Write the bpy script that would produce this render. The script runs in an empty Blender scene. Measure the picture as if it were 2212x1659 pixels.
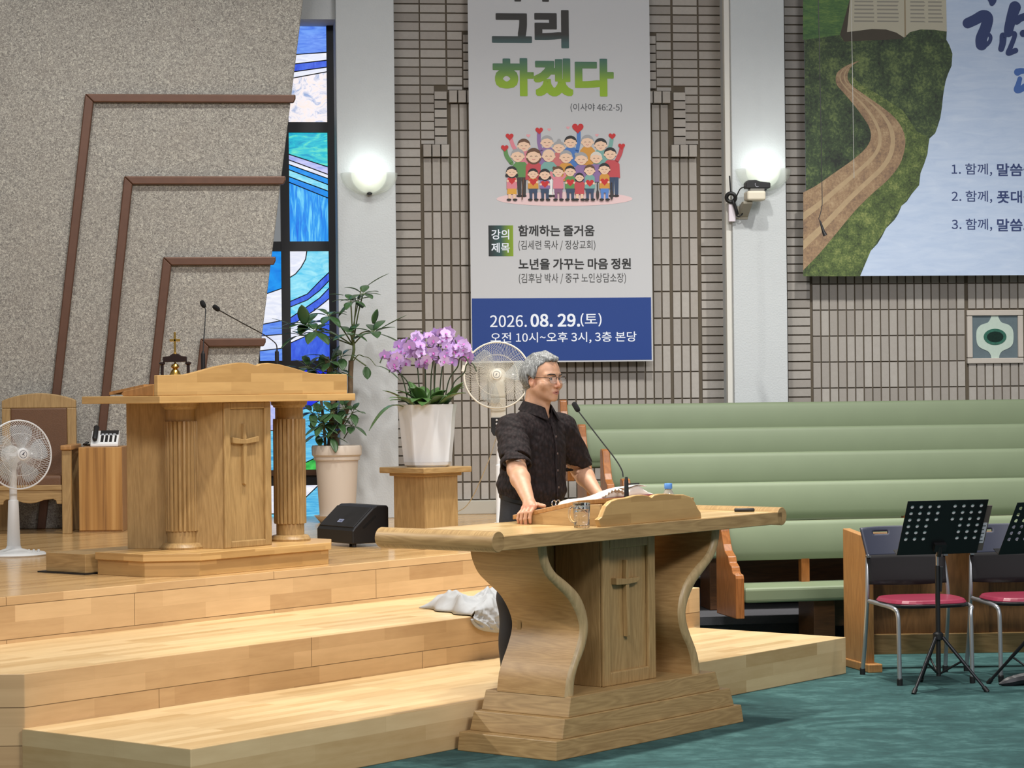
import bpy, math, random
import numpy as np
from mathutils import Vector, Matrix

# ------------------------------------------------------------------ camera, world, lights
SC = bpy.context.scene
COL = SC.collection
PI = math.pi
R = math.radians
cam_data = bpy.data.cameras.new('camera')
cam = bpy.data.objects.new('camera', cam_data)
COL.objects.link(cam)
cam_data.sensor_width = 36
cam_data.lens = 36 * 5200 / 2212
cam_data.clip_end = 200
cam.matrix_world = Matrix.Translation((0, 0, 1.70)) @ Matrix.Rotation(R(90 + 0.0937), 4, 'X') @ Matrix.Rotation(-0.011, 4, 'Z')
SC.camera = cam
SC.view_settings.view_transform = 'Standard'
SC.view_settings.look = 'None'
SC.view_settings.gamma = 1
SC.view_settings.use_curve_mapping = False
SC.view_settings.exposure = 0.0

world = bpy.data.worlds.new('world')
SC.world = world
world.use_nodes = True
world.node_tree.nodes['Background'].inputs[0].default_value = (0.93, 0.97, 1.0, 1)
world.node_tree.nodes['Background'].inputs[1].default_value = 0.24

def lamp(name, kind, loc, target, energy, color=(1, 1, 1), **kw):
    d = bpy.data.lights.new(name, kind)
    d.energy = energy
    d.color = color
    for k, v in kw.items():
        setattr(d, k, v)
    o = bpy.data.objects.new(name, d)
    COL.objects.link(o)
    o.location = loc
    o.rotation_euler = (Vector(target) - Vector(loc)).to_track_quat('-Z', 'Y').to_euler()
    return o

WARM = (1.0, 0.95, 0.87)
NEUT = (1.0, 0.975, 0.93)
COOL = (1.0, 0.975, 1.0)
# ceiling spots: one row over the steps, one row washing the back of the stage, unseen fill areas added over the nave to lift the fronts
for x, y in ((-1.05, 10.78), (0.0, 12.15), (1.4, 13.9)):
    lamp('step_spot', 'SPOT', (x, y, 7.2), (x - 0.12, y + 0.1, 0.3), 960, WARM, spot_size=R(66), spot_blend=0.7, shadow_soft_size=0.15)
for x, e in ((-3.6, 420), (-1.2, 450), (1.2, 800), (3.6, 1250)):
    lamp('wall_spot', 'SPOT', (x, 14.6, 7.2), (x, 17.2, 0.6), e, NEUT, spot_size=R(84), spot_blend=0.8, shadow_soft_size=0.12)
lamp('side_spot', 'SPOT', (-6.5, 12.6, 4.2), (0.15, 11.5, 0.75), 1100, WARM, spot_size=R(25), spot_blend=0.6, shadow_soft_size=0.1)
lamp('nave_fill', 'AREA', (-2.0, 3.2, 6.8), (0.0, 12.5, 0.8), 330, COOL, shape='RECTANGLE', size=3.0, size_y=1.5)
lamp('nave_fill', 'AREA', (4.5, 4.5, 6.8), (2.0, 14, 0.8), 480, COOL, shape='RECTANGLE', size=3.0, size_y=1.5)

# ------------------------------------------------------------------ frames of the place
def frame(o, ang):
    return Matrix.Translation(o) @ Matrix.Rotation(R(ang), 4, 'Z')
STAGE = frame((-1.352, 10.005, 0), 51.5)      # x along the stage front, y into the stage
WN = Vector((-math.sin(R(7)), math.cos(R(7)), 0))
BRICK = frame((0, 19.4, 0), 7)                # x along the back wall, y into the wall
PIER = frame(Vector((0, 19.4, 0)) - 0.40 * WN, 7)
BANNER = frame(Vector((0, 19.4, 0)) - 0.14 * WN, 7)
POSTER = frame(Vector((0, 19.4, 0)) - 0.20 * WN, 7)
GLASS = frame(Vector((0, 19.4, 0)) + 0.08 * WN, 7)
LEFTW = frame((-2.859, 17.991, 0), 7)
IDENT = Matrix.Identity(4)
DECK = 0.69                                    # height of the top stage floor

# ------------------------------------------------------------------ mesh helpers
class MB:
    def __init__(self):
        self.v = []; self.f = []; self.mi = []; self.m = 0
    def add(self, vs, fs):
        b = len(self.v)
        self.v += [tuple(p) for p in vs]
        for f in fs:
            self.f.append(tuple(b + i for i in f)); self.mi.append(self.m)
        return self
    def box(self, x0, x1, y0, y1, z0, z1, M=None):
        vs = [Vector((x, y, z)) for z in (z0, z1) for y in (y0, y1) for x in (x0, x1)]
        if M is not None: vs = [M @ p for p in vs]
        return self.add(vs, [(0, 2, 3, 1), (4, 5, 7, 6), (0, 1, 5, 4), (2, 6, 7, 3), (0, 4, 6, 2), (1, 3, 7, 5)])
    def prism(self, poly, a, b, plane='xz', taper=None):
        # polygon in a plane, extruded along the remaining axis from a to b
        def pt(p, d):
            return {'xz': (p[0], d, p[1]), 'xy': (p[0], p[1], d), 'yz': (d, p[0], p[1])}[plane]
        n = len(poly)
        area = sum(poly[i][0] * poly[(i + 1) % n][1] - poly[(i + 1) % n][0] * poly[i][1] for i in range(n))
        q = list(poly) if area > 0 else list(poly)[::-1]
        q2 = q if taper is None else [taper(p) for p in q]
        vs = [pt(p, a) for p in q] + [pt(p, b) for p in q2]
        flip = (plane != 'xz')
        if b < a: flip = not flip
        top = tuple(range(n, 2 * n)); bot = tuple(range(n))
        side = [(i, (i + 1) % n, n + (i + 1) % n, n + i) for i in range(n)]
        if flip: fs = [bot[::-1], top] + side
        else: fs = [bot, top[::-1]] + [s[::-1] for s in side]
        return self.add(vs, fs)
    def tube(self, pts, r, n=8, caps=True, flat=1.0):
        pts = [Vector(p) for p in pts]
        rs = r if isinstance(r, (list, tuple)) else [r] * len(pts)
        vs = []; ref = None
        for i, p in enumerate(pts):
            t = (pts[min(i + 1, len(pts) - 1)] - pts[max(i - 1, 0)]).normalized()
            if ref is None:
                ref = t.orthogonal().normalized()
                if abs(t.z) < 0.9: ref = t.cross(Vector((0, 0, 1))).normalized()
            ref = (ref - t * ref.dot(t)).normalized()
            bi = t.cross(ref)
            for k in range(n):
                a = 2 * PI * k / n
                vs.append(p + ref * (math.cos(a) * rs[i]) + bi * (math.sin(a) * rs[i] * flat))
        fs = []
        for i in range(len(pts) - 1):
            for k in range(n):
                k2 = (k + 1) % n
                fs.append((i * n + k, i * n + k2, (i + 1) * n + k2, (i + 1) * n + k))
        if caps:
            fs.append(tuple(range(n))[::-1]); fs.append(tuple((len(pts) - 1) * n + k for k in range(n)))
        return self.add(vs, fs)
    def ring(self, c, rad, r, axis=(0, 0, 1), n=48, m=6, a0=0, a1=2 * PI):
        ax = Vector(axis).normalized(); u = ax.orthogonal().normalized(); w = ax.cross(u); c = Vector(c)
        full = abs(a1 - a0) > 6.28
        N = n if full else n + 1
        vs = []
        for i in range(N):
            a = a0 + (a1 - a0) * i / n
            d = u * math.cos(a) + w * math.sin(a)
            for k in range(m):
                b = 2 * PI * k / m
                vs.append(c + d * (rad + r * math.cos(b)) + ax * (r * math.sin(b)))
        fs = []
        for i in range(n):
            j = (i + 1) % N
            for k in range(m):
                fs.append((i * m + k, j * m + k, j * m + (k + 1) % m, i * m + (k + 1) % m))
        return self.add(vs, fs)
    def lathe(self, prof, c=(0, 0, 0), n=32, M=None, rfun=None):
        vs = []
        for (rr, z) in prof:
            for k in range(n):
                a = 2 * PI * k / n
                q = rr * (rfun(a, z) if rfun else 1)
                vs.append(Vector((c[0] + q * math.cos(a), c[1] + q * math.sin(a), c[2] + z)))
        if M is not None: vs = [M @ p for p in vs]
        fs = []
        for i in range(len(prof) - 1):
            for k in range(n):
                fs.append((i * n + k, i * n + (k + 1) % n, (i + 1) * n + (k + 1) % n, (i + 1) * n + k))
        fs.append(tuple(range(n))[::-1]); fs.append(tuple((len(prof) - 1) * n + k for k in range(n)))
        return self.add(vs, fs)
    def grid(self, fn, nu, nv, closed_u=False):
        vs = [fn(i / nu, j / nv) for j in range(nv + 1) for i in range(nu + (0 if closed_u else 1))]
        W = nu + (0 if closed_u else 1)
        fs = []
        for j in range(nv):
            for i in range(nu):
                i2 = (i + 1) % W
                fs.append((j * W + i, j * W + i2, (j + 1) * W + i2, (j + 1) * W + i))
        return self.add(vs, fs)
    def poly(self, pts):
        return self.add(pts, [tuple(range(len(pts)))])
    def build(self, name, mats, parent=None, M=None, smooth=None, bevel=0, seg=2, sub=0, solid=0):
        me = bpy.data.meshes.new(name)
        me.from_pydata(self.v, [], self.f)
        mats = mats if isinstance(mats, (list, tuple)) else [mats]
        for m in mats: me.materials.append(m)
        if len(mats) > 1: me.polygons.foreach_set('material_index', self.mi)
        if smooth is not None:
            me.polygons.foreach_set('use_smooth', [True] * len(me.polygons))
            if smooth < 180: me.set_sharp_from_angle(angle=R(smooth))
        me.update()
        o = bpy.data.objects.new(name, me)
        COL.objects.link(o)
        if parent is not None: o.parent = parent
        if M is not None: o.matrix_basis = M
        if solid:
            md = o.modifiers.new('thickness', 'SOLIDIFY'); md.thickness = solid; md.offset = 0
        if bevel:
            md = o.modifiers.new('bevel', 'BEVEL'); md.width = bevel; md.segments = seg; md.limit_method = 'ANGLE'; md.angle_limit = R(40)
        if sub:
            md = o.modifiers.new('sub', 'SUBSURF'); md.levels = sub; md.render_levels = sub
        return o

def tag(o, label, cat, group=None, kind=None):
    if label: o['label'] = label
    if cat: o['category'] = cat
    if group: o['group'] = group
    if kind: o['kind'] = kind
    return o
def struct(o, label=None, cat=None):
    o['kind'] = 'structure'
    if label: o['label'] = label
    if cat: o['category'] = cat
    return o
def thing(name, label, cat, M, group=None):
    o = bpy.data.objects.new(name, None)
    o.empty_display_size = 0.1
    COL.objects.link(o)
    o.matrix_basis = M
    return tag(o, label, cat, group)
def at(M, x, y, z, rz=0):
    return M @ Matrix.Translation((x, y, z)) @ Matrix.Rotation(R(rz), 4, 'Z')
def copy_tree(root, M, label):
    # a copy of a thing with copies of its parts and sub-parts
    r = root.copy(); COL.objects.link(r); r.matrix_basis = M; r['label'] = label
    for ch in list(root.children):
        c = ch.copy(); COL.objects.link(c); c.parent = r
        for g in list(ch.children):
            d = g.copy(); COL.objects.link(d); d.parent = c
    return r
def spline(pts, n=8):
    # Catmull-Rom through the points
    P = [Vector(p) for p in pts]; out = []
    P = [2 * P[0] - P[1]] + P + [2 * P[-1] - P[-2]]
    for i in range(1, len(P) - 2):
        for k in range(n):
            t = k / n
            out.append(0.5 * ((2 * P[i]) + (P[i + 1] - P[i - 1]) * t + (2 * P[i - 1] - 5 * P[i] + 4 * P[i + 1] - P[i + 2]) * t * t + (3 * P[i] - P[i - 1] - 3 * P[i + 1] + P[i + 2]) * t ** 3))
    out.append(P[-2])
    return out

# ------------------------------------------------------------------ materials
def srgb(r, g, b):
    f = lambda c: (c / 255 / 12.92) if c <= 10 else ((c / 255 + 0.055) / 1.055) ** 2.4
    return (f(r), f(g), f(b), 1)
class NT:
    def __init__(self, name):
        self.mat = bpy.data.materials.new(name); self.mat.use_nodes = True
        self.t = self.mat.node_tree; self.b = self.t.nodes['Principled BSDF']
    def n(self, kind, **kw):
        x = self.t.nodes.new(kind)
        for k, v in kw.items():
            if k in x.inputs: x.inputs[k].default_value = v
            else: setattr(x, k, v)
        return x
    def l(self, a, b): self.t.links.new(a, b)
    def coord(self, kind='Object', scale=(1, 1, 1), rot=(0, 0, 0), loc=(0, 0, 0)):
        c = self.n('ShaderNodeTexCoord'); m = self.n('ShaderNodeMapping')
        m.inputs['Scale'].default_value = scale; m.inputs['Rotation'].default_value = rot; m.inputs['Location'].default_value = loc
        self.l(c.outputs[kind], m.inputs['Vector']); return m.outputs[0]
    def noise(self, vec, scale, detail=3, rough=0.55, dist=0):
        x = self.n('ShaderNodeTexNoise'); x.inputs['Scale'].default_value = scale; x.inputs['Detail'].default_value = detail
        x.inputs['Roughness'].default_value = rough; x.inputs['Distortion'].default_value = dist
        if vec is not None: self.l(vec, x.inputs['Vector'])
        return x.outputs['Fac']
    def ramp(self, fac, stops, interp='LINEAR'):
        x = self.n('ShaderNodeValToRGB'); x.color_ramp.interpolation = interp
        e = x.color_ramp.elements
        while len(e) < len(stops): e.new(0.5)
        for i, (p, c) in enumerate(stops): e[i].position = p; e[i].color = c
        self.l(fac, x.inputs[0]); return x.outputs[0]
    def mix(self, fac, a, b, blend='MIX'):
        x = self.n('ShaderNodeMix', data_type='RGBA', blend_type=blend)
        for s, v in ((0, fac), (6, a), (7, b)):
            if hasattr(v, 'links'): self.l(v, x.inputs[s])
            else: x.inputs[s].default_value = v
        return x.outputs[2]
    def math(self, op, a, b=0.0):
        x = self.n('ShaderNodeMath', operation=op)
        for s, v in ((0, a), (1, b)):
            if hasattr(v, 'links'): self.l(v, x.inputs[s])
            else: x.inputs[s].default_value = v
        return x.outputs[0]
    def bump(self, h, strength=0.3, dist=0.01):
        x = self.n('ShaderNodeBump'); x.inputs['Strength'].default_value = strength; x.inputs['Distance'].default_value = dist
        self.l(h, x.inputs['Height']); self.l(x.outputs[0], self.b.inputs['Normal'])
    def col(self, c):
        if hasattr(c, 'links'): self.l(c, self.b.inputs['Base Color'])
        else: self.b.inputs['Base Color'].default_value = c
    def set(self, **kw):
        for k, v in kw.items(): self.b.inputs[k.replace('_', ' ')].default_value = v
        return self
def plain(name, c, rough=0.5, metal=0.0, var=0.0, scale=30, bump=0, bscale=200, **kw):
    N = NT(name); N.set(Roughness=rough, Metallic=metal, **kw)
    v = N.coord()
    if var:
        f = N.noise(v, scale)
        N.col(N.mix(f, tuple(x * (1 - var) for x in c[:3]) + (1,), tuple(min(1, x * (1 + var)) for x in c[:3]) + (1,)))
    else: N.col(c)
    if bump: N.bump(N.noise(v, bscale, 2), bump, 0.004)
    return N.mat
def wood(name, dark, light, axis='z', scale=1.0, rough=0.42, contrast=1.0):
    # veneer: long grain along one axis, flame figure across it
    N = NT(name); N.set(Roughness=rough)
    s = {'x': (0.55, 5, 5), 'y': (5, 0.55, 5), 'z': (5, 5, 0.55)}[axis]
    v = N.coord(scale=tuple(q * scale for q in s))
    big = N.noise(v, 1.6, 2, 0.5, 0.3)
    band = N.math('FRACT', N.math('MULTIPLY', big, 13.0))
    band = N.math('ABSOLUTE', N.math('SUBTRACT', band, 0.5))
    v2 = N.coord(scale=tuple(q * scale * 9 for q in s))
    fine = N.noise(v2, 3.0, 3, 0.6)
    f = N.math('ADD', N.math('MULTIPLY', band, 0.42 * contrast), N.math('ADD', N.math('MULTIPLY', fine, 0.55), 0.1))
    N.col(N.ramp(f, [(0.12, dark), (0.75, light)]))
    N.bump(fine, 0.06, 0.002)
    return N.mat
def wood_h(name, dark, light, rough=0.42, contrast=1.0):
    # veneer with the grain running level on every face
    N = NT(name); N.set(Roughness=rough)
    tc = N.n('ShaderNodeTexCoord'); sp = N.n('ShaderNodeSeparateXYZ'); N.l(tc.outputs['Object'], sp.inputs[0])
    sn = N.n('ShaderNodeSeparateXYZ'); N.l(tc.outputs['Normal'], sn.inputs[0])
    flat = N.math('GREATER_THAN', N.math('ABSOLUTE', sn.outputs[2]), 0.6)
    inv = N.math('SUBTRACT', 1.0, flat)
    u = N.math('ADD', sp.outputs[0], N.math('MULTIPLY', sp.outputs[1], inv))
    w = N.math('ADD', N.math('MULTIPLY', sp.outputs[1], flat), N.math('MULTIPLY', sp.outputs[2], inv))
    cb = N.n('ShaderNodeCombineXYZ'); N.l(N.math('MULTIPLY', u, 0.7), cb.inputs[0]); N.l(N.math('MULTIPLY', w, 7.0), cb.inputs[1])
    big = N.noise(cb.outputs[0], 1.5, 2, 0.5, 0.25)
    band = N.math('ABSOLUTE', N.math('SUBTRACT', N.math('FRACT', N.math('MULTIPLY', big, 13.0)), 0.5))
    c2 = N.n('ShaderNodeCombineXYZ'); N.l(N.math('MULTIPLY', u, 6.0), c2.inputs[0]); N.l(N.math('MULTIPLY', w, 90.0), c2.inputs[1])
    fine = N.noise(c2.outputs[0], 1.5, 3, 0.6)
    f = N.math('ADD', N.math('MULTIPLY', band, 0.45 * contrast), N.math('ADD', N.math('MULTIPLY', fine, 0.5), 0.1))
    N.col(N.ramp(f, [(0.15, dark), (0.72, light)]))
    N.bump(fine, 0.05, 0.002)
    return N.mat
def planks(name, dark, light, bw=0.55, bh=0.085, rough=0.3, seam=None, row=0.0):
    # laminated strips; horizontal faces run in x/y, upright faces in (x+y)/z
    N = NT(name); N.set(Roughness=rough)
    tc = N.n('ShaderNodeTexCoord'); sp = N.n('ShaderNodeSeparateXYZ'); N.l(tc.outputs['Object'], sp.inputs[0])
    sn = N.n('ShaderNodeSeparateXYZ'); N.l(tc.outputs['Normal'], sn.inputs[0])
    flat = N.math('GREATER_THAN', N.math('ABSOLUTE', sn.outputs[2]), 0.5)
    inv = N.math('SUBTRACT', 1.0, flat)
    u = N.math('ADD', sp.outputs[0], N.math('MULTIPLY', sp.outputs[1], inv))
    w = N.math('ADD', N.math('MULTIPLY', sp.outputs[1], flat), N.math('MULTIPLY', sp.outputs[2], inv))
    w = N.math('ADD', w, row)
    cb = N.n('ShaderNodeCombineXYZ'); N.l(u, cb.inputs[0]); N.l(w, cb.inputs[1])
    br = N.n('ShaderNodeTexBrick'); br.offset = 0.37; br.inputs['Scale'].default_value = 1
    br.inputs['Brick Width'].default_value = bw; br.inputs['Row Height'].default_value = bh
    br.inputs['Mortar Size'].default_value = 0.0006; br.inputs['Mortar Smooth'].default_value = 0.3
    br.inputs['Color1'].default_value = (0, 0, 0, 1); br.inputs['Color2'].default_value = (1, 1, 1, 1); br.inputs['Mortar'].default_value = (0.25, 0.25, 0.25, 1)
    N.l(cb.outputs[0], br.inputs['Vector'])
    mp = N.n('ShaderNodeMapping'); mp.inputs['Scale'].default_value = (2.2, 30, 1); N.l(cb.outputs[0], mp.inputs['Vector'])
    g = N.noise(mp.outputs[0], 1.0, 4, 0.6, 0.5)
    mp2 = N.n('ShaderNodeMapping'); mp2.inputs['Scale'].default_value = (2.0, 7, 1); N.l(cb.outputs[0], mp2.inputs['Vector'])
    blot = N.noise(mp2.outputs[0], 2.5, 3, 0.6, 0.3)
    f = N.math('ADD', N.math('MULTIPLY', N.math('POWER', br.outputs['Color'], 0.7), 0.50), N.math('ADD', N.math('MULTIPLY', g, 0.36), N.math('MULTIPLY', blot, 0.3)))
    c = N.ramp(f, [(0.2, dark), (0.55, tuple((a + b) / 2 for a, b in zip(dark, light))), (0.95, light)])
    if seam:
        b2 = N.n('ShaderNodeTexBrick'); b2.offset = 0.45; b2.inputs['Scale'].default_value = 1
        b2.inputs['Brick Width'].default_value = seam[0]; b2.inputs['Row Height'].default_value = seam[1]
        b2.inputs['Mortar Size'].default_value = 0.0022; b2.inputs['Mortar Smooth'].default_value = 0.2
        N.l(cb.outputs[0], b2.inputs['Vector'])
        c = N.mix(b2.outputs['Fac'], c, tuple(0.45 * x for x in dark[:3]) + (1,))
    N.col(c)
    return N.mat

# ------------------------------------------------------------------ palette
M = {}
M['carpet'] = (lambda N: (N.set(Roughness=0.95), N.col(N.ramp(N.math('ADD', N.math('MULTIPLY', N.noise(N.coord(scale=(1, 1.6, 1), rot=(0, 0, 0.6)), 1.6, 5, 0.7, 1.2), 0.6), N.math('MULTIPLY', N.noise(N.coord(scale=(1, 1, 1)), 9, 4, 0.7, 0.4), 0.4)), [(0.34, srgb(24, 60, 60)), (0.5, srgb(40, 80, 79)), (0.62, srgb(66, 106, 104))])), N.bump(N.noise(N.coord(), 420, 2), 0.5, 0.004), N.mat)[-1])(NT('green carpet'))
M['tread'] = planks('pale maple flooring', srgb(182, 148, 98), srgb(226, 200, 154), 0.75, 0.07, 0.33)
M['riser'] = planks('maple riser boards', srgb(168, 132, 90), srgb(216, 182, 136), 0.5, 0.085, 0.38, seam=(1.9, 0.17), row=0.035)
M['oak'] = wood('oak veneer', srgb(136, 106, 64), srgb(182, 150, 100), 'z')
M['oak_x'] = wood_h('oak veneer lengthwise', srgb(136, 106, 64), srgb(186, 154, 104))
M['oak_y'] = wood('bounce-lit crosswise oak', srgb(148, 112, 66), srgb(192, 156, 104), 'y')  # same oak made lighter: warm bounce light put into the colour
M['oak_pale'] = planks('laminated oak boards', srgb(160, 122, 70), srgb(210, 171, 112), 0.42, 0.05, 0.38)
M['oak_red'] = wood('reddish oak', srgb(144, 100, 56), srgb(190, 142, 86), 'z')
M['pew_wood'] = wood('polished orange brown pew wood', srgb(112, 66, 30), srgb(166, 106, 56), 'z', 1.0, 0.25)
M['dark_wood'] = wood('dark brown wood', srgb(58, 36, 20), srgb(104, 68, 38), 'x', 1.0, 0.4)
M['screen_wood'] = wood('brown screen wood', srgb(92, 62, 30), srgb(140, 100, 56), 'z', 1.0, 0.4)
M['black'] = plain('black plastic', srgb(18, 18, 19), 0.5)
M['black_metal'] = plain('black metal', srgb(14, 14, 15), 0.42)
M['white_plastic'] = plain('white plastic', srgb(232, 232, 230), 0.4)
M['chrome'] = plain('chrome', srgb(200, 200, 205), 0.22, 1.0)
M['brass'] = plain('brass', srgb(206, 164, 84), 0.25, 1.0)
M['white_paint'] = plain('white painted plaster', srgb(190, 194, 195), 0.75, var=0.03, scale=9, bump=0.6, bscale=70)
M['cream'] = plain('cream plastic', srgb(216, 208, 188), 0.5)
M['leather_green'] = plain('sage green vinyl', srgb(115, 128, 99), 0.55, var=0.06, scale=5, bump=0.1, bscale=500)

def plaster():
    # grey plaster with pale straw flecks
    N = NT('flecked grey plaster'); N.set(Roughness=0.9)
    v = N.coord()
    a = N.noise(v, 62, 4, 0.7, 1.6)
    b = N.noise(v, 3.5, 3)
    c = N.ramp(a, [(0.36, srgb(104, 102, 98)), (0.5, srgb(152, 149, 142)), (0.64, srgb(206, 203, 190))])
    N.col(N.mix(N.math('MULTIPLY', b, 0.4), c, srgb(150, 140, 128)))
    N.bump(a, 0.6, 0.006)
    return N.mat
M['plaster'] = plaster()
M['copper'] = plain('brown copper trim', srgb(92, 62, 45), 0.42, 0.3, var=0.2, scale=14)
def brickmat():
    N = NT('grey clay brick'); N.set(Roughness=0.85)
    g = N.n('ShaderNodeNewGeometry')
    c = N.ramp(g.outputs['Random Per Island'], [(0, srgb(150, 144, 137)), (0.5, srgb(166, 160, 153)), (1, srgb(180, 175, 168))])
    n = N.noise(N.coord(), 26, 4, 0.65)
    N.col(N.mix(N.math('MULTIPLY', n, 0.5), c, srgb(140, 132, 122)))
    N.bump(N.noise(N.coord(), 160, 3), 0.3, 0.003)
    return N.mat
M['brick'] = brickmat()
M['mortar'] = plain('brown mortar', srgb(92, 83, 70), 0.95, var=0.1, scale=40)

# ------------------------------------------------------------------ floor and stage
b = MB(); b.box(-9, 9, -2, 23, -0.1, 0)
struct(b.build('floor', M['carpet']), 'green carpeted hall floor in front of the stage', 'floor')
TH1, TH2 = 0.214, 0.455
def tier(name, poly, z0, z1, label):
    b = MB(); b.m = 0
    n = len(poly)
    b.prism(poly, z0, z1, 'xy')
    for i, f in enumerate(b.f):
        if len(f) == n: b.mi[i] = 1
    o = b.build(name, [M['riser'], M['tread']], None, STAGE, bevel=0.004)
    return struct(o, label, 'stage step')
# left end of the middle step swings round towards the hall side wall
mid_left = (0.02 - 0.6225 * 4, 1.072 + 0.7826 * 4)
tier('stage_step', [(0, 0), (5.297, 0), (5.297, 1.07), (0.0, 1.07)], 0, TH1, 'lowest maple step, ending at the black chairs')
tier('stage_step', [(0.02, 1.072), (5.36, 1.072), (5.36, 3.2), (0.3, 3.2), mid_left], 0, TH2, 'middle maple step with grey cloth on its edge')
# top floor reaches the walls
def to_stage(p):
    q = STAGE.inverted() @ Vector((p[0], p[1], 0)); return (q.x, q.y)
top_poly = [(-2.4, 2.14), (4.85, 2.14), to_stage((0.30, 15.55)), to_stage((0.34, 19.75)), to_stage((-9, 18.6)), to_stage((-9, 13.0))]
M['tread'] = planks('varnished stage flooring', srgb(168, 130, 82), srgb(210, 174, 122), 0.9, 0.075, 0.2)
tier('stage_floor', top_poly, 0, DECK, 'top maple stage floor carrying the tall pulpit')

# ------------------------------------------------------------------ left flecked wall with its copper angles
b = MB()
edge = lambda z: 0.80 + 0.1328 * (z - 0.69)
b.prism([(-4.5, DECK), (edge(DECK), DECK), (edge(6.2), 6.2), (-4.5, 6.2)], 0, 0.28)
struct(b.build('wall_left', M['plaster'], None, LEFTW, bevel=0.012), 'flecked grey plaster wall with leaning right edge', 'wall')
b = MB(); b.box(-9, -4.4, 0, 0.3, DECK, 6.2); 
for i, (s, z, sb, zb) in enumerate(((-0.302, 3.924, -0.571, 1.679), (-0.022, 3.311, -0.234, 1.437), (0.259, 2.706, 0.147, 1.773), (0.53, 2.095, 0.50, 1.85))):
    k = (s - sb) / (z - zb); wd = 0.062
    x = lambda zz: s + k * (zz - z)
    b = MB()
    b.prism([(s, z), (edge(z) + 0.03, z), (edge(z) + 0.03, z - wd * 0.5), (edge(z) + 0.015, z - wd), (s + wd, z - wd)], -0.045, 0.0)
    b.prism([(s, z), (s + wd, z - wd), (x(DECK) + wd, DECK), (x(DECK), DECK)], -0.045, 0.0)
    o = b.build('trim_%d' % (i + 1), M['copper'], None, LEFTW, bevel=0.008)
    struct(o, ['tallest brown angle trim on the flecked wall', 'second tallest brown angle trim on the flecked wall', 'third brown angle trim on the flecked wall, behind the pulpit bell', 'smallest brown angle trim, just above the tall pulpit'][i], 'trim')

# ------------------------------------------------------------------ white piers, lintel, window
sL, sR = (-1.409,3.4822)[0], (-0.9519,3.4824)[0]
sLb = (-1.4069,3.5276)[0]
b = MB(); b.prism([(sL, 0), (sR, 0), (sR, 0.42), (sR, 0.55), (sLb, 0.48)], DECK, 6.2, 'xy')
struct(b.build('pillar', M['white_paint'], None, PIER, bevel=0.006), 'white plaster pillar between stained window and brickwork', 'pillar')
sL2, sR2 = (1.7397,2.56)[0], (2.1777,2.5576)[0]
b = MB(); b.prism([(sL2, 0), (sR2, 0), (sR2, 0.42), (sL2, 0.42)], 0, 6.2, 'xy')
struct(b.build('pillar', M['white_paint'], None, PIER, bevel=0.006), 'white plaster pillar behind the green pews with camera', 'pillar')
zh = (-1.5338,4.6148)[1]; zg = (-1.5135,4.6148)[1]
b = MB(); b.prism([(0.10, zh), (0.10, 6.2), (0.62, 6.2), (0.62, zg), (0.48, zg)], sL - 1.5, sL + 0.02, 'yz')
struct(b.build('wall_lintel', M['white_paint'], None, PIER), 'plaster lintel over the stained glass window', 'wall')

GM = {}
def glass(name, c1, c2, scale=(3, 3, 20), strength=1.0, nscale=2.0, mid=None, dist=1.0):
    # daylight glows through the coloured glass
    N = NT(name); v = N.coord(scale=scale)
    f = N.noise(v, nscale, 4, 0.6, dist)
    st = [(0.3, c1), (0.7, c2)] if mid is None else [(0.3, c1), (0.5, mid), (0.7, c2)]
    c = N.ramp(f, st)
    N.l(c, N.b.inputs['Emission Color']); N.b.inputs['Emission Strength'].default_value = strength
    N.col(srgb(30, 40, 60)); N.set(Roughness=0.2)
    return N.mat
G_ = {
    'blue': glass('blue streaked glass', srgb(64, 110, 226), srgb(122, 168, 250), (3, 3, 14)),
    'white': glass('white glass', srgb(214, 220, 242), srgb(252, 252, 255), (3, 3, 10)),
    'marble': glass('marbled cream glass', srgb(150, 172, 214), srgb(255, 236, 226), (4, 4, 6), 1.0, 2.0, srgb(246, 240, 244), 2.5),
    'teal': glass('teal glass', srgb(20, 150, 196), srgb(120, 236, 196), (3, 3, 9), 1.0, 2.2, srgb(40, 196, 214), 1.5),
    'lilac': glass('lilac glass', srgb(140, 160, 232), srgb(214, 212, 250), (3, 3, 9)),
    'azure': glass('azure glass', srgb(8, 120, 224), srgb(30, 160, 246), (3, 3, 6)),
    'streak': glass('blue streaks glass', srgb(14, 92, 220), srgb(130, 226, 250), (16, 3, 1.6), 1.0, 2.0, srgb(34, 152, 240), 0.8),
    'cyan': glass('cyan glass', srgb(72, 196, 236), srgb(170, 238, 250), (3, 3, 7), 1.0, 2.0, None, 1.5),
    'royal': glass('royal blue glass', srgb(34, 64, 206), srgb(78, 118, 236), (8, 3, 3)),
    'wave': glass('rippled aqua glass', srgb(30, 150, 214), srgb(132, 220, 246), (2, 3, 22), 1.0, 2.2, None, 1.2),
    'green': glass('green glass', srgb(20, 130, 50), srgb(80, 210, 90), (6, 3, 6)),
    'deep': glass('deep ultramarine glass', srgb(10, 20, 200), srgb(40, 60, 240), (6, 3, 6)),
}
M['lead'] = plain('black window metal', srgb(16, 16, 20), 0.5)
win = struct(thing('window_1', 'tall stained glass window in blues beside white pillar', 'window', GLASS))
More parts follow.
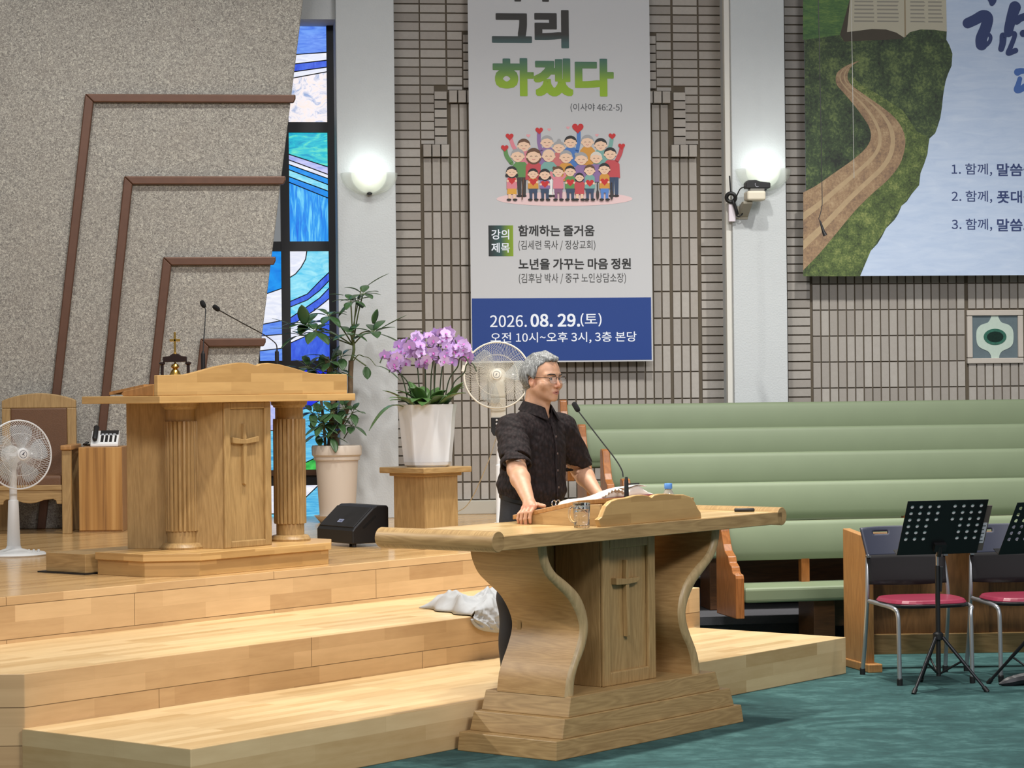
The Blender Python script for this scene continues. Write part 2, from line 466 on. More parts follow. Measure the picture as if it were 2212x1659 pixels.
def pane(polys, lines):
    # coloured pieces of one framed light and the lead between them
    b = MB(); names = []
    for c, pts in polys:
        if c not in names: names.append(c)
        b.m = names.index(c); b.poly([(p[0], 0.0, p[1]) for p in pts][::-1] if False else [(p[0], 0.0, p[1]) for p in pts])
    o = b.build('pane', [G_[c] for c in names], win)
    if lines:
        b = MB()
        for pts in lines: b.tube([(p[0], -0.004, p[1]) for p in pts], 0.0045, 6)
        b.build('lead_line', M['lead'], o)
X0, X1, XM0, XM1 = 606, 709, 606, 628
# top light
pane([('blue', [(-1.7535,4.6389), (-1.454,4.6412), (-1.4565,4.4073), (-1.7563,4.3832)]), ('white', [(-1.7563,4.3832), (-1.4565,4.4073), (-1.4572,4.3442), (-1.7572,4.3054)]),
      ('royal', [(-1.7572,4.3054), (-1.4572,4.3442), (-1.4578,4.2885), (-1.7579,4.2424)]), ('white', [(-1.7579,4.2424), (-1.4578,4.2885), (-1.4582,4.2514), (-1.7584,4.1906)]),
      ('marble', [(-1.7953,4.1904), (-1.4582,4.2514), (-1.4553,3.8393), (-1.7992,3.8385)])],
     [[(-1.7748,4.3831), (-1.4565,4.4073)], [(-1.7756,4.3053), (-1.4572,4.3442)], [(-1.7763,4.2424), (-1.4578,4.2885)], [(-1.7769,4.1905), (-1.4582,4.2514)]])
# second light
pane([('teal', [(-1.7815,3.7682), (-1.4524,3.7688), (-1.4555,3.4867), (-1.7834,3.594)]), ('lilac', [(-1.7834,3.594), (-1.4555,3.4867), (-1.4562,3.4273), (-1.7839,3.5496)]),
      ('white', [(-1.7839,3.5496), (-1.4562,3.4273), (-1.4565,3.3939), (-1.7843,3.5125)]), ('azure', [(-1.7843,3.5125), (-1.4565,3.3939), (-1.4571,3.3456), (-1.7848,3.4718)]),
      ('cyan', [(-1.7848,3.4718), (-1.4571,3.3456), (-1.4576,3.2937), (-1.7854,3.4162)]), ('azure', [(-1.7854,3.4162), (-1.4576,3.2937), (-1.4582,3.238), (-1.7859,3.3718)]),
      ('streak', [(-1.7859,3.3718), (-1.4582,3.238), (-1.4547,2.8816), (-1.7912,2.8828)])],
     [[(-1.7834,3.594), (-1.4555,3.4867)], [(-1.7839,3.5496), (-1.4562,3.4273)], [(-1.7843,3.5125), (-1.4565,3.3939)], [(-1.7848,3.4718), (-1.4571,3.3456)], [(-1.7854,3.4162), (-1.4576,3.2937)], [(-1.7859,3.3718), (-1.4582,3.238)]])
# third light, right of the mullion
curve1 = [(-1.6331,2.8192), (-1.645,2.7488), (-1.6826,2.6823), (-1.7275,2.6306), (-1.7759,2.6012)]
pane([('white', [(-1.7735,2.8198), (-1.6331,2.8192), (-1.645,2.7488), (-1.6826,2.6823), (-1.7275,2.6306), (-1.7759,2.6012)]),
      ('cyan', [(-1.6331,2.8192), (-1.4554,2.8185), (-1.4574,2.644), (-1.5359,2.5702), (-1.6332,2.4707), (-1.778,2.4086), (-1.7759,2.6012), (-1.7275,2.6306), (-1.6826,2.6823), (-1.645,2.7488)]),
      ('royal', [(-1.4574,2.644), (-1.4581,2.5772), (-1.5368,2.496), (-1.6338,2.4225), (-1.7785,2.3641), (-1.778,2.4086), (-1.6332,2.4707), (-1.5359,2.5702)]),
      ('cyan', [(-1.4581,2.5772), (-1.4587,2.5178), (-1.5374,2.4367), (-1.6343,2.3706), (-1.7794,2.2752), (-1.7785,2.3641), (-1.6338,2.4225), (-1.5368,2.496)]),
      ('royal', [(-1.4587,2.5178), (-1.4597,2.4325), (-1.5755,2.3405), (-1.7802,2.2085), (-1.7794,2.2752), (-1.6343,2.3706), (-1.5374,2.4367)]),
      ('white', [(-1.4597,2.4325), (-1.4578,2.2654), (-1.6146,2.1479), (-1.7816,2.0752), (-1.7802,2.2085), (-1.5755,2.3405)]),
      ('royal', [(-1.4578,2.2654), (-1.4578,1.9276), (-1.7832,1.9307), (-1.7816,2.0752), (-1.6146,2.1479)])],
     [curve1, [(-1.4574,2.644), (-1.5359,2.5702), (-1.6332,2.4707), (-1.778,2.4086)], [(-1.4581,2.5772), (-1.5368,2.496), (-1.6338,2.4225), (-1.7785,2.3641)],
      [(-1.4587,2.5178), (-1.5374,2.4367), (-1.6343,2.3706), (-1.7794,2.2752)], [(-1.4597,2.4325), (-1.5755,2.3405), (-1.7802,2.2085)], [(-1.4578,2.2654), (-1.6146,2.1479), (-1.7816,2.0752)]])
# third light, left of the mullion
pane([('azure', [(-2.013,2.8207), (-1.8214,2.82), (-1.8247,2.52), (-2.017,2.4545)]), ('white', [(-2.017,2.4545), (-1.8247,2.52), (-1.8275,2.2608), (-2.0195,2.2252)]),
      ('blue', [(-2.0195,2.2252), (-1.8275,2.2608), (-1.8288,2.1497), (-2.0205,2.1364)]), ('white', [(-2.0205,2.1364), (-1.8288,2.1497), (-1.83,2.0386), (-2.0218,2.0181)]), ('blue', [(-2.0218,2.0181), (-1.83,2.0386), (-1.8312,1.9312), (-2.0227,1.933)])],
     [[(-2.017,2.4545), (-1.8247,2.52)], [(-2.0195,2.2252), (-1.8275,2.2608)], [(-2.0205,2.1364), (-1.8288,2.1497)], [(-2.0218,2.0181), (-1.83,2.0386)]])
# fourth light
pane([('deep', [(-1.7839,1.8715), (-1.4585,1.8682), (-1.4606,1.6715), (-1.6284,1.5621), (-1.7877,1.5196)]), ('wave', [(-1.4606,1.6715), (-1.461,1.3003), (-1.5513,1.1717), (-1.7,1.1034), (-1.7924,1.09), (-1.7877,1.5196), (-1.6284,1.5621)]),
      ('green', [(-1.461,1.3003), (-1.4638,1.0479), (-1.7928,1.0529), (-1.7924,1.09), (-1.7,1.1034), (-1.5513,1.1717)])],
     [[(-1.4606,1.6715), (-1.6284,1.5621), (-1.7877,1.5196)], [(-1.461,1.3003), (-1.5513,1.1717), (-1.7,1.1034), (-1.7924,1.09)]])
pane([('lilac', [(-2.0233,1.8738), (-1.8318,1.8719), (-1.8372,1.3795), (-2.0287,1.382)]), ('wave', [(-2.0287,1.382), (-1.8372,1.3795), (-1.8408,1.0536), (-2.0323,1.0565)])], [[(-2.0287,1.382), (-1.8372,1.3795)]])
# bottom lights
pane([('white', [(-1.794,0.9492), (-1.5538,0.9454), (-1.6659,0.8397), (-1.7958,0.7789)]), ('wave', [(-1.5538,0.9454), (-1.4649,0.944), (-1.4698,0.5024), (-1.7988,0.5085), (-1.7958,0.7789), (-1.6659,0.8397)])],
     [[(-1.5538,0.9454), (-1.6659,0.8397), (-1.7958,0.7789)]])
pane([('white', [(-2.0334,0.953), (-1.8419,0.95), (-1.8445,0.713), (-2.036,0.7163)]), ('wave', [(-2.036,0.7163), (-1.8445,0.713), (-1.8467,0.5094), (-2.0382,0.513)])], [[(-2.036,0.7163), (-1.8445,0.713)]])
# metal frame
b = MB()
zt, zb = (-1.4762,4.641)[1], 0.64
def vbar(x0, x1, y): 
    a, c = x0, x1
    b.box(a, c, -0.05, 0.05, zb, zt)
vbar((-1.4608,3.3419)[0], (-1.3904,3.3419)[0], 0)
vbar((-1.8402,2.4534)[0], (-1.7701,2.453)[0], 0)
vbar((-2.0905,2.455)[0], (-2.017,2.4545)[0], 0)
for z0, z1 in (((-1.6339,3.761)[1], (-1.633,3.8426)[1]), ((-1.6443,2.8118)[1], (-1.6434,2.8897)[1]), ((-1.6547,1.8628)[1], (-1.6539,1.9369)[1]), ((-1.6648,0.9398)[1], (-1.6639,1.0213)[1]), (0.64, (-1.6695,0.5135)[1])):
    b.box((-2.0905,2.455)[0], (-1.3904,3.3419)[0], -0.045, 0.05, z0, z1)
b.build('window_frame', M['lead'], win)
b = MB(); b.box((-2.0905,2.455)[0], (-1.3904,3.3419)[0], -0.09, -0.045, (-1.6639,1.0213)[1], (-1.6634,1.0658)[1])
b.build('window_rail', M['dark_wood'], win)
# wall behind the leaning edge that carries the window
b = MB(); b.box(-4.5, (-2.0905,2.455)[0], -0.05, 0.2, 0.5, 6.2)
struct(b.build('wall_window', M['white_paint'], None, GLASS), 'white wall hidden behind the flecked wall', 'wall')

# ------------------------------------------------------------------ brick back wall
rb = random.Random(5)
b = MB(); b.m = 0
b.box(-1.15, 9.0, 0.012, 0.3, 0, 6.2)
b.m = 1
DZ = 0.0725; ZK = (-0.8113,4.7898)[1]
def brick(s0, s1, z0, z1, proud=0.0):
    d = rb.uniform(-0.0015, 0.0015) - proud
    b.box(s0, s1, d, 0.03, z0, z1)
def zk(k): return ZK - k * DZ
def hcol(s0, s1, k0, k1, proud=0.0):
    k = k0
    while k < k1 - 0.01:
        brick(s0, s1, zk(k + 1) + 0.0055, zk(k) - 0.0055, proud); k += 1
def vpanel(s0, n, k0, k1, ds=DZ):
    for i in range(n):
        k = k0
        while k < k1 - 0.01:
            brick(s0 + i * ds + 0.0065, s0 + (i + 1) * ds - 0.0065, max(zk(k + 3) + 0.006, 0.81), zk(k) - 0.006); k += 3
KB = int((ZK - 0.81) / DZ)
aL0, aL1 = (-0.927,4.0766)[0], (-0.7224,4.0775)[0]
bL0, bL1 = (-0.7112,4.0775)[0], (-0.5098,4.0783)[0]
cL0, cL1 = (-0.4949,4.0784)[0], (-0.3004,4.0792)[0]
aR0, aR1 = (1.5634,4.0867)[0], (1.7822,4.0876)[0]
bR0, bR1 = (1.3491,4.0858)[0], (1.5481,4.0866)[0]
cR0, cR1 = (1.1391,4.085)[0], (1.33,4.0857)[0]
for s0, s1 in ((aL0, aL1), (aR0, aR1)): hcol(s0, s1, -24, KB)
for s0, s1 in ((bL0, bL1), (bR0, bR1)): hcol(s0, s1, -24, 9)
for s0, s1 in ((cL0, cL1), (cR0, cR1)): hcol(s0, s1, -24, 3)
# stepped arch
half = 0.105; stp = 0.093
hcol(bL0, bL0 + half, 9, 15); hcol(bR1 - half, bR1, 9, 15)
hcol(bL1 - stp, bL1 + 0.004, 9.65, 15.55, 0.022); hcol(bR0 - 0.004, bR0 + stp, 9.65, 15.55, 0.022)
brick(bL0, bL0 + half, zk(15.5), zk(15.1)); brick(bR1 - half, bR1, zk(15.5), zk(15.1))
hcol(cL0, cL0 + 0.118, 3, 9); hcol(cR1 - 0.118, cR1, 3, 9)
hcol(cL0 + 0.128, cL0 + 0.215, 3.35, 9.25, 0.022); hcol(cR1 - 0.215, cR1 - 0.128, 3.35, 9.25, 0.022)
brick(cL0, cL0 + 0.118, zk(9.5), zk(9.12)); brick(cR1 - 0.118, cR1, zk(9.5), zk(9.12))
for i in range(3):
    s = bL0 + 0.012 + i * DZ; brick(s, s + DZ - 0.011, zk(16.95), zk(15.65), 0.055)
    s = bR1 - 0.012 - (i + 1) * DZ; brick(s, s + DZ - 0.011, zk(16.95), zk(15.65), 0.055)
    s = cL0 + 0.008 + i * DZ; brick(s, s + DZ - 0.011, zk(10.95), zk(9.65), 0.055)
    s = cR1 - 0.008 - (i + 1) * DZ; brick(s, s + DZ - 0.011, zk(10.95), zk(9.65), 0.055)
vpanel(bL0 + 0.01, 3, 17, KB); vpanel(bR1 - 0.01 - 3 * DZ, 3, 17, KB)
nmid = int(round((bR1 - 0.02 - 3 * DZ - (bL0 + 0.02 + 3 * DZ)) / DZ))
ds = (bR1 - 0.02 - 3 * DZ - (bL0 + 0.02 + 3 * DZ)) / nmid
vpanel(bL0 + 0.01 + 3 * DZ + 0.005, nmid, 11, KB, ds)
# bay right of the second pillar
hR0, hR1 = (2.2776,2.1974)[0], (2.4634,2.1959)[0]
hcol(hR0, hR1, -20, 62)
ZR = (3.0506,2.5223)[1]
tile_s0, tile_s1, tile_z0, tile_z1 = (3.7841,2.1858)[0], (4.2622,2.1821)[0], (4.025,1.8588)[1], (4.03,2.2987)[1]
for i in range(60):
    s = hR1 + 0.018 + i * 0.0717
    if i >= 18: s += 0.022
    for k in range(-3, 6):
        z1 = ZR - k * 0.2130 - 0.005; z0 = z1 - 0.2030
        if s > tile_s0 - 0.02 and s < tile_s1 - 0.02 and z0 > tile_z0 - 0.03 and z1 < tile_z1 + 0.03: continue
        if s > tile_s0 - 0.02 and s < tile_s1 - 0.02 and z0 < tile_z1 - 0.02 and z1 > tile_z0 + 0.02: continue
        brick(s + 0.006, s + 0.0662, z0, z1)
struct(b.build('wall_back', [M['mortar'], M['brick']], None, BRICK), 'grey brick back wall with stepped arch behind the banner', 'wall')
b = MB(); b.box(-0.96, 0.36, -0.06, 0.01, DECK, 0.80)
struct(b.build('baseboard_back', plain('grey kerb', srgb(176, 172, 160), 0.8), None, BRICK, bevel=0.006), 'pale kerb along the foot of the brick wall', 'baseboard')

# ------------------------------------------------------------------ ceramic tile in the brickwork
t = thing('ceramic_tile', 'square glazed tile with pale vase shape and green oval in brickwork', 'tile', BRICK @ Matrix.Translation(((tile_s0 + tile_s1) / 2, 0, (tile_z0 + tile_z1) / 2)))
hw, hh = (tile_s1 - tile_s0) / 2, (tile_z1 - tile_z0) / 2
b = MB(); fr = 0.045
b.box(-hw, hw, -0.02, 0.03, hh - fr, hh); b.box(-hw, hw, -0.02, 0.03, -hh, -hh + fr)
b.box(-hw, -hw + fr, -0.02, 0.03, -hh + fr + 0.004, hh - fr - 0.004); b.box(hw - fr, hw, -0.02, 0.03, -hh + fr + 0.004, hh - fr - 0.004)
b.build('frame', plain('pale brick frame', srgb(188, 180, 170), 0.8, var=0.05), t, bevel=0.005)
b = MB(); b.box(-hw + fr, hw - fr, 0.0, 0.02, -hh + fr, hh - fr)
b.build('tile_ground', plain('slate blue glaze', srgb(98, 112, 118), 0.3, var=0.15, scale=20), t)
iw, ih = hw - fr, hh - fr
prof = [(0.16, 1.0), (0.17, 0.9), (0.3, 0.68), (0.62, 0.55), (0.8, 0.28), (0.8, -0.25), (0.66, -0.5), (0.32, -0.68), (0.2, -0.85), (0.17, -1.0)]
prof = [(p.x, p.y) for p in spline([(x, z, 0) for x, z in prof], 4)]
b = MB(); b.prism([(x * iw, z * ih) for x, z in prof] + [(-x * iw, z * ih) for x, z in prof[::-1]], -0.005, 0.0)
b.build('vase_shape', plain('pale celadon glaze', srgb(188, 204, 192), 0.3, var=0.08, scale=40), t)
b = MB(); b.prism([(0.5 * iw * math.cos(a), 0.38 * ih * math.sin(a)) for a in [2 * PI * k / 32 for k in range(32)]], -0.009, -0.004)
b.build('oval', plain('dark green glaze', srgb(54, 104, 88), 0.2, var=0.5, scale=60), t)
b = MB(); b.prism([(0.36 * iw * math.cos(a), 0.25 * ih * math.sin(a)) for a in [2 * PI * k / 32 for k in range(32)]], -0.012, -0.008)
b.build('oval', plain('deepest green glaze', srgb(20, 44, 36), 0.2, var=0.5, scale=60), t)

# ------------------------------------------------------------------ front lectern
TT = 1.045; TB = 0.982
lec = thing('lectern', 'wide oak lectern with curved side panels and carved cross, before the steps', 'lectern', at(STAGE, 2.45, -0.32, 0))
LO = Matrix.Translation((-2.45, 0.32, 0))           # parts are drawn in stage coordinates
def lp(mb, name, mat, **k):
    return mb.build(name, mat, lec, LO, **k)
for i, (s0, s1, t0, t1, z0, z1, ins) in enumerate(((1.69, 3.25, -0.615, -0.03, 0.0, 0.088, 0.012), (1.765, 3.195, -0.595, -0.045, 0.088, 0.178, 0.028), (1.835, 3.095, -0.577, -0.06, 0.178, 0.270, 0.03))):
    b = MB()
    c = (s0 + s1) / 2; hw = (s1 - s0) / 2
    b.prism([(s0, t0), (s1, t0), (s1, t1), (s0, t1)], z0, z1, 'xy', taper=lambda p: (c + (p[0] - c) * (hw - ins) / hw, p[1] + (0.006 if p[1] < -0.3 else -0.004)))
    lp(b, 'plinth_tier', M['oak_x'], bevel=0.004)
Lo = [(1.67, 0.984), (1.686, 0.91), (1.731, 0.838), (1.808, 0.781), (1.893, 0.722), (1.95, 0.657), (1.981, 0.593), (1.977, 0.54), (1.946, 0.473), (1.901, 0.399), (1.876, 0.34), (1.862, 0.268)]
Li = [(1.73, 0.984), (1.746, 0.91), (1.795, 0.851), (1.88, 0.802), (1.966, 0.743), (2.016, 0.678), (2.04, 0.605), (2.035, 0.535), (2.005, 0.468), (1.963, 0.41), (1.932, 0.343), (1.922, 0.268)]
f2 = lambda L: [(p.x, p.y) for p in spline([(x, z, 0) for x, z in L], 4)]
M['oak_edge'] = wood('pale oak edging', srgb(146, 122, 82), srgb(190, 164, 120), 'z')
for mir in (0, 1):
    q = (lambda L: [(4.83 - x, z) for x, z in L]) if mir else (lambda L: L)
    a, c = f2(q(Lo)), f2(q(Li))
    b = MB(); n = len(a)
    vs = []
    for t in (-0.535, -0.135):
        vs += [(x, t, z) for x, z in a] + [(x, t, z) for x, z in c]
    fs = []
    for i in range(n - 1):
        fs += [(i, i + 1, 2 * n + i + 1, 2 * n + i), (n + i, 3 * n + i, 3 * n + i + 1, n + i + 1), (2 * n + i, 2 * n + i + 1, 3 * n + i + 1, 3 * n + i)]
        fs += [(i, n + i, n + i + 1, i + 1)]
    b.add(vs, fs)
    o = lp(b, 'side_panel', M['oak_y'], smooth=40)
    b = MB(); vs = []
    m_ = [((x0 + x1) / 2, (z0 + z1) / 2, (Vector((x1 - x0, z1 - z0)).length) / 2) for (x0, z0), (x1, z1) in zip(a, c)]
    # rounded pale edging along the front of the panel
    for (x0, z0), (x1, z1) in zip(a, c):
        for k in range(7):
            w_ = PI * k / 6
            f = 0.5 - 0.5 * math.cos(w_)
            vs.append((x0 + (x1 - x0) * f, -0.535 - 0.02 * math.sin(w_), z0 + (z1 - z0) * f))
    fs = []
    for i in range(n - 1):
        for k in range(6): fs.append((i * 7 + k, i * 7 + k + 1, (i + 1) * 7 + k + 1, (i + 1) * 7 + k))
    b.add(vs, fs)
    e = b.build('edging', M['oak_edge'], o, smooth=50)
# centre column with framed cross panel
b = MB(); b.box(2.24, 2.675, -0.465, -0.2, 0.270, TB); lp(b, 'centre_column', M['oak'], bevel=0.003)
b = MB()
b.box(2.24, 2.30, -0.485, -0.465, 0.270, TB); b.box(2.615, 2.675, -0.485, -0.465, 0.270, TB)
b.box(2.30, 2.615, -0.485, -0.465, 0.270, 0.335); b.box(2.30, 2.615, -0.485, -0.465, 0.925, TB)
lp(b, 'panel_frame', M['oak'], bevel=0.006)
b = MB()
b.prism([(2.425, 0.865), (2.435, 0.865), (2.445, 0.79), (2.446, 0.74), (2.449, 0.50), (2.427, 0.495), (2.422, 0.74), (2.420, 0.79)], -0.492, -0.465)
b.prism([(2.335, 0.785), (2.345, 0.782), (2.43, 0.776), (2.535, 0.778), (2.537, 0.766), (2.50, 0.752), (2.43, 0.748), (2.345, 0.750), (2.335, 0.752)], -0.496, -0.465)
lp(b, 'carved_cross', M['oak'], bevel=0.003)
b = MB(); b.box(1.98, 2.9, -0.19, -0.165, 0.270, TB); lp(b, 'back_panel', M['oak'])
b = MB()
b.box(1.27, 3.61, -0.63, 0.06, TB, TT)
def roll(s):
    b.prism([(s + 0.046 * math.cos(2 * PI * k / 28), 1.022 + 0.047 * math.sin(2 * PI * k / 28)) for k in range(28)], -0.63, 0.06)
roll(1.272); roll(3.608)
M['table_top'] = planks('polished oak top', srgb(182, 148, 94), srgb(222, 192, 138), 0.7, 0.11, 0.25)
lp(b, 'tabletop', M['oak_x'], smooth=40, bevel=0.003)
b = MB(); b.box(1.325, 3.555, -0.622, 0.052, TT, TT + 0.0015); lp(b, 'top_face', M['table_top'])

# ------------------------------------------------------------------ slanted reading stand on the lectern
rs_ = thing('reading_stand', 'slanted oak book stand with scalloped front board on the wide lectern', 'book stand', at(STAGE, 2.45, -0.35, TT + 0.0015))
RO = Matrix.Translation((-2.45, 0.35, -TT - 0.0015))
scal = [(2.052, 1.0465), (2.036, 1.082), (2.063, 1.093), (2.078, 1.116), (2.096, 1.141), (2.137, 1.163), (2.188, 1.172), (2.262, 1.174), (2.337, 1.183), (2.39, 1.183), (2.436, 1.177), (2.466, 1.167), (2.489, 1.177), (2.536, 1.181), (2.598, 1.180), (2.668, 1.172), (2.739, 1.170), (2.795, 1.157), (2.834, 1.13), (2.858, 1.098), (2.885, 1.075), (2.891, 1.0465)]
b = MB(); b.prism(scal[::-1], -0.615, -0.588); b.build('front_board', M['oak_pale'], rs_, RO, bevel=0.004)
for s in (2.085, 2.845):
    b = MB(); b.prism([(-0.588, 1.0465), (-0.09, 1.0465), (-0.09, 1.072), (-0.46, 1.145), (-0.588, 1.150)], s, s + 0.02, 'yz'); b.build('side_board', M['oak_y'], rs_, RO, bevel=0.002)
b = MB(); b.prism([(-0.065, 1.066), (-0.065, 1.088), (-0.46, 1.166), (-0.46, 1.145)], 2.083, 2.875, 'yz'); b.build('sloped_board', M['oak_red'], rs_, RO, bevel=0.003)
b = MB(); b.box(2.105, 2.845, -0.588, -0.46, 1.0465, 1.062); b.build('shelf', M['oak_x'], rs_, RO)

# ------------------------------------------------------------------ things on the lectern
def slope(t): return 1.088 + (-0.065 - t) * (0.078 / 0.395)
bk = thing('open_book', 'open book with curling white pages and red cover on slanted stand', 'book', at(STAGE, 2.53, -0.275, slope(-0.275) + 0.002))
tilt = Matrix.Rotation(-math.atan2(0.078, 0.395), 4, 'X')
bk.matrix_basis = bk.matrix_basis @ Matrix.Rotation(R(4), 4, 'Z') @ tilt
b = MB(); b.box(-0.255, 0.255, -0.155, 0.15, 0.0, 0.005); b.build('cover', plain('dark red cover', srgb(120, 26, 40), 0.5), bk, bevel=0.002)
M['paper'] = plain('page paper', srgb(226, 218, 208), 0.8, var=0.05, scale=8)
rb = random.Random(3)
for sd in (-1, 1):
    b = MB()
    def pg(u, v, sd=sd):
        x = sd * (0.004 + 0.24 * u)
        z = 0.010 + 0.040 * math.sin(min(1, u * 1.15 + 0.06) * PI) ** 0.8 * (0.8 + 0.2 * math.cos(v * 5)) + 0.004 * math.sin(u * 17 + v * 3) * u
        return (x, -0.145 + 0.285 * v, z)
    b.grid(pg, 24, 12)
    b.grid(lambda u, v, pg=pg: (pg(u, 0)[0], -0.1455, 0.006 + (pg(u, 0)[2] - 0.006) * v), 24, 3)
    b.build('pages', M['paper'], bk, smooth=180, solid=0.006)
b = MB()
b.grid(lambda u, v: (-0.23 + 0.2 * u, -0.165 + 0.02 * v, 0.012 + 0.028 * math.sin(min(1, (1 - u) * 0.9 + 0.1) * PI) + 0.004 * math.sin(u * 40)), 40, 3)
b.build('loose_leaf', M['paper'], bk, smooth=180, solid=0.002)
sh = thing('paper_sheet', 'folded white paper sheet lying on the open book behind the microphone', 'paper', at(STAGE, 2.63, -0.35, slope(-0.35) + 0.044, 8))
b = MB(); b.grid(lambda u, v: (-0.07 + 0.17 * u, -0.06 + 0.12 * v, 0.010 + 0.014 * (1 - v) + 0.006 * math.sin(u * 4)), 10, 4); b.build('sheet', plain('white paper', srgb(240, 242, 246), 0.7), sh, smooth=180, solid=0.002)
pn = MB(); pn.tube([(-0.03, 0.01, 0), (0.055, -0.01, 0.0)], 0.0035, 8)
tag(pn.build('pen', M['black'], None, at(STAGE, 2.66, -0.36, slope(-0.36) + 0.074, 8)), 'thin black pen lying on the folded white paper', 'pen')
mk = MB(); mk.tube([(-0.052, 0, 0.009), (-0.048, 0, 0.009), (0.048, 0, 0.009), (0.052, 0, 0.009)], [0.007, 0.0095, 0.0095, 0.007], 12)
tag(mk.build('marker', M['black'], None, at(STAGE, 3.50, -0.47, TT + 0.0015, -52), smooth=40), 'short black marker near the right roll of the lectern top', 'marker')

glassM = NT('clear glass'); glassM.set(Roughness=0.02, IOR=1.45); glassM.b.inputs['Transmission Weight'].default_value = 1.0; glassM.col((0.97, 0.98, 0.98, 1)); M['glass'] = glassM.mat
waterM = NT('water'); waterM.set(Roughness=0.0, IOR=1.33); waterM.b.inputs['Transmission Weight'].default_value = 1.0; waterM.col((0.98, 0.99, 1, 1)); M['water'] = waterM.mat
mug = thing('glass_mug', 'clear ribbed glass mug of water beside the slanted book stand', 'mug', at(STAGE, 1.962, -0.572, TT + 0.0015, 60))
rf = lambda a, z: 1 + 0.03 * math.cos(14 * a)
b = MB(); b.lathe([(0.03, 0), (0.036, 0.004), (0.037, 0.04), (0.040, 0.115), (0.0425, 0.117), (0.038, 0.116), (0.035, 0.04), (0.033, 0.014), (0.01, 0.012)], n=56, rfun=rf); b.build('cup', M['glass'], mug, smooth=60)
b = MB(); b.tube(spline([(-0.037, 0.0, 0.097), (-0.058, 0, 0.101), (-0.072, 0, 0.085), (-0.072, 0, 0.055), (-0.058, 0, 0.033), (-0.036, 0, 0.026)], 6), 0.0055, 10); b.build('handle', M['glass'], mug, Matrix.Rotation(R(-75), 4, 'Z'), smooth=60)
b = MB(); b.lathe([(0.005, 0.0135), (0.031, 0.0135), (0.0345, 0.04), (0.0365, 0.088), (0.005, 0.088)], n=40); b.build('water', M['water'], mug, smooth=60)
bt = thing('water_bottle', 'small water bottle with blue cap behind the scalloped front board', 'bottle', at(STAGE, 2.735, -0.525, 1.062))
pet = NT('clear plastic'); pet.set(Roughness=0.08, IOR=1.4); pet.b.inputs['Transmission Weight'].default_value = 0.7; pet.col(srgb(236, 238, 226)); M['pet'] = pet.mat
b = MB(); b.lathe([(0.02, 0), (0.029, 0.004), (0.0295, 0.06), (0.028, 0.075), (0.0295, 0.09), (0.0285, 0.108), (0.018, 0.128), (0.012, 0.136), (0.012, 0.142)], n=32); b.build('body', M['pet'], bt, smooth=50)
b = MB(); b.lathe([(0.0185, 0.134), (0.0195, 0.136), (0.0195, 0.158), (0.018, 0.161), (0.005, 0.162)], n=32); b.build('cap', plain('sky blue cap', srgb(94, 150, 222), 0.4), bt, smooth=40)

def gooseneck(name, label, base, pts, head, hr=0.0125, hl=0.05):
    t = thing(name, label, 'microphone', Matrix.Translation(base))
    o = Vector(base)
    q = [Vector(p) - o for p in pts]
    b = MB(); b.lathe([(0.012, 0.0), (0.0125, 0.01), (0.012, 0.11), (0.010, q[0].z - 0.02), (0.006, q[0].z)], n=20); b.build('base', M['black'], t, smooth=40)
    b = MB(); b.tube(spline(q, 8), 0.0032, 8); b.build('neck', M['black_metal'], t, smooth=60)
    d = (Vector(head) - Vector(pts[-1])).normalized(); p = q[-1]
    b = MB(); b.tube([p, p + d * 0.004, p + d * 0.014, p + d * (hl - 0.012), p + d * (hl - 0.004), p + d * hl], [hr * 0.45, hr * 0.8, hr, hr, hr * 0.85, hr * 0.45], 16)
    b.build('windscreen', plain('black foam', srgb(12, 12, 13), 0.95, bump=0.6, bscale=900), t, smooth=50)
    return t
gooseneck('gooseneck_microphone', 'black gooseneck microphone pointing at the standing man', (0.545, 11.588, 1.062),
          [(0.53,11.59,1.2662), (0.5241,11.6,1.2994), (0.4925,11.63,1.3546), (0.426,11.68,1.4437), (0.3236,11.74,1.5813)], (0.2933,11.77,1.6357), 0.0135, 0.056)

# ------------------------------------------------------------------ tall pulpit on the stage
pul = thing('pulpit', 'tall oak pulpit with fluted columns and cross on the stage', 'pulpit', at(STAGE, 2.78, 2.6, DECK))
PO = Matrix.Translation((-2.78, -2.6, -DECK))
def pp(mb, name, mat, parent=None, **k): return mb.build(name, mat, parent or pul, PO if parent is None else None, **k)
PB = 0.816
octo = lambda g: [(2.24 - g * 0.4, 2.25 - g), (3.27 + g * 0.4, 2.25 - g), (3.5 + g, 2.46 - g * 0.4), (3.5 + g, 2.84), (2.03 - g, 2.84), (2.03 - g, 2.46 - g * 0.4)]
b = MB(); b.prism(octo(0), DECK, 0.775, 'xy'); b.prism(octo(0.018), 0.775, PB, 'xy'); pp(b, 'plinth', M['oak_pale'], bevel=0.003)
b = MB(); b.prism([(2.565, 2.39), (2.93, 2.39), (3.22, 2.88), (2.29, 2.88)], PB, 1.637, 'xy'); pp(b, 'body', M['oak'], bevel=0.003)
b = MB()
b.box(2.562, 2.612, 2.372, 2.392, PB, 1.637); b.box(2.885, 2.935, 2.372, 2.392, PB, 1.637)
b.box(2.612, 2.885, 2.372, 2.392, PB, 0.855); b.box(2.612, 2.885, 2.372, 2.392, 1.60, 1.637)
pp(b, 'panel_frame', M['oak'], bevel=0.006)
b = MB()
b.prism([(2.712, 1.515), (2.72, 1.515), (2.735, 1.44), (2.737, 1.40), (2.738, 1.175), (2.726, 1.165), (2.712, 1.175), (2.708, 1.40), (2.708, 1.44)], 2.368, 2.392)
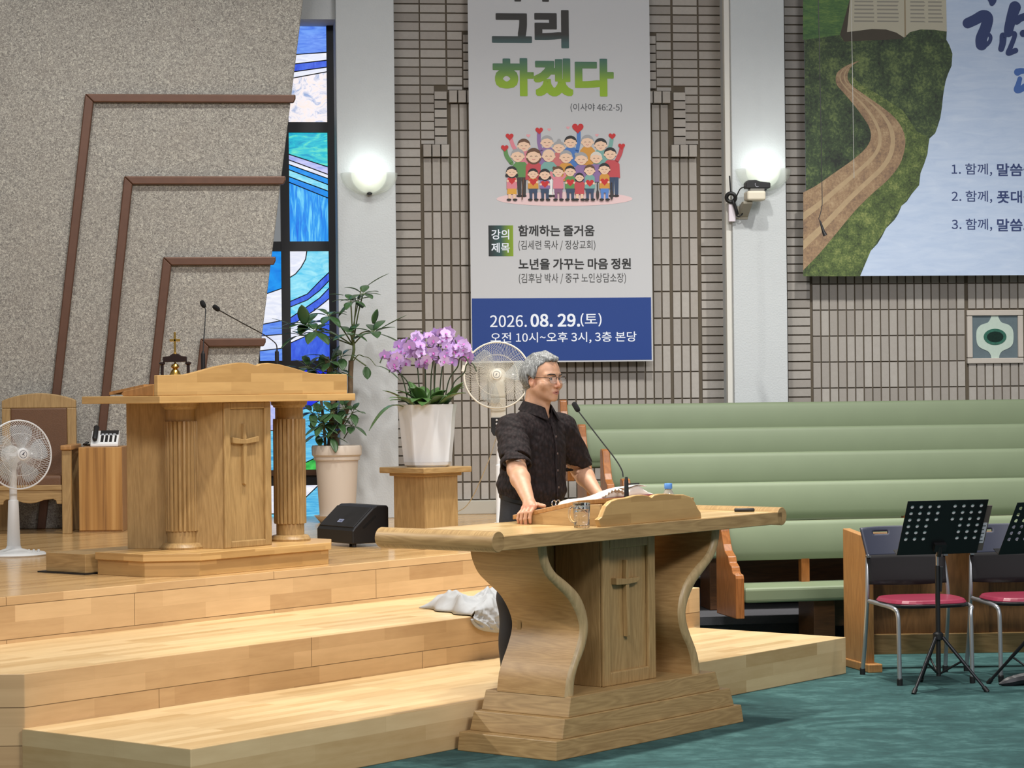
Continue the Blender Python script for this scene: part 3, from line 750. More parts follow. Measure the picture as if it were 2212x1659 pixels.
b.prism([(2.622, 1.44), (2.635, 1.437), (2.72, 1.425), (2.81, 1.44), (2.825, 1.442), (2.825, 1.41), (2.80, 1.408), (2.72, 1.400), (2.64, 1.404), (2.622, 1.408)], 2.362, 2.392)
pp(b, 'carved_cross', M['oak'], bevel=0.003)
for cs, ct in ((2.445, 2.60), (3.285, 2.565)):
    b = MB(); b.lathe([(0.082, 1.53), (0.082, 1.598), (0.092, 1.602), (0.096, 1.612), (0.105, 1.616), (0.108, 1.637)], (cs, ct, 0), 40)
    o = pp(b, 'column_capital', M['oak'], smooth=35)
    b = MB(); b.lathe([(0.118, PB), (0.120, PB + 0.012), (0.112, PB + 0.022), (0.108, PB + 0.03), (0.100, PB + 0.034), (0.082, PB + 0.036), (0.082, 0.925)], (cs, ct, 0), 40)
    o = pp(b, 'column_base', M['oak'], smooth=35)
    b = MB(); b.lathe([(0.094, 0.918), (0.0955, 0.925), (0.0955, 1.525), (0.094, 1.533)], (cs, ct, 0), 220, rfun=lambda a, z: 1 - 0.13 * max(0, math.cos(22 * a)) ** 1.2)
    b.build('fluted_shaft', M['oak'], o, smooth=25)
b = MB(); b.box(2.005, 3.575, 2.3, 2.93, 1.637, 1.678); pp(b, 'tabletop', M['oak_pale'], bevel=0.004)
hd = [(2.008, 1.678), (2.008, 1.79), (2.219, 1.794), (2.314, 1.811), (2.443, 1.837), (2.557, 1.852), (2.631, 1.859), (2.705, 1.857), (2.755, 1.846), (2.776, 1.842), (2.806, 1.853), (2.865, 1.857), (2.959, 1.849), (3.079, 1.827), (3.201, 1.801), (3.29, 1.793), (3.524, 1.791), (3.524, 1.678)]
b = MB(); b.prism(hd[::-1], 2.318, 2.348); pp(b, 'head_board', M['oak_pale'], bevel=0.004)
b = MB(); b.prism([(2.42, 1.678), (2.66, 1.678), (2.68, 1.69), (2.66, 1.705), (2.42, 1.742)], 2.07, 2.095, 'yz'); pp(b, 'side_board', M['oak_red'], bevel=0.004)
b = MB(); b.prism([(2.50, 1.678), (2.80, 1.678), (2.82, 1.69), (2.80, 1.705), (2.50, 1.747)], 3.46, 3.485, 'yz'); pp(b, 'side_board', M['oak_y'], bevel=0.004)
b = MB(); b.box(2.12, 3.47, 2.348, 2.50, 1.678, 1.735); pp(b, 'ledge', M['oak_red'], bevel=0.003)
b = MB(); b.prism([(2.50, 1.728), (2.50, 1.742), (2.78, 1.702), (2.78, 1.686)], 2.075, 3.46, 'yz'); pp(b, 'reading_board', M['oak_red'])
sb = MB(); sb.box(1.985, 2.7, 2.89, 3.22, DECK + 0.008, 0.805); sb.box(1.97, 2.72, 2.875, 3.26, DECK, DECK + 0.008)
ft = thing('footstool', 'low plain wooden step box behind the tall pulpit', 'step', at(STAGE, 2.3, 3.05, DECK))
FO = Matrix.Translation((-2.3, -3.05, -DECK))
b = MB(); b.box(1.985, 2.7, 2.89, 3.22, DECK + 0.008, 0.803); b.build('box', M['oak_x'], ft, FO, bevel=0.003)
b = MB(); b.box(1.965, 2.72, 2.872, 3.27, DECK, DECK + 0.008); b.build('mat', M['black'], ft, FO)

gooseneck('gooseneck_microphone', 'black gooseneck microphone on the tall pulpit, upright one on the left', (-1.7334,13.52,1.8023),
          [(-1.7321,13.52,1.9271), (-1.7301,13.53,1.987), (-1.7267,13.55,2.0526), (-1.7267,13.6,2.1532), (-1.7343,13.62,2.1749)], (-1.7548,13.64,2.2125), 0.0145, 0.047)
gooseneck('gooseneck_microphone', 'black gooseneck microphone on the tall pulpit, the one slanting far left', (-1.3654,14,1.8173),
          [(-1.3641,14,1.9358), (-1.3668,13.99,1.9653), (-1.3834,13.97,1.9866), (-1.4296,13.9,2.0231), (-1.5455,13.75,2.0925), (-1.6533,13.62,2.1582)], (-1.6821,13.58,2.1834), 0.0145, 0.05)
# brass bell in a dark frame with a gold cross
bl = thing('altar_bell', 'small brass bell in dark frame topped by gold cross on the pulpit', 'bell', at(STAGE, 2.24, 2.425, 1.7355))
BZ = 0.055
M['ebony'] = plain('dark lacquered wood', srgb(40, 26, 22), 0.15)
bm = Matrix.Rotation(R(-51.5), 4, 'Z')
for sx in (-1, 1):
    b = MB(); b.lathe([(0.022, 0.0), (0.022, 0.01), (0.011, 0.02), (0.009, BZ), (0.009, BZ + 0.055), (0.017, BZ + 0.062), (0.017, BZ + 0.07), (0.011, BZ + 0.074)], (sx * 0.072, 0, 0), 20); b.build('post', M['ebony'], bl, bm, smooth=40)
b = MB(); b.prism([(-0.066, BZ + 0.073), (-0.066, BZ + 0.102), (-0.03, BZ + 0.106), (-0.015, BZ + 0.118), (0.02, BZ + 0.118), (0.035, BZ + 0.106), (0.066, BZ + 0.102), (0.066, BZ + 0.073)], -0.014, 0.014); b.build('beam', M['ebony'], bl, bm, bevel=0.003)
b = MB(); b.box(-0.085, 0.085, -0.035, 0.035, 0.0, 0.012); b.build('foot_board', M['ebony'], bl, bm, bevel=0.003)
b = MB(); b.lathe([(0.003, BZ + 0.075), (0.006, BZ + 0.065), (0.02, BZ + 0.058), (0.024, BZ + 0.045), (0.012, BZ + 0.035), (0.022, BZ + 0.025), (0.030, BZ + 0.008), (0.036, BZ - 0.012), (0.034, BZ - 0.014)], n=28); b.build('bell', M['brass'], bl, bm, smooth=50)
b = MB(); b.tube([(0, 0, BZ + 0.116), (0, 0, BZ + 0.128)], [0.012, 0.006], 12); b.box(-0.006, 0.006, -0.005, 0.005, BZ + 0.126, BZ + 0.238); b.box(-0.029, 0.029, -0.005, 0.005, BZ + 0.186, BZ + 0.200); b.build('gold_cross', M['brass'], bl, bm, bevel=0.002)
gv = MB(); gv.tube([(0, 0, 0.012), (0.045, 0, 0.012)], 0.012, 12); 
tag(gv.build('handset_clip', M['black'], None, at(STAGE, 2.10, 2.42, 1.678, 0), smooth=40), 'small black clip lying at left end of pulpit top', 'clip')

# ------------------------------------------------------------------ pulpit chair, cabinet, telephone
pc = thing('pulpit_chair', 'high-backed oak armchair with brown leather against the flecked wall', 'chair', at(IDENT, -3.455, 17.20, DECK, 3))
M['leather'] = plain('brown leather', srgb(104, 72, 48), 0.55, var=0.12, scale=30, bump=0.3, bscale=160)
w2 = 0.262
for sx in (-1, 1):
    b = MB(); b.box(sx * w2 - 0.033, sx * w2 + 0.033, 0, 0.06, 0, 0.60); b.build('front_leg', M['oak'], pc, bevel=0.005)
    b = MB(); b.box(sx * w2 - 0.033, sx * w2 + 0.033, 0.5, 0.56, 0, 0.62); b.build('rear_leg', M['oak'], pc, bevel=0.005)
    b = MB(); b.box(sx * w2 - 0.04, sx * w2 + 0.04, -0.02, 0.55, 0.60, 0.635); b.build('armrest', M['oak_red'], pc, bevel=0.008)
top = [(x * 0.27, 0.955 + 0.055 * math.cos(x * PI / 2) ** 0.8) for x in [1 - k / 10 for k in range(21)]]
b = MB()
b.prism([(0.205, 0.90), (0.27, 0.90)] + top + [(-0.27, 0.90), (-0.205, 0.90)], 0.50, 0.55)
b.box(-0.27, -0.205, 0.50, 0.55, 0.33, 0.90); b.box(0.205, 0.27, 0.50, 0.55, 0.33, 0.90)
b.build('back_frame', M['oak'], pc, bevel=0.006)
b = MB(); b.box(-0.205, 0.205, 0.49, 0.545, 0.38, 0.90); b.build('backrest', M['leather'], pc, bevel=0.01)
b = MB(); b.box(-0.228, 0.228, 0.01, 0.5, 0.335, 0.42); b.build('seat', M['leather'], pc, bevel=0.02, seg=3)
b = MB(); b.box(-0.228, 0.228, 0.005, 0.05, 0.315, 0.352); b.build('seat_rail', M['oak_x'], pc, bevel=0.004)
ap = [(-0.228, 0.315), (-0.228, 0.215), (-0.19, 0.215), (-0.185, 0.24), (-0.165, 0.252), (-0.10, 0.245), (-0.05, 0.228), (0.0, 0.222), (0.05, 0.228), (0.10, 0.245), (0.165, 0.252), (0.185, 0.24), (0.19, 0.215), (0.228, 0.215), (0.228, 0.315)]
b = MB(); b.prism(ap, 0.015, 0.045); b.build('apron', M['oak_x'], pc, bevel=0.003)
cb = thing('cabinet', 'narrow zebra-grained wooden cabinet beside the pulpit chair', 'cabinet', at(IDENT, -2.985, 17.42, DECK, 2))
N = NT('striped teak'); N.set(Roughness=0.4)
v = N.coord(scale=(13, 1, 0.4)); f = N.noise(v, 1.3, 3, 0.55, 0.3); N.col(N.ramp(f, [(0.3, srgb(116, 76, 36)), (0.5, srgb(176, 128, 68)), (0.7, srgb(198, 152, 90))])); M['teak'] = N.mat
b = MB(); b.box(-0.157, 0.157, 0, 0.42, 0.0, 0.615); b.build('body', M['oak_red'], cb, bevel=0.003)
b = MB(); b.box(-0.155, 0.155, -0.012, -0.001, 0.012, 0.612); b.build('door', M['teak'], cb, bevel=0.003)
ph = thing('telephone', 'white desk telephone with black handset on the narrow cabinet', 'telephone', at(IDENT, -2.975, 17.58, DECK + 0.616, 4))
b = MB(); b.prism([(-0.085, 0.0), (0.085, 0.0), (0.085, 0.10), (0.06, 0.115), (-0.085, 0.022)], -0.1, 0.1, 'yz'); b.build('body', M['white_plastic'], ph, bevel=0.006)
sl = Matrix.Translation((0, -0.085, 0.022)) @ Matrix.Rotation(math.atan2(0.093, 0.145), 4, 'X')
b = MB(); b.tube([(-0.066, 0.01, 0.028), (-0.066, 0.03, 0.034), (-0.066, 0.14, 0.034), (-0.066, 0.165, 0.028)], [0.017, 0.02, 0.018, 0.022], 14); b.build('handset', M['black'], ph, sl, smooth=50)
b = MB(); b.box(-0.036, 0.096, 0.115, 0.168, 0.0, 0.004); b.build('display', M['black'], ph, sl)
b = MB()
for i in range(4): 
    for j in range(4): b.box(-0.028 + i * 0.031 + (0.006 if i == 3 else 0), -0.008 + i * 0.031, 0.02 + j * 0.022, 0.037 + j * 0.022, 0.0, 0.004)
b.build('keypad', M['black'], ph, sl)
b = MB()
for i in range(4): b.box(-0.026 + i * 0.028, -0.008 + i * 0.028, 0.108, 0.122, 0.003, 0.006)
b.build('function_keys', plain('pale keys', srgb(190, 195, 200), 0.5), ph, sl)
b = MB(); b.tube(spline([(-0.09, 0.06, 0.01), (-0.14, 0.0, 0.012), (-0.15, -0.05, 0.018), (-0.12, -0.04, 0.03), (-0.14, 0.03, 0.03)], 6), 0.007, 8); b.build('cord', M['black'], ph, smooth=60)

# ------------------------------------------------------------------ fans
def fan_guard(b, rad, depth, hub, nw, fz, wr=0.0011):
    # wire cage: rim, concentric rings, radial wires (axis is local -y)
    for rr, yy in ((hub, -depth), (rad * 0.62, -depth * 0.8)):
        b.ring((0, yy, 0), rr, wr * 1.3, (0, 1, 0), 48, 5)
    for k in range(nw):
        a = 2 * PI * k / nw; sw = fz
        pts = []
        for q in range(6):
            f = q / 5; rr = hub + (rad - hub) * f; aa = a + sw * f
            pts.append((rr * math.cos(aa), -depth * (1 - f ** 3.0), rr * math.sin(aa)))
        b.tube(pts, wr, 4, False)
def fan_blades(n, rad, twist, mat, par, y=0.0):
    b = MB()
    for k in range(n):
        a0 = 2 * PI * k / n
        def bl_(u, v, a0=a0):
            rr = 0.03 + (rad - 0.03) * v
            wd = (0.5 + 0.75 * v) * (1 - 0.5 * v ** 4)
            a = a0 + (u - 0.5) * wd + 0.25 * v
            return (rr * math.cos(a), y + twist * (u - 0.5), rr * math.sin(a))
        b.grid(bl_, 6, 8)
    return b.build('blades', mat, par, smooth=180, solid=0.0015)
bladeM = NT('clear grey blade'); bladeM.set(Roughness=0.15, Alpha=0.28); bladeM.col(srgb(196, 204, 206)); M['blade'] = bladeM.mat
def make_fan(name, label, loc, yaw, tilt_, rad, hz, kind):
    t = thing(name, label, 'fan', at(IDENT, loc[0], loc[1], loc[2], 0))
    Hm = Matrix.Translation((0, 0, hz)) @ Matrix.Rotation(R(yaw), 4, 'Z') @ Matrix.Rotation(R(tilt_), 4, 'X')
    white = M['white_plastic'] if kind == 'floor' else plain('ivory plastic', srgb(226, 220, 204), 0.45)
    fwd = Matrix.Translation((0, -0.10, 0))
    b = MB(); b.ring((0, 0, 0), rad, 0.0055 if kind == 'floor' else 0.0065, (0, 1, 0), 72, 8); rim = b.build('guard_rim', white, t, Hm @ fwd, smooth=60)
    b = MB(); fan_guard(b, rad, 0.055, 0.04, 84 if kind == 'floor' else 110, 0.5, 0.0009)
    b.build('front_guard', white, t, Hm @ fwd)
    b = MB(); fan_guard(b, rad, -0.06, 0.07, 72, -0.3, 0.0009)
    b.build('rear_guard', white, t, Hm @ fwd)
    b = MB(); b.lathe([(0.036, 0), (0.038, 0.008), (0.034, 0.014), (0.024, 0.016), (0.003, 0.017)], n=32, M=Matrix.Rotation(R(90), 4, 'X')); 
    cap = b.build('centre_cap', white, t, Hm @ fwd @ Matrix.Translation((0, -0.052, 0)), smooth=40)
    b = MB(); b.ring((0, -0.0155, 0), 0.023, 0.0018, (0, 1, 0), 32, 6)
    if kind == 'floor': b.prism([(-0.012, -0.004), (0.004, 0.012), (0.011, 0.012), (0.002, 0.0), (0.008, -0.012), (0.0, -0.004)], -0.0185, -0.016)
    else: b.prism([(-0.006, -0.010), (-0.003, -0.010), (0.0, 0.001), (0.007, 0.004), (0.001, 0.008), (-0.004, 0.003)], -0.0185, -0.016)
    b.build('emblem', plain('grey emblem', srgb(70, 74, 84), 0.5), cap)
    fan_blades(5 if kind == 'floor' else 3, rad * 0.86, 0.05, M['blade'], t).matrix_basis = Hm @ fwd
    b = MB(); b.lathe([(0.03, -0.09), (0.055, -0.07), (0.062, -0.02), (0.055, 0.01), (0.02, 0.02)], n=28, M=Matrix.Rotation(R(90), 4, 'X')); b.build('motor', white, t, Hm, smooth=50)
    return t, white, Hm
ff, wh, Hm = make_fan('floor_fan', 'white pedestal fan with clear blades at left edge before pulpit chair', (-3.115, 15.0, DECK), 34, -3, 0.212, 0.625, 'floor')
b = MB(); b.lathe([(0.20, 0.0), (0.205, 0.008), (0.19, 0.02), (0.10, 0.03), (0.05, 0.045), (0.043, 0.06)], n=40); b.build('base', wh, ff, smooth=40)
b = MB(); b.lathe([(0.042, 0.05), (0.032, 0.34), (0.030, 0.345), (0.024, 0.346), (0.022, 0.60)], n=24); b.build('pole', wh, ff, smooth=40)
b = MB(); b.tube([(0, 0, 0.55), (0, 0.0, 0.62)], [0.025, 0.035], 16); b.build('neck', wh, ff, smooth=50)
for k in range(3):
    b = MB(); b.lathe([(0.009, 0), (0.009, 0.018), (0.005, 0.024)], (0.10 + 0.03 * k, -0.03, 0.016), 12); b.build('knob', wh, ff, smooth=50)
sf, iv, Hm = make_fan('standing_fan', 'ivory standing fan with wide guard directly behind the man', (-0.10, 17.2, DECK), -3, -4, 0.235, 1.095, 'stand')
b = MB(); b.lathe([(0.2, 0), (0.2, 0.015), (0.08, 0.035), (0.03, 0.05)], n=40); b.build('base', iv, sf, smooth=40)
b = MB(); b.lathe([(0.024, 0.04), (0.024, 0.46), (0.018, 0.462), (0.018, 0.75)], (0.0, 0, 0), 20); b.build('pole', plain('white pole', srgb(236, 238, 240), 0.3), sf, smooth=40)
b = MB(); b.box(-0.055, 0.055, -0.05, 0.04, 0.72, 0.94); b.prism([(-0.055, 0.94), (0.055, 0.94), (0.04, 1.07), (-0.01, 1.07)], -0.045, 0.04); b.build('body', iv, sf, bevel=0.012, seg=3)
b = MB(); b.prism([(-0.052, 0.80), (-0.052, 0.70), (-0.035, 0.67), (0.035, 0.67), (0.052, 0.70), (0.052, 0.80)], -0.062, -0.045); o = b.build('control_panel', M['black'], sf, bevel=0.004)
b = MB()
for k in range(4): b.lathe([(0.0075, 0), (0.0075, 0.006), (0.004, 0.008)], (0, 0, 0), 12, M=Matrix.Translation((-0.012, -0.062, 0.782 - 0.026 * k)) @ Matrix.Rotation(R(90), 4, 'X'))
b.build('button', M['white_plastic'], o)
b = MB(); b.ring((0, -0.05, 0.885), 0.022, 0.003, (0, 1, 0), 28, 6); b.build('dial', iv, sf)
b = MB()
for a in (140, 168):
    b = MB(); b.box(-0.012, 0.012, -0.012, 0.012, -0.022, 0.022, Matrix.Rotation(R(-a), 4, 'Y') @ Matrix.Translation((0.242, 0, 0))); b.build('guard_clip', iv, sf, Hm @ Matrix.Translation((0, -0.10, 0)))
b = MB(); b.tube(spline([(-0.015, 0.01, 0.66), (-0.09, 0.2, 0.45), (-0.25, 0.9, 0.13), (-0.45, 1.7, 0.02)], 8), 0.0035, 6); b.build('power_cord', M['cream'], sf)

# ------------------------------------------------------------------ floor monitor
mo = thing('stage_monitor', 'black wedge loudspeaker on stage floor beside the flower stand', 'speaker', Matrix.Translation((-1.03, 15.39, DECK)) @ Matrix.Rotation(R(125 - 90), 4, 'Z'))
# local x runs along the side (into the scene), local y along the grille
prof = [(0.0, 0.022), (0.0, 0.105), (0.015, 0.125), (0.155, 0.248), (0.185, 0.262), (0.262, 0.262), (0.275, 0.25), (0.275, 0.035), (0.262, 0.022)]
b = MB(); b.prism(prof[::-1], 0.0, 0.45); b.build('cabinet', plain('black cabinet', srgb(22, 22, 24), 0.45), mo, bevel=0.008)
a_ = math.atan2(0.123, 0.14); gl = math.hypot(0.14, 0.123)
gm = Matrix.Translation((0.015, 0, 0.125)) @ Matrix.Rotation(-a_, 4, 'Y')
N = NT('black steel grille'); N.set(Roughness=0.5, Metallic=0.5); vv = N.coord(scale=(160, 160, 160)); vo = N.n('ShaderNodeTexVoronoi'); N.l(vv, vo.inputs['Vector']); vo.inputs['Randomness'].default_value = 0
N.col(N.ramp(vo.outputs['Distance'], [(0.25, (0.004, 0.004, 0.004, 1)), (0.45, (0.035, 0.035, 0.038, 1))]))
b = MB(); b.box(0.0, gl, 0.012, 0.438, -0.002, 0.006); b.build('grille', N.mat, mo, gm, bevel=0.003)
b = MB(); b.box(0.035, 0.062, 0.195, 0.25, 0.006, 0.009); bd = b.build('badge', plain('silver blue badge', srgb(150, 160, 190), 0.3), mo, gm)
b = MB()
for x0, x1, y0, y1 in ((0.041, 0.056, 0.204, 0.208), (0.041, 0.056, 0.22, 0.224), (0.041, 0.045, 0.208, 0.22), (0.041, 0.056, 0.234, 0.238)): b.box(x0, x1, y0, y1, 0.009, 0.0096)
b.build('badge_mark', plain('navy mark', srgb(40, 48, 90), 0.4), bd)
hd_ = [(0.075, 0.125), (0.165, 0.198), (0.175, 0.198), (0.178, 0.188), (0.09, 0.118), (0.078, 0.118)]
b = MB(); b.prism(hd_, -0.0012, 0.02); b.build('handle_recess_shade', plain('recess shade black', srgb(3, 3, 3), 0.9), mo)  # flat slab on the side; the hollow's shade is its near-black colour
for x, y in ((0.03, 0.03), (0.245, 0.03), (0.03, 0.42), (0.245, 0.42)):
    b = MB(); b.lathe([(0.014, 0), (0.014, 0.024)], (x, y, 0), 12); b.build('foot', M['black'], mo)

# ------------------------------------------------------------------ flower stand, orchid, umbrella plant
os_ = thing('flower_stand', 'square oak pedestal carrying the white orchid pot', 'stand', at(IDENT, -0.56, 15.42, DECK, 45))
b = MB(); b.box(-0.145, 0.145, -0.145, 0.145, 0.02, 0.46); b.build('shaft', M['oak'], os_, bevel=0.003)
b = MB(); b.box(-0.205, 0.205, -0.205, 0.205, 0, 0.022); b.build('base', M['oak_x'], os_, bevel=0.003)
b = MB(); b.box(-0.165, 0.165, -0.165, 0.165, 0.455, 0.475); b.box(-0.21, 0.21, -0.21, 0.21, 0.475, 0.512); b.build('top', M['oak_x'], os_, bevel=0.005)

M['leaf'] = plain('orchid leaf', srgb(66, 98, 48), 0.3, var=0.3, scale=12)
M['leaf2'] = plain('umbrella leaf', srgb(60, 90, 52), 0.35, var=0.35, scale=14)
M['bark'] = plain('grey brown bark', srgb(118, 100, 78), 0.9, var=0.25, scale=40, bump=0.5, bscale=120)
M['soil'] = plain('dark soil', srgb(52, 42, 32), 1.0, var=0.3, scale=60)
def leaf_mesh(b, base, d, length, width, droop=0.3, fold=0.15, up=Vector((0, 0, 1)), n=8):
    d = Vector(d).normalized(); side = d.cross(up)
    if side.length < 0.05: side = d.orthogonal()
    side.normalize(); nor = side.cross(d).normalized(); base = Vector(base)
    def f(u, v):
        w = width * (math.sin(PI * min(1, v * 0.94 + 0.06)) ** 0.75) * (u - 0.5) * 2
        p = base + d * (length * v) + side * w - Vector((0, 0, 1)) * (droop * length * v * v) + nor * (fold * abs(w))
        return tuple(p)
    b.grid(f, 4, n)
orc = thing('potted_orchid', 'lilac orchid in bloom in a faceted white pot on oak stand', 'plant', at(IDENT, -0.545, 15.42, DECK + 0.513, 0))
def fac(n, off=0.0, k=0.6):
    def f(a, z):
        s_ = 2 * PI / n; q = ((a + off) % s_) - s_ / 2
        return 1 * (1 - k) + k * math.cos(s_ / 2) / math.cos(q)
    return f
b = MB(); b.lathe([(0.155, 0.03), (0.158, 0.032), (0.178, 0.22), (0.188, 0.34), (0.197, 0.398), (0.188, 0.398), (0.178, 0.34), (0.02, 0.335)], n=96, rfun=fac(8, 0.55, 1.0)); b.build('pot', plain('glossy white pot', srgb(226, 230, 236), 0.25), orc, smooth=20)
b = MB(); b.lathe([(0.135, 0), (0.152, 0.012), (0.158, 0.03), (0.148, 0.03), (0.02, 0.02)], n=96, rfun=fac(8, 0.55, 1.0)); b.build('saucer', plain('white saucer', srgb(238, 240, 242), 0.3), orc, smooth=20)
b = MB(); b.lathe([(0.01, 0.36), (0.162, 0.36), (0.162, 0.366), (0.01, 0.372)], n=32); b.build('soil', M['soil'], orc)
rb = random.Random(11)
b = MB()
for k in range(18):
    a = 2 * PI * k / 18 + rb.uniform(-0.2, 0.2); el = rb.uniform(0.6, 1.2)
    r0 = rb.uniform(0.02, 0.10)
    leaf_mesh(b, (r0 * math.cos(a), r0 * math.sin(a), 0.375), (math.cos(a) * math.cos(el), math.sin(a) * math.cos(el), math.sin(el)), rb.uniform(0.22, 0.29), rb.uniform(0.040, 0.050), rb.uniform(0.2, 0.6), 0.18)
for bx, by, d, L, W, dr in ((-0.15, -0.12, (-0.75, -0.3, 0.35), 0.25, 0.040, 1.0), (-0.08, -0.15, (-0.7, -0.5, 0.75), 0.25, 0.045, 0.45), (0.02, -0.15, (0.5, -0.6, 0.7), 0.24, 0.045, 0.4), (0.08, -0.12, (0.8, -0.4, 0.8), 0.26, 0.048, 0.35), (0.12, -0.06, (0.55, -0.3, 0.95), 0.24, 0.048, 0.2), (-0.02, -0.1, (-0.2, -0.5, 0.95), 0.22, 0.042, 0.3), (0.0, -0.16, (-0.1, -0.8, 0.5), 0.2, 0.042, 0.5)):
    leaf_mesh(b, (bx, by, 0.385), d, L, W, dr, 0.16)
b.build('foliage', M['leaf'], orc, smooth=180, solid=0.003)
stems = [(-0.27, -0.05, 0.76), (-0.21, 0.02, 0.70), (-0.10, -0.04, 0.86), (-0.02, 0.05, 0.90), (0.05, -0.06, 0.76), (0.10, -0.02, 0.90), (0.17, 0.04, 0.86), (0.25, -0.03, 0.74), (0.30, 0.02, 0.70)]
M['petal'] = (lambda N: (N.set(Roughness=0.55), N.b.inputs.__getitem__('Subsurface Weight').__setattr__('default_value', 0.0), N.col(N.ramp(N.n('ShaderNodeObjectInfo').outputs['Random'], [(0, srgb(188, 150, 216)), (0.5, srgb(206, 172, 228)), (1, srgb(222, 190, 236))])), N.mat)[-1])(NT('lilac petal'))
M['lip'] = plain('magenta lip', srgb(178, 84, 168), 0.5)
fl = MB(); fl.m = 0
for k, a in enumerate((90, 210, 330)):
    leaf_mesh(fl, (0, 0, 0), (math.cos(R(a)), -0.12, math.sin(R(a))), 0.042, 0.013, 0.0, 0.05, Vector((0, -1, 0)), 4)
for a in (15, 165):
    leaf_mesh(fl, (0, -0.002, 0), (math.cos(R(a)), -0.1, math.sin(R(a))), 0.042, 0.022, 0.0, 0.05, Vector((0, -1, 0)), 4)
fl.m = 1
leaf_mesh(fl, (0, -0.004, 0.004), (0, -0.7, -0.7), 0.022, 0.008, 0.2, 0.3, Vector((0, -1, 0.5)), 3)
flower0 = fl.build('flower', [M['petal'], M['lip']], orc, smooth=180)
oc = lambda px, py: ((px - 917) * 0.002965, 0.0 + (1008 - py - 11) * 0.002965)
for i, (x, y, z) in enumerate(stems):
    x0, y0 = x * 0.42, y * 0.5; z -= 0.045; x *= 0.9
    bend = 0.05 if x > 0 else -0.05
    pts = spline([(x0, y0, 0.37), (x0 + (x - x0) * 0.3, y0 + (y - y0) * 0.4, 0.37 + (z - 0.37) * 0.55), (x * 0.88, y, z - 0.06), (x * 0.95, y - 0.02, z - 0.005), (x + bend * 0.5, y - 0.05, z + 0.0), (x + bend, y - 0.07, z - 0.05)], 6)
    b = MB(); b.tube(pts, 0.0042, 7); b.build('stem', plain('orchid stem', srgb(58, 70, 44), 0.6), orc, smooth=60)
nfl = 0
for px, py in ((848, 752), (868, 742), (884, 728), (906, 722), (926, 724), (896, 748), (914, 768), (946, 738), (956, 718), (974, 732), (986, 746), (1000, 756), (970, 764), (938, 758), (836, 764), (858, 774)):
    cx_, cz_ = oc(px, py)
    for q in range(6):
        f = flower0 if nfl == 0 else flower0.copy()
        if nfl: COL.objects.link(f)
        nfl += 1
        f.parent = orc
        f.matrix_basis = Matrix.Translation((cx_ + rb.uniform(-0.045, 0.045), rb.uniform(-0.14, 0.02), cz_ + rb.uniform(-0.045, 0.045))) @ Matrix.Rotation(rb.uniform(-0.9, 0.9), 4, 'Z') @ Matrix.Rotation(rb.uniform(-0.5, 0.4), 4, 'X') @ Matrix.Rotation(rb.uniform(-0.5, 0.5), 4, 'Y') @ Matrix.Scale(rb.uniform(0.85, 1.1), 4)

up = thing('umbrella_plant', 'tall umbrella plant in a round beige pot before the stained window', 'plant', at(IDENT, -1.345, 18.40, DECK, 0))
b = MB(); b.lathe([(0.13, 0.03), (0.135, 0.035), (0.163, 0.47), (0.175, 0.475), (0.178, 0.49), (0.176, 0.50), (0.190, 0.515), (0.193, 0.575), (0.186, 0.587), (0.172, 0.585), (0.165, 0.54), (0.02, 0.53)], n=48); b.build('pot', plain('beige pot', srgb(206, 192, 176), 0.5), up, smooth=40)
b = MB(); b.lathe([(0.13, 0), (0.135, 0.003), (0.175, 0.05), (0.18, 0.052), (0.165, 0.045), (0.02, 0.03)], n=48); b.build('saucer', plain('beige saucer', srgb(214, 204, 190), 0.5), up, smooth=40)
b = MB(); b.lathe([(0.01, 0.545), (0.166, 0.545), (0.166, 0.556), (0.01, 0.562)], n=32); b.build('soil', M['soil'], up)
def u_(px, py): # metres from the pot axis, height over the floor
    return ((px - 728) * 0.00354, 0.56 + (958 - py) * 0.00354)
def upt(px, py, y=0.0): 
    x, z = u_(px, py); return (x, y, z)
b = MB()
b.tube(spline([upt(722, 962), upt(722, 930, 0.02), upt(738, 905, 0.02), upt(757, 850), upt(760, 800, -0.03), upt(762, 768, -0.04)], 6), [0.045] * 6 + [0.026] * 6 + [0.02] * 19, 10)
b.tube(spline([upt(712, 962), upt(716, 920, -0.05), upt(722, 860, -0.05), upt(716, 800, -0.06), upt(710, 760, -0.08)], 6), 0.02, 9)
b.tube(spline([upt(704, 960), upt(700, 915, 0.05), upt(696, 870, 0.06), upt(690, 820, 0.08)], 6), 0.011, 8)
b.build('trunk', M['bark'], up, smooth=60)
fol = MB(); stm = MB()
rb = random.Random(21)
def whorl(p, d, n, L, W, y_spread=1.0, droop=0.35):
    p = Vector(p); d = Vector(d).normalized(); a1 = d.orthogonal().normalized(); a2 = d.cross(a1)
    for k in range(n):
        a = 2 * PI * k / n + rb.uniform(-0.3, 0.3)
        dd = (a1 * math.cos(a) + a2 * math.sin(a)) + d * rb.uniform(0.0, 0.5)
        l = L * rb.uniform(0.85, 1.25)
        stm.tube([p, p + dd.normalized() * 0.025], 0.0025, 5)
        leaf_mesh(fol, p + dd.normalized() * 0.025, dd, l, W * rb.uniform(0.95, 1.3), droop * rb.uniform(0.5, 1.3), 0.12)
def branch(a, c, w=0.006, sag=0.05):
    a, c = Vector(a), Vector(c); m = (a + c) / 2 + Vector((0, 0, sag)); stm.tube(spline([a, m, c], 5), w, 6)
top_ = upt(768, 745, -0.04)
stm.tube(spline([upt(762, 770, -0.04), top_, upt(766, 715, -0.05), upt(768, 690, -0.05)], 5), 0.011, 8)
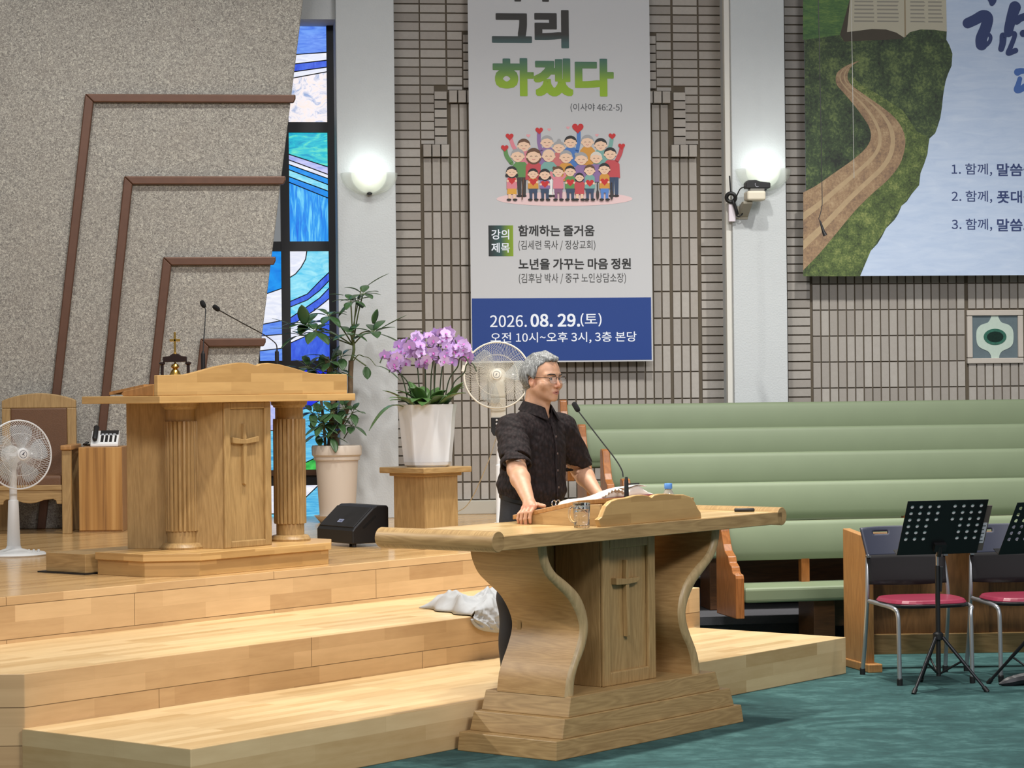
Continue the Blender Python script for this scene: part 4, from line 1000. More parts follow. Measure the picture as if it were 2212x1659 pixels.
for tip, n, L, W in ((upt(775, 640, -0.05), 6, 0.12, 0.028), (upt(788, 625, 0.0), 6, 0.13, 0.03), (upt(764, 642, -0.12), 5, 0.10, 0.026), (upt(812, 708, -0.08), 6, 0.17, 0.034), (upt(760, 712, -0.14), 6, 0.13, 0.03), (upt(716, 672, -0.12), 7, 0.14, 0.034), (upt(668, 690, -0.05), 8, 0.16, 0.036), (upt(690, 705, -0.2), 7, 0.15, 0.036), (upt(652, 712, 0.02), 6, 0.13, 0.03)):
    branch(upt(766, 735, -0.04), tip, 0.0055, 0.03); whorl(tip, (rb.uniform(-0.3, 0.3), -0.4, 1), n, L, W)
# single large leaves that mark the outline
for px, py, d, L, W, dr in ((800, 608, (0.75, -0.1, 0.5), 0.20, 0.022, 0.1), (828, 700, (0.9, -0.1, 0.45), 0.22, 0.03, 0.0), (825, 712, (0.8, -0.2, -0.25), 0.22, 0.04, 0.2), (812, 690, (0.25, -0.2, 0.9), 0.12, 0.036, 0.0), (640, 690, (-0.9, -0.1, 0.28), 0.17, 0.02, 0.0), (640, 698, (-1, -0.2, 0.02), 0.18, 0.02, 0.0), (664, 690, (-0.1, -0.3, 0.9), 0.16, 0.05, 0.0), (748, 628, (-0.95, -0.2, 0.15), 0.12, 0.03, 0.1), (815, 780, (0.9, -0.2, -0.1), 0.20, 0.03, 0.5), (795, 782, (0.1, -0.2, -0.9), 0.10, 0.035, 0.0), (690, 755, (-0.8, -0.2, 0.05), 0.13, 0.03, 0.2), (655, 790, (-0.7, -0.3, -0.2), 0.14, 0.04, 0.2), (645, 780, (-0.9, -0.2, 0.1), 0.15, 0.035, 0.2)):
    leaf_mesh(fol, upt(px, py, -0.1), d, L, W, dr, 0.12)
branch(upt(766, 760, -0.04), upt(795, 780, -0.1), 0.005, 0.0); branch(upt(766, 770, -0.04), upt(790, 760, -0.1), 0.004, 0.03); branch(upt(790, 760, -0.1), upt(815, 779, -0.1), 0.003, 0.02)
branch(upt(768, 720, -0.04), upt(812, 706, -0.1), 0.005, 0.02); branch(upt(766, 700, -0.05), upt(786, 612, -0.05), 0.004, 0.0)
branch(upt(712, 770, -0.08), upt(686, 755, -0.1), 0.004, 0.02); branch(upt(700, 800, -0.08), upt(650, 782, -0.1), 0.004, 0.03)
for px, py, y, n, L in ((720, 770, -0.14, 6, 0.12), (742, 760, -0.1, 5, 0.11), (730, 790, -0.12, 6, 0.10), (700, 790, -0.05, 6, 0.12), (668, 782, -0.02, 6, 0.13), (722, 880, -0.14, 7, 0.11), (735, 900, -0.14, 6, 0.10), (700, 905, -0.12, 7, 0.12), (690, 885, -0.05, 6, 0.10), (764, 880, -0.05, 5, 0.09), (762, 908, -0.06, 5, 0.09), (720, 930, -0.15, 6, 0.10), (688, 925, -0.05, 5, 0.09), (745, 870, -0.08, 5, 0.10), (676, 880, 0.0, 6, 0.12)):
    whorl(upt(px, py, y), (rb.uniform(-0.6, 0.6), -0.6, 0.6), n, L, 0.03)
    branch(upt(726 + (px - 726) * 0.5, py + 28, y * 0.4), upt(px, py, y), 0.004, 0.0)
fo = fol.build('foliage', M['leaf2'], up, smooth=180, solid=0.002)
stm.build('stems', plain('green stem', srgb(92, 104, 62), 0.6), up, smooth=60)

# ------------------------------------------------------------------ printed matter, in metres on the banner and poster planes
BANNER_TEXT = [
    ('내가', -0.1339, 0.3530, 4.7926, 5.0948, 'head', 0.054),
    ('그리', -0.1484, 0.4737, 4.4207, 4.7275, 'head', 0.054),
    ('하겠다', -0.1454, 0.8345, 4.0341, 4.3397, 'head', 0.054),
    ('(이사야 46:2-5)', 0.4802, 0.8998, 3.9101, 3.9791, 'grey', 0.006),
    ('강의', -0.1702, -0.0270, 2.8876, 2.9685, 'white', 0.015),
    ('제목', -0.1714, -0.0242, 2.7832, 2.8617, 'white', 0.015),
    ('함께하는 즐거움', 0.0462, 0.6643, 2.9133, 3.0021, 'ink', 0.024),
    ('(김세련 목사 / 정상교회)', 0.0473, 0.6695, 2.7973, 2.8796, 'ink2', 0.000),
    ('노년을 가꾸는 마음 정원', 0.0457, 0.9575, 2.6454, 2.7346, 'ink', 0.024),
    ('(김후남 박사 / 중구 노인상담소장)', 0.0476, 0.9152, 2.5299, 2.6156, 'ink2', 0.000),
    ('2026.', -0.1884, 0.1070, 2.1861, 2.2828, 'white', 0.008),
    ('08. 29.', 0.1371, 0.5380, 2.1855, 2.2907, 'white', 0.030),
    ('(토)', 0.5421, 0.7135, 2.1866, 2.2941, 'white', 0.008),
    ('오전 10시~오후 3시, 3층 본당', -0.1858, 0.9968, 2.0529, 2.1443, 'white', 0.006),
]
POSTER_TEXT = [
    ('1. 함께,', 3.6090, 3.9502, 3.3907, 3.4924, 'navy', 0.006),
    ('말씀을', 3.9911, 4.3222, 3.3891, 3.4927, 'navy', 0.022),
    ('2. 함께,', 3.6065, 3.9477, 3.1688, 3.2705, 'navy', 0.006),
    ('푯대를', 3.9886, 4.3197, 3.1667, 3.2703, 'navy', 0.022),
    ('3. 함께,', 3.6039, 3.9451, 2.9398, 3.0416, 'navy', 0.006),
    ('말씀으', 3.9860, 4.3170, 2.9372, 3.0408, 'navy', 0.022),
]
B_BOX = [-0.337, 1.1312, 1.9034]
B_BLUE = 2.4177
B_SQ = [-0.1935, 2.8784, 0.0052, 2.8778, 3.0003, 2.7541]
ART_O = (0.425, 3.469); ART_S = 0.001041
P_TORN = [(3.5656, 5.39), (3.5665, 4.8254), (3.5811, 4.5715), (3.5774, 4.5009), (3.603, 4.4559), (3.627, 4.3882), (3.6186, 4.2894), (3.5858, 4.2186), (3.5663, 4.162), (3.5524, 4.0914), (3.543, 4.0349), (3.5333, 3.9502), (3.5193, 3.8655), (3.4937, 3.7879), (3.4743, 3.7384), (3.4259, 3.696), (3.4134, 3.6255), (3.407, 3.5691), (3.38, 3.4915), (3.3472, 3.414), (3.3345, 3.3153), (3.2728, 3.2449), (3.2286, 3.1816), (3.1848, 3.1465), (3.158, 3.0832), (3.1257, 3.034), (3.0526, 2.9638), (3.0201, 2.9006), (2.9789, 2.8374), (2.9235, 2.7814), (2.8762, 2.6832), (2.8346, 2.5752)]
P_ROADL = [(2.8226, 4.3202), (2.7358, 4.2846), (2.6662, 4.2351), (2.6484, 4.1859), (2.6564, 4.1298), (2.7046, 4.0738), (2.7899, 3.9759), (2.8751, 3.8637), (2.9246, 3.7795), (2.9338, 3.6952), (2.8867, 3.6108), (2.7703, 3.5123), (2.6253, 3.414), (2.4806, 3.3159), (2.3681, 3.2571)]
P_ROADR = [(2.8515, 4.3274), (2.7789, 4.2778), (2.7464, 4.2004), (2.7773, 4.1303), (2.8916, 4.0465), (3.0348, 3.9486), (3.1494, 3.8504), (3.2132, 3.7379), (3.2192, 3.6253), (3.1742, 3.4844), (3.0715, 3.3577), (2.9402, 3.2453), (2.7945, 3.105), (2.6487, 2.9369), (2.5031, 2.7691), (2.361, 2.6268)]
P_BOOKL = [(2.8346, 5.381), (2.7461, 4.5585), (2.8543, 4.5719), (2.9554, 4.5853), (3.0709, 4.5819), (3.1573, 4.5572), (3.222, 4.5168), (3.2319, 5.3859)]
P_BOOKR = [(3.2319, 5.3859), (3.222, 4.5168), (3.2732, 4.5622), (3.3605, 4.584), (3.4766, 4.582), (3.5811, 4.5686), (3.5729, 5.3901)]
P_BOOKS = [(2.7706, 4.8185), (2.6883, 4.537), (2.7236, 4.4811), (3.2002, 4.5054), (3.222, 4.5154), (3.1573, 4.5572), (3.0709, 4.5819), (2.9554, 4.5853), (2.8543, 4.5719), (2.7461, 4.5571), (2.7937, 4.8187)]
P_HILL = [(2.3905, 5.3756), (2.3806, 4.4928), (2.5515, 4.515), (2.6955, 4.5371), (2.7834, 4.6781), (2.8066, 4.8188), (2.8346, 5.381)]
P_MEADOW = [(2.3827, 4.682), (2.6398, 4.6981), (2.668, 4.6492), (2.6377, 4.5156), (2.4364, 4.4862), (2.3806, 4.4928)]
P_VERGE = [(3.2192, 3.6253), (3.1742, 3.4844), (3.0715, 3.3577), (2.9402, 3.2453), (2.7945, 3.105), (2.6487, 2.9369), (2.5031, 2.7691), (2.361, 2.6268), (2.3605, 2.5777), (2.8317, 2.5752), (2.9235, 2.7814), (3.0526, 2.9638), (3.1848, 3.1465), (3.3345, 3.3153), (3.3472, 3.414), (3.407, 3.5691), (3.423, 3.696), (3.322, 3.7522), (3.208, 3.921), (3.0358, 4.033), (2.8637, 4.1307), (2.778, 4.2006), (2.7773, 4.1303), (2.8916, 4.0465), (3.0348, 3.9486), (3.1494, 3.8504), (3.2132, 3.7379)]
P_EDGE = [(2.3905, 5.3756), (2.359, 2.5777), (4.4915, 2.5665)]
P_S1 = [(3.7572, 4.6379), (3.8226, 4.6678), (3.8882, 4.702), (3.927, 4.6812), (3.9087, 4.6011), (3.873, 4.5167), (3.8725, 4.4662)]
P_S2 = [(3.8682, 4.4704), (3.9027, 4.4538), (3.9423, 4.4919), (3.9471, 4.5341), (3.9126, 4.5549), (3.8949, 4.5337), (3.8725, 4.4662)]
P_S3 = [(4.1587, 4.7716), (4.1317, 4.6955), (4.1044, 4.5941), (4.0997, 4.5604)]
P_S4 = [(4.1705, 4.6579), (4.2057, 4.6834), (4.267, 4.705)]
P_S5 = [(4.0373, 4.4294), (4.0508, 4.4758), (4.0559, 4.5348)]
P_S6 = [(4.0559, 4.5348), (4.1083, 4.552), (4.1519, 4.5566), (4.1472, 4.5186), (4.1158, 4.4425), (4.0961, 4.396), (4.1284, 4.4047), (4.1591, 4.4175)]
P_S7 = [(3.9554, 4.8793), (3.9678, 4.8289), (3.9632, 4.7994)]
P_S8 = [(4.2261, 4.5571), (4.2567, 4.5657)]
P_S9 = [(4.1745, 4.2405), (4.2008, 4.2491), (4.2444, 4.251)]
P_S10 = [(4.1931, 4.1858), (4.1804, 4.1436), (4.1642, 4.0972), (4.1903, 4.0956), (4.2518, 4.1313)]

# ------------------------------------------------------------------ lettering and flat print helpers
try:
    KFONT = bpy.data.fonts.load(bpy.utils.system_resource('DATAFILES', path='fonts') + '/Noto Sans CJK Regular.woff2')
except Exception:
    KFONT = None
def text_mesh(body, x0, x1, z0, z1, bold, y):
    # lettering as flat mesh in the x/z plane, fitted to its box
    c = bpy.data.curves.new('lettering', 'FONT'); c.body = body; c.size = 1; c.resolution_u = 3
    if KFONT: c.font = KFONT
    o = bpy.data.objects.new('lettering', c); COL.objects.link(o)
    dg = bpy.context.evaluated_depsgraph_get()
    me = bpy.data.meshes.new_from_object(o.evaluated_get(dg))
    bpy.data.objects.remove(o); bpy.data.curves.remove(c)
    v = np.empty(len(me.vertices) * 3); me.vertices.foreach_get('co', v); v = v.reshape(-1, 3)
    lo, hi = v.min(0), v.max(0)
    e = bold * (z1 - z0)
    x = x0 + e + (v[:, 0] - lo[0]) / (hi[0] - lo[0]) * (x1 - x0 - 2 * e)
    z = z0 + e + (v[:, 1] - lo[1]) / (hi[1] - lo[1]) * (z1 - z0 - 2 * e)
    fs = [tuple(p.vertices) for p in me.polygons]
    bpy.data.meshes.remove(me)
    vs, out = [], []
    # heavy letters: the same outline laid again, shifted a little all round
    n = 1 if e == 0 else (9 if bold < 0.03 else 17)
    for k in range(n):
        dx = dz = 0
        if k: a_ = 2 * PI * (k - 1) / (n - 1); dx, dz = e * max(-1, min(1, 1.35 * math.cos(a_))), e * max(-1, min(1, 1.35 * math.sin(a_)))
        out += [tuple(i + len(vs) for i in f) for f in fs]
        vs += [(a + dx, y - 0.000004 * k, b_ + dz) for a, b_ in zip(x, z)]
    return vs, out
def ribbon(mb, pts, width, y):
    # brush stroke with round ends
    P = spline([(p[0], 0, p[1]) for p in pts], 6); n = len(P)
    ws = width if isinstance(width, (list, tuple)) else [width, width]
    for i, p in enumerate(P):
        w_ = ws[0] + (ws[1] - ws[0]) * i / (n - 1)
        if i in (0, n - 1) or i % 2 == 0:
            mb.poly([(p.x + w_ / 2 * math.cos(2 * PI * k / 16), y - 0.00002 * i, p.z + w_ / 2 * math.sin(2 * PI * k / 16)) for k in range(16)])
    l, r = [], []
    for i, p in enumerate(P):
        t = (P[min(i + 1, n - 1)] - P[max(i - 1, 0)]).normalized(); w_ = ws[0] + (ws[1] - ws[0]) * i / (n - 1)
        l.append((p.x - t.z * w_ / 2, y, p.z + t.x * w_ / 2)); r.append((p.x + t.z * w_ / 2, y, p.z - t.x * w_ / 2))
    mb.add(l + r, [(i, i + 1, n + i + 1, n + i) for i in range(n - 1)])
INK = {'white': plain('white print', srgb(226, 232, 242), 0.6), 'ink': plain('black print', srgb(34, 34, 34), 0.6), 'ink2': plain('dark grey print', srgb(60, 60, 60), 0.6),
       'grey': plain('grey print', srgb(84, 86, 90), 0.6), 'navy': plain('navy print', srgb(44, 60, 108), 0.6), 'sky': plain('mid blue print', srgb(66, 104, 172), 0.6)}
def vgrad(name, stops, axis=2):
    # printed colour running across the lettering
    N = NT(name); N.set(Roughness=0.6); tc = N.n('ShaderNodeTexCoord'); sp = N.n('ShaderNodeSeparateXYZ'); N.l(tc.outputs['Object'], sp.inputs[0])
    lo, hi = stops[0][0], stops[-1][0]
    f = N.math('DIVIDE', N.math('SUBTRACT', sp.outputs[axis], lo), hi - lo)
    N.col(N.ramp(f, [((p - lo) / (hi - lo), c) for p, c in stops])); return N.mat
INK['head'] = vgrad('dark to green print', [(4.03, srgb(140, 176, 24)), (4.15, srgb(134, 168, 34)), (4.24, srgb(88, 128, 66)), (4.34, srgb(56, 98, 90)), (4.46, srgb(58, 86, 86)), (4.53, srgb(42, 40, 36)), (5.2, srgb(36, 30, 26))])
sqm = vgrad('black to green label', [(B_SQ[0], srgb(24, 26, 28)), (B_SQ[0] + 0.10, srgb(40, 76, 74)), (B_SQ[2] - 0.04, srgb(110, 140, 30)), (B_SQ[2], srgb(128, 156, 24))], 0)

# ------------------------------------------------------------------ hanging banner
ban = thing('banner', 'long white lecture banner with blue date band hanging on brick wall', 'banner', BANNER)
b = MB(); b.box(B_BOX[0] - 0.003, B_BOX[1], 0.0, 0.006, B_BOX[2], 6.1); b.build('sheet', plain('white banner vinyl', srgb(188, 189, 191), 0.55, var=0.015, scale=4), ban)
b = MB(); b.box(B_BOX[0] + 0.004, B_BOX[1] - 0.012, -0.0012, -0.0002, B_BOX[2] + 0.012, B_BLUE); b.build('blue_band', plain('royal blue print', srgb(10, 54, 126), 0.6, var=0.03, scale=5), ban)
b = MB(); b.box(B_SQ[0], B_SQ[2], -0.0012, -0.0002, B_SQ[5], B_SQ[4]); b.build('label_square', sqm, ban)
for body, x0, x1, z0, z1, m, bold in BANNER_TEXT:
    vs, fs = text_mesh(body, x0, x1, z0, z1, bold, -0.0022)
    b = MB(); b.add(vs, fs); b.build('lettering', INK[m], ban)
# printed crowd of cartoon people
PC = {'skin': (232, 196, 168), 'blk': (34, 32, 34), 'brn': (98, 68, 48), 'gry': (158, 158, 160), 'wht': (212, 206, 196), 'pink': (214, 130, 142), 'purp': (138, 108, 158), 'dusty': (196, 110, 110), 'blue': (72, 118, 184),
      'orng': (206, 146, 58), 'teal': (118, 166, 158), 'green': (92, 140, 78), 'red': (190, 72, 78), 'navy': (52, 70, 98), 'heart': (194, 40, 40), 'soft': (224, 160, 166), 'ground': (226, 196, 196), 'gold': (216, 160, 60), 'char': (58, 52, 50), 'jean': (84, 130, 200), 'plum': (128, 88, 120), 'white': (232, 232, 230)}
pk = list(PC); pm = [plain('print ' + k, srgb(*PC[k]), 0.6) for k in pk]
art = MB(); lay = [-0.0015]
def A(X, Y): return (ART_O[0] + (X - 790) * ART_S, ART_O[1] - (Y - 1300) * ART_S)
def ap(c, pts):
    lay[0] -= 0.00006; art.m = pk.index(c)
    art.poly([(A(*p)[0], lay[0], A(*p)[1]) for p in pts])
def aell(c, x, y, rx, ry, a0=0, a1=360, n=22): ap(c, [(x + rx * math.cos(R(a0 + (a1 - a0) * k / n)), y + ry * math.sin(R(a0 + (a1 - a0) * k / n))) for k in range(n + 1 if a1 - a0 < 360 else n)])
def heart(c, x, y, s): ap(c, [(x + s * 1.06 * (math.sin(t) ** 3), y - s * 0.066 * (13 * math.cos(t) - 5 * math.cos(2 * t) - 2 * math.cos(3 * t) - math.cos(4 * t))) for t in [2 * PI * k / 28 for k in range(28)]])
def astroke(c, pts, w):
    lay[0] -= 0.00006; art.m = pk.index(c); ribbon(art, [A(*p) for p in pts], w * ART_S, lay[0])
def head(x, y, r, hair, style):
    if style in ('long', 'tails'): aell(hair, x, y + r * 0.1, r * 1.12, r * 1.15)
    if style == 'tails': aell(hair, x - r * 0.95, y + r * 0.65, r * 0.3, r * 0.3); aell(hair, x + r * 0.95, y + r * 0.65, r * 0.3, r * 0.3)
    if style == 'bun': aell(hair, x + 2, y - r * 1.15, r * 0.35, r * 0.35)
    if style == 'sidebun': aell(hair, x - r * 0.8, y - r * 0.75, r * 0.3, r * 0.3)
    aell(hair, x, y - r * 0.12, r * 1.05, r * 1.0)
    aell('skin', x - r * 0.95, y + r * 0.15, r * 0.16, r * 0.2); aell('skin', x + r * 0.95, y + r * 0.15, r * 0.16, r * 0.2)
    if style == 'bald': aell('skin', x, y, r * 0.98, r)
    else: ap('skin', [(x + r * 0.92 * math.cos(R(t)), y + r * 0.98 * math.sin(R(t))) for t in range(-18, 199, 9)] + [(x - r * 0.5, y - r * 0.5), (x + r * 0.1, y - r * 0.62), (x + r * 0.6, y - r * 0.4)])
    for sx in (-0.36, 0.36): astroke('char', [(x + sx * r - r * 0.14, y + r * 0.1), (x + sx * r, y + r * 0.03), (x + sx * r + r * 0.14, y + r * 0.1)], r * 0.07)
    astroke('dusty', [(x - r * 0.2, y + r * 0.5), (x, y + r * 0.58), (x + r * 0.2, y + r * 0.5)], r * 0.08)
def torso(c, x, y0, y1, w): ap(c, [(x - w * 0.35, y0), (x + w * 0.35, y0), (x + w * 0.62, y0 + w * 0.3), (x + w * 0.66, y1), (x - w * 0.66, y1), (x - w * 0.62, y0 + w * 0.3)])
aell('ground', 790, 1547, 530, 55, n=40)
for X, Y, s, c in ((513, 1060, 15, 'soft'), (675, 1012, 13, 'soft'), (822, 998, 13, 'soft'), (1047, 1055, 13, 'soft')): heart(c, X, Y, s)
for X, Y, r, hair, st, top, arm in ((477, 1135, 47, 'brn', 'n', 'pink', ((430, 1190), (395, 1140), (376, 1085))), (657, 1110, 47, 'gry', 'n', 'purp', ((610, 1180), (595, 1110), (595, 1040))), (840, 1110, 46, 'blk', 'n', 'blue', ((890, 1180), (903, 1110), (905, 1035))),
        (972, 1105, 47, 'gry', 'n', 'orng', None), (1075, 1130, 47, 'blk', 'n', 'teal', ((1120, 1190), (1150, 1140), (1162, 1085))), (748, 1150, 44, 'gry', 'bun', 'dusty', None)):
    torso(top, X, Y + 40, Y + 190, 92)
    if arm: astroke(top, arm, 30); aell('skin', arm[2][0], arm[2][1] - 6, 12, 12)
    head(X, Y, r, hair, st)
heart('heart', 367, 1067, 29); heart('heart', 597, 1020, 28); heart('heart', 898, 1000, 42); heart('heart', 1165, 1062, 26)
for X, Y, r, hair, st, top, arm, leg in ((428, 1215, 50, 'gry', 'n', 'green', ((380, 1270), (345, 1220), (333, 1175)), 'char'), (552, 1215, 54, 'brn', 'long', 'red', None, None), (1148, 1200, 46, 'blk', 'n', 'red', ((1195, 1260), (1225, 1200), (1238, 1155)), 'navy'),
        (668, 1215, 48, 'gry', 'bald', 'teal', None, 'white'), (803, 1225, 48, 'gry', 'n', 'orng', None, None), (922, 1240, 48, 'gry', 'sidebun', 'purp', None, None), (1038, 1232, 44, 'wht', 'n', 'purp', None, None)):
    torso(top, X + (20 if leg == 'char' else 10 if leg == 'navy' else 0), Y + 48, Y + 185, 100)
    if leg:
        for dx in (2, 38): ap(leg, [(X + dx - 18 + 8, 1380), (X + dx + 18 + 8, 1380), (X + dx + 14 + 8, 1520), (X + dx - 12 + 8, 1520)])
        for dx in (8, 44): aell('blk', X + dx, 1524, 22, 9)
    if arm: astroke(top, arm, 32); aell('skin', arm[2][0], arm[2][1] - 6, 13, 13)
    head(X, Y, r, hair, st)
heart('heart', 328, 1155, 27); heart('heart', 1238, 1140, 25)
for X, Y, r, hair, st, top, low, hy in ((380, 1340, 40, 'blk', 'tails', 'pink', 'gold', 1405), (545, 1355, 38, 'blk', 'n', 'orng', 'navy', 1415), (636, 1360, 40, 'blk', 'tails', 'purp', 'navy', 1432), (740, 1340, 40, 'brn', 'sidebun', 'pink', 'plum', 0), (833, 1335, 40, 'blk', 'n', 'green', 'navy', 1420),
        (905, 1382, 32, 'blk', 'long', 'red', 'red', 0), (985, 1328, 40, 'brn', 'n', 'teal', 'navy', 1425), (1100, 1318, 42, 'blk', 'n', 'orng', 'jean', 1415)):
    ty = Y + r * 0.85
    for dx in (-18, 18): ap('skin' if low in ('gold', 'red') else low, [(X + dx - 12, 1450), (X + dx + 12, 1450), (X + dx + 10, 1550), (X + dx - 10, 1550)]); aell('blk', X + dx * 1.3, 1553, 18, 9)
    if low in ('gold', 'red'): torso(low, X, 1440, 1510, 56)
    else: ap(low, [(X - 32, 1455), (X + 32, 1455), (X + 32, 1500), (X - 32, 1500)])
    torso(top, X, ty, 1468, 62)
    if hy: heart('heart', X, hy, 30); aell('skin', X - 32, hy + 4, 9, 9); aell('skin', X + 32, hy + 4, 9, 9)
    if X == 740:
        for dx in (-48, 48): astroke(top, [(X + dx * 0.6, 1395), (X + dx, 1375), (X + dx * 1.15, 1345)], 20)
    head(X, Y, r, hair, st)
for X in (1045, 1155): astroke('char', [(X, 1425), (X, 1490), (X, 1550)], 9); aell('char', X, 1515, 12, 38)
astroke('brn', [(470, 1390), (462, 1460), (458, 1550)], 8)
art.build('cartoon_crowd', pm, ban)

# ------------------------------------------------------------------ poster with the country road
pos = thing('poster', 'large poster of winding dirt road beside torn pale blue paper', 'poster', POSTER)
def foliage(name, a, b_, c, sc, stretch=(1, 1, 1)):
    # printed bushes
    N = NT(name); N.set(Roughness=0.6); v = N.coord(scale=stretch)
    vo = N.n('ShaderNodeTexVoronoi'); vo.inputs['Scale'].default_value = sc * 1.1
    wob = N.mix(0.06, v, N.n('ShaderNodeTexNoise', **{'Scale': sc * 2.5}).outputs['Color'], 'ADD'); N.l(wob, vo.inputs['Vector'])
    f = N.noise(v, sc * 5, 5, 0.7, 0.3); g = N.noise(v, sc * 0.25, 3)
    clump = N.math('SUBTRACT', 0.62, N.math('MULTIPLY', vo.outputs['Distance'], 0.75))
    h = N.math('ADD', N.math('MULTIPLY', clump, 0.26), N.math('ADD', N.math('MULTIPLY', f, 0.62), N.math('MULTIPLY', g, 0.35)))
    N.col(N.ramp(h, [(0.40, a), (0.56, b_), (0.74, c)])); return N.mat
PM = [foliage('printed forest', srgb(22, 30, 22), srgb(54, 72, 42), srgb(112, 128, 72), 8), foliage('printed verge', srgb(40, 52, 26), srgb(82, 100, 48), srgb(146, 154, 88), 13), foliage('printed road', srgb(116, 92, 74), srgb(150, 122, 92), srgb(178, 154, 120), 10),
      foliage('printed meadow', srgb(46, 80, 44), srgb(72, 108, 56), srgb(112, 140, 66), 5, (1, 1, 4)), plain('printed shade', srgb(62, 54, 40), 0.6, var=0.2, scale=9), plain('printed page', srgb(178, 172, 152), 0.6), plain('printed track', srgb(172, 148, 114), 0.6, var=0.2, scale=20), plain('printed lines', srgb(138, 134, 122), 0.6)]
ps0 = P_EDGE[0][0]; pz0 = P_EDGE[1][1]
b = MB(); b.box(ps0, ps0 + 2.9, 0.0, 0.006, pz0, 6.1)
pap = NT('pale blue torn paper'); pap.set(Roughness=0.6); pv = pap.coord(scale=(1.2, 1, 6)); pap.col(pap.mix(pap.noise(pv, 3.0, 5, 0.65, 0.6), srgb(160, 182, 214), srgb(206, 218, 236)))
b.build('sheet', pap.mat, pos)
art = MB(); lay = [-0.0004]
def pp_(m, pts):
    lay[0] -= 0.0002; art.m = m; art.poly([(p[0], lay[0], p[1]) for p in pts])
ztop = 6.1
pp_(0, [(ps0, pz0 + 0.002), (ps0, ztop)] + [(P_TORN[0][0], ztop)] + P_TORN[:-1] + [(P_TORN[-1][0], pz0 + 0.002)])
pp_(3, P_HILL)
pp_(4, P_BOOKS)
pp_(1, P_VERGE)
art.build('landscape', PM, pos)
b = MB(); b.m = 0
L_ = spline([(x, 0, z) for x, z in P_ROADL], 4); n1 = len(L_)
Rr_ = spline([(x, 0, z) for x, z in P_ROADR], 4)
Rr_ = [Rr_[int(i * (len(Rr_) - 1) / (n1 - 1))] for i in range(n1)]
def strip(f0, f1, y, m):
    b.m = m
    b.add([tuple(l.lerp(r, f0))[:1] + (y,) + tuple(l.lerp(r, f0))[2:] for l, r in zip(L_, Rr_)] + [tuple(l.lerp(r, f1))[:1] + (y,) + tuple(l.lerp(r, f1))[2:] for l, r in zip(L_, Rr_)], [(i, i + 1, n1 + i + 1, n1 + i) for i in range(n1 - 1)])
strip(0, 1, -0.0018, 0); strip(0.26, 0.36, -0.0022, 1); strip(0.62, 0.74, -0.0022, 1)
b.build('dirt_road', [PM[2], PM[6]], pos)
b = MB(); b.m = 0
for pg_ in (P_BOOKL, P_BOOKR): b.poly([(x, -0.0020, z) for x, z in pg_])
b.m = 1
zb_ = P_BOOKL[2][1]; xm_ = P_BOOKL[-1][0]; wl = xm_ - P_BOOKL[1][0]
for i in range(42):
    z = zb_ + 0.07 + i * 0.032
    lean = 0.03 * (z - zb_)
    for x0, x1 in ((xm_ - wl * 0.88 + lean, xm_ - wl * 0.52), (xm_ - wl * 0.48, xm_ - 0.045), (xm_ + 0.045, xm_ + wl * 0.36), (xm_ + wl * 0.40, xm_ + wl * 0.66)):
        b.poly([(x0, -0.0024, z), (x1 - 0.02 * rb.random(), -0.0024, z), (x1 - 0.02 * rb.random(), -0.0024, z + 0.012), (x0, -0.0024, z + 0.012)])
b.m = 2; b.poly([(xm_ - 0.006, -0.0026, zb_ - 0.05), (xm_ + 0.006, -0.0026, zb_ - 0.05), (xm_ + 0.004, -0.0026, ztop), (xm_ - 0.004, -0.0026, ztop)])
b.build('printed_book', [PM[5], PM[7], plain('gutter brown', srgb(140, 124, 96), 0.6)], pos)
b = MB(); k = 0
for S_, w0, w1 in ((P_S1, 0.085, 0.10), (P_S2, 0.03, 0.035), (P_S3, 0.10, 0.07), (P_S4, 0.06, 0.06), (P_S5, 0.05, 0.06), (P_S6, 0.035, 0.045), (P_S7, 0.10, 0.04), (P_S8, 0.06, 0.05)):
    ribbon(b, S_, (w0, w1), -0.0012 - 0.0004 * k); k += 1
b.build('brush_lettering', INK['navy'], pos)
b = MB(); ribbon(b, P_S9, (0.06, 0.04), -0.0012); ribbon(b, P_S10, (0.04, 0.055), -0.0016); b.build('brush_lettering', INK['sky'], pos)
for body, x0, x1, z0, z1, m, bold in POSTER_TEXT:
    vs, fs = text_mesh(body, x0, x1, z0, z1, bold, -0.0014)
    b = MB(); b.add(vs, fs); b.build('lettering', INK[m], pos)

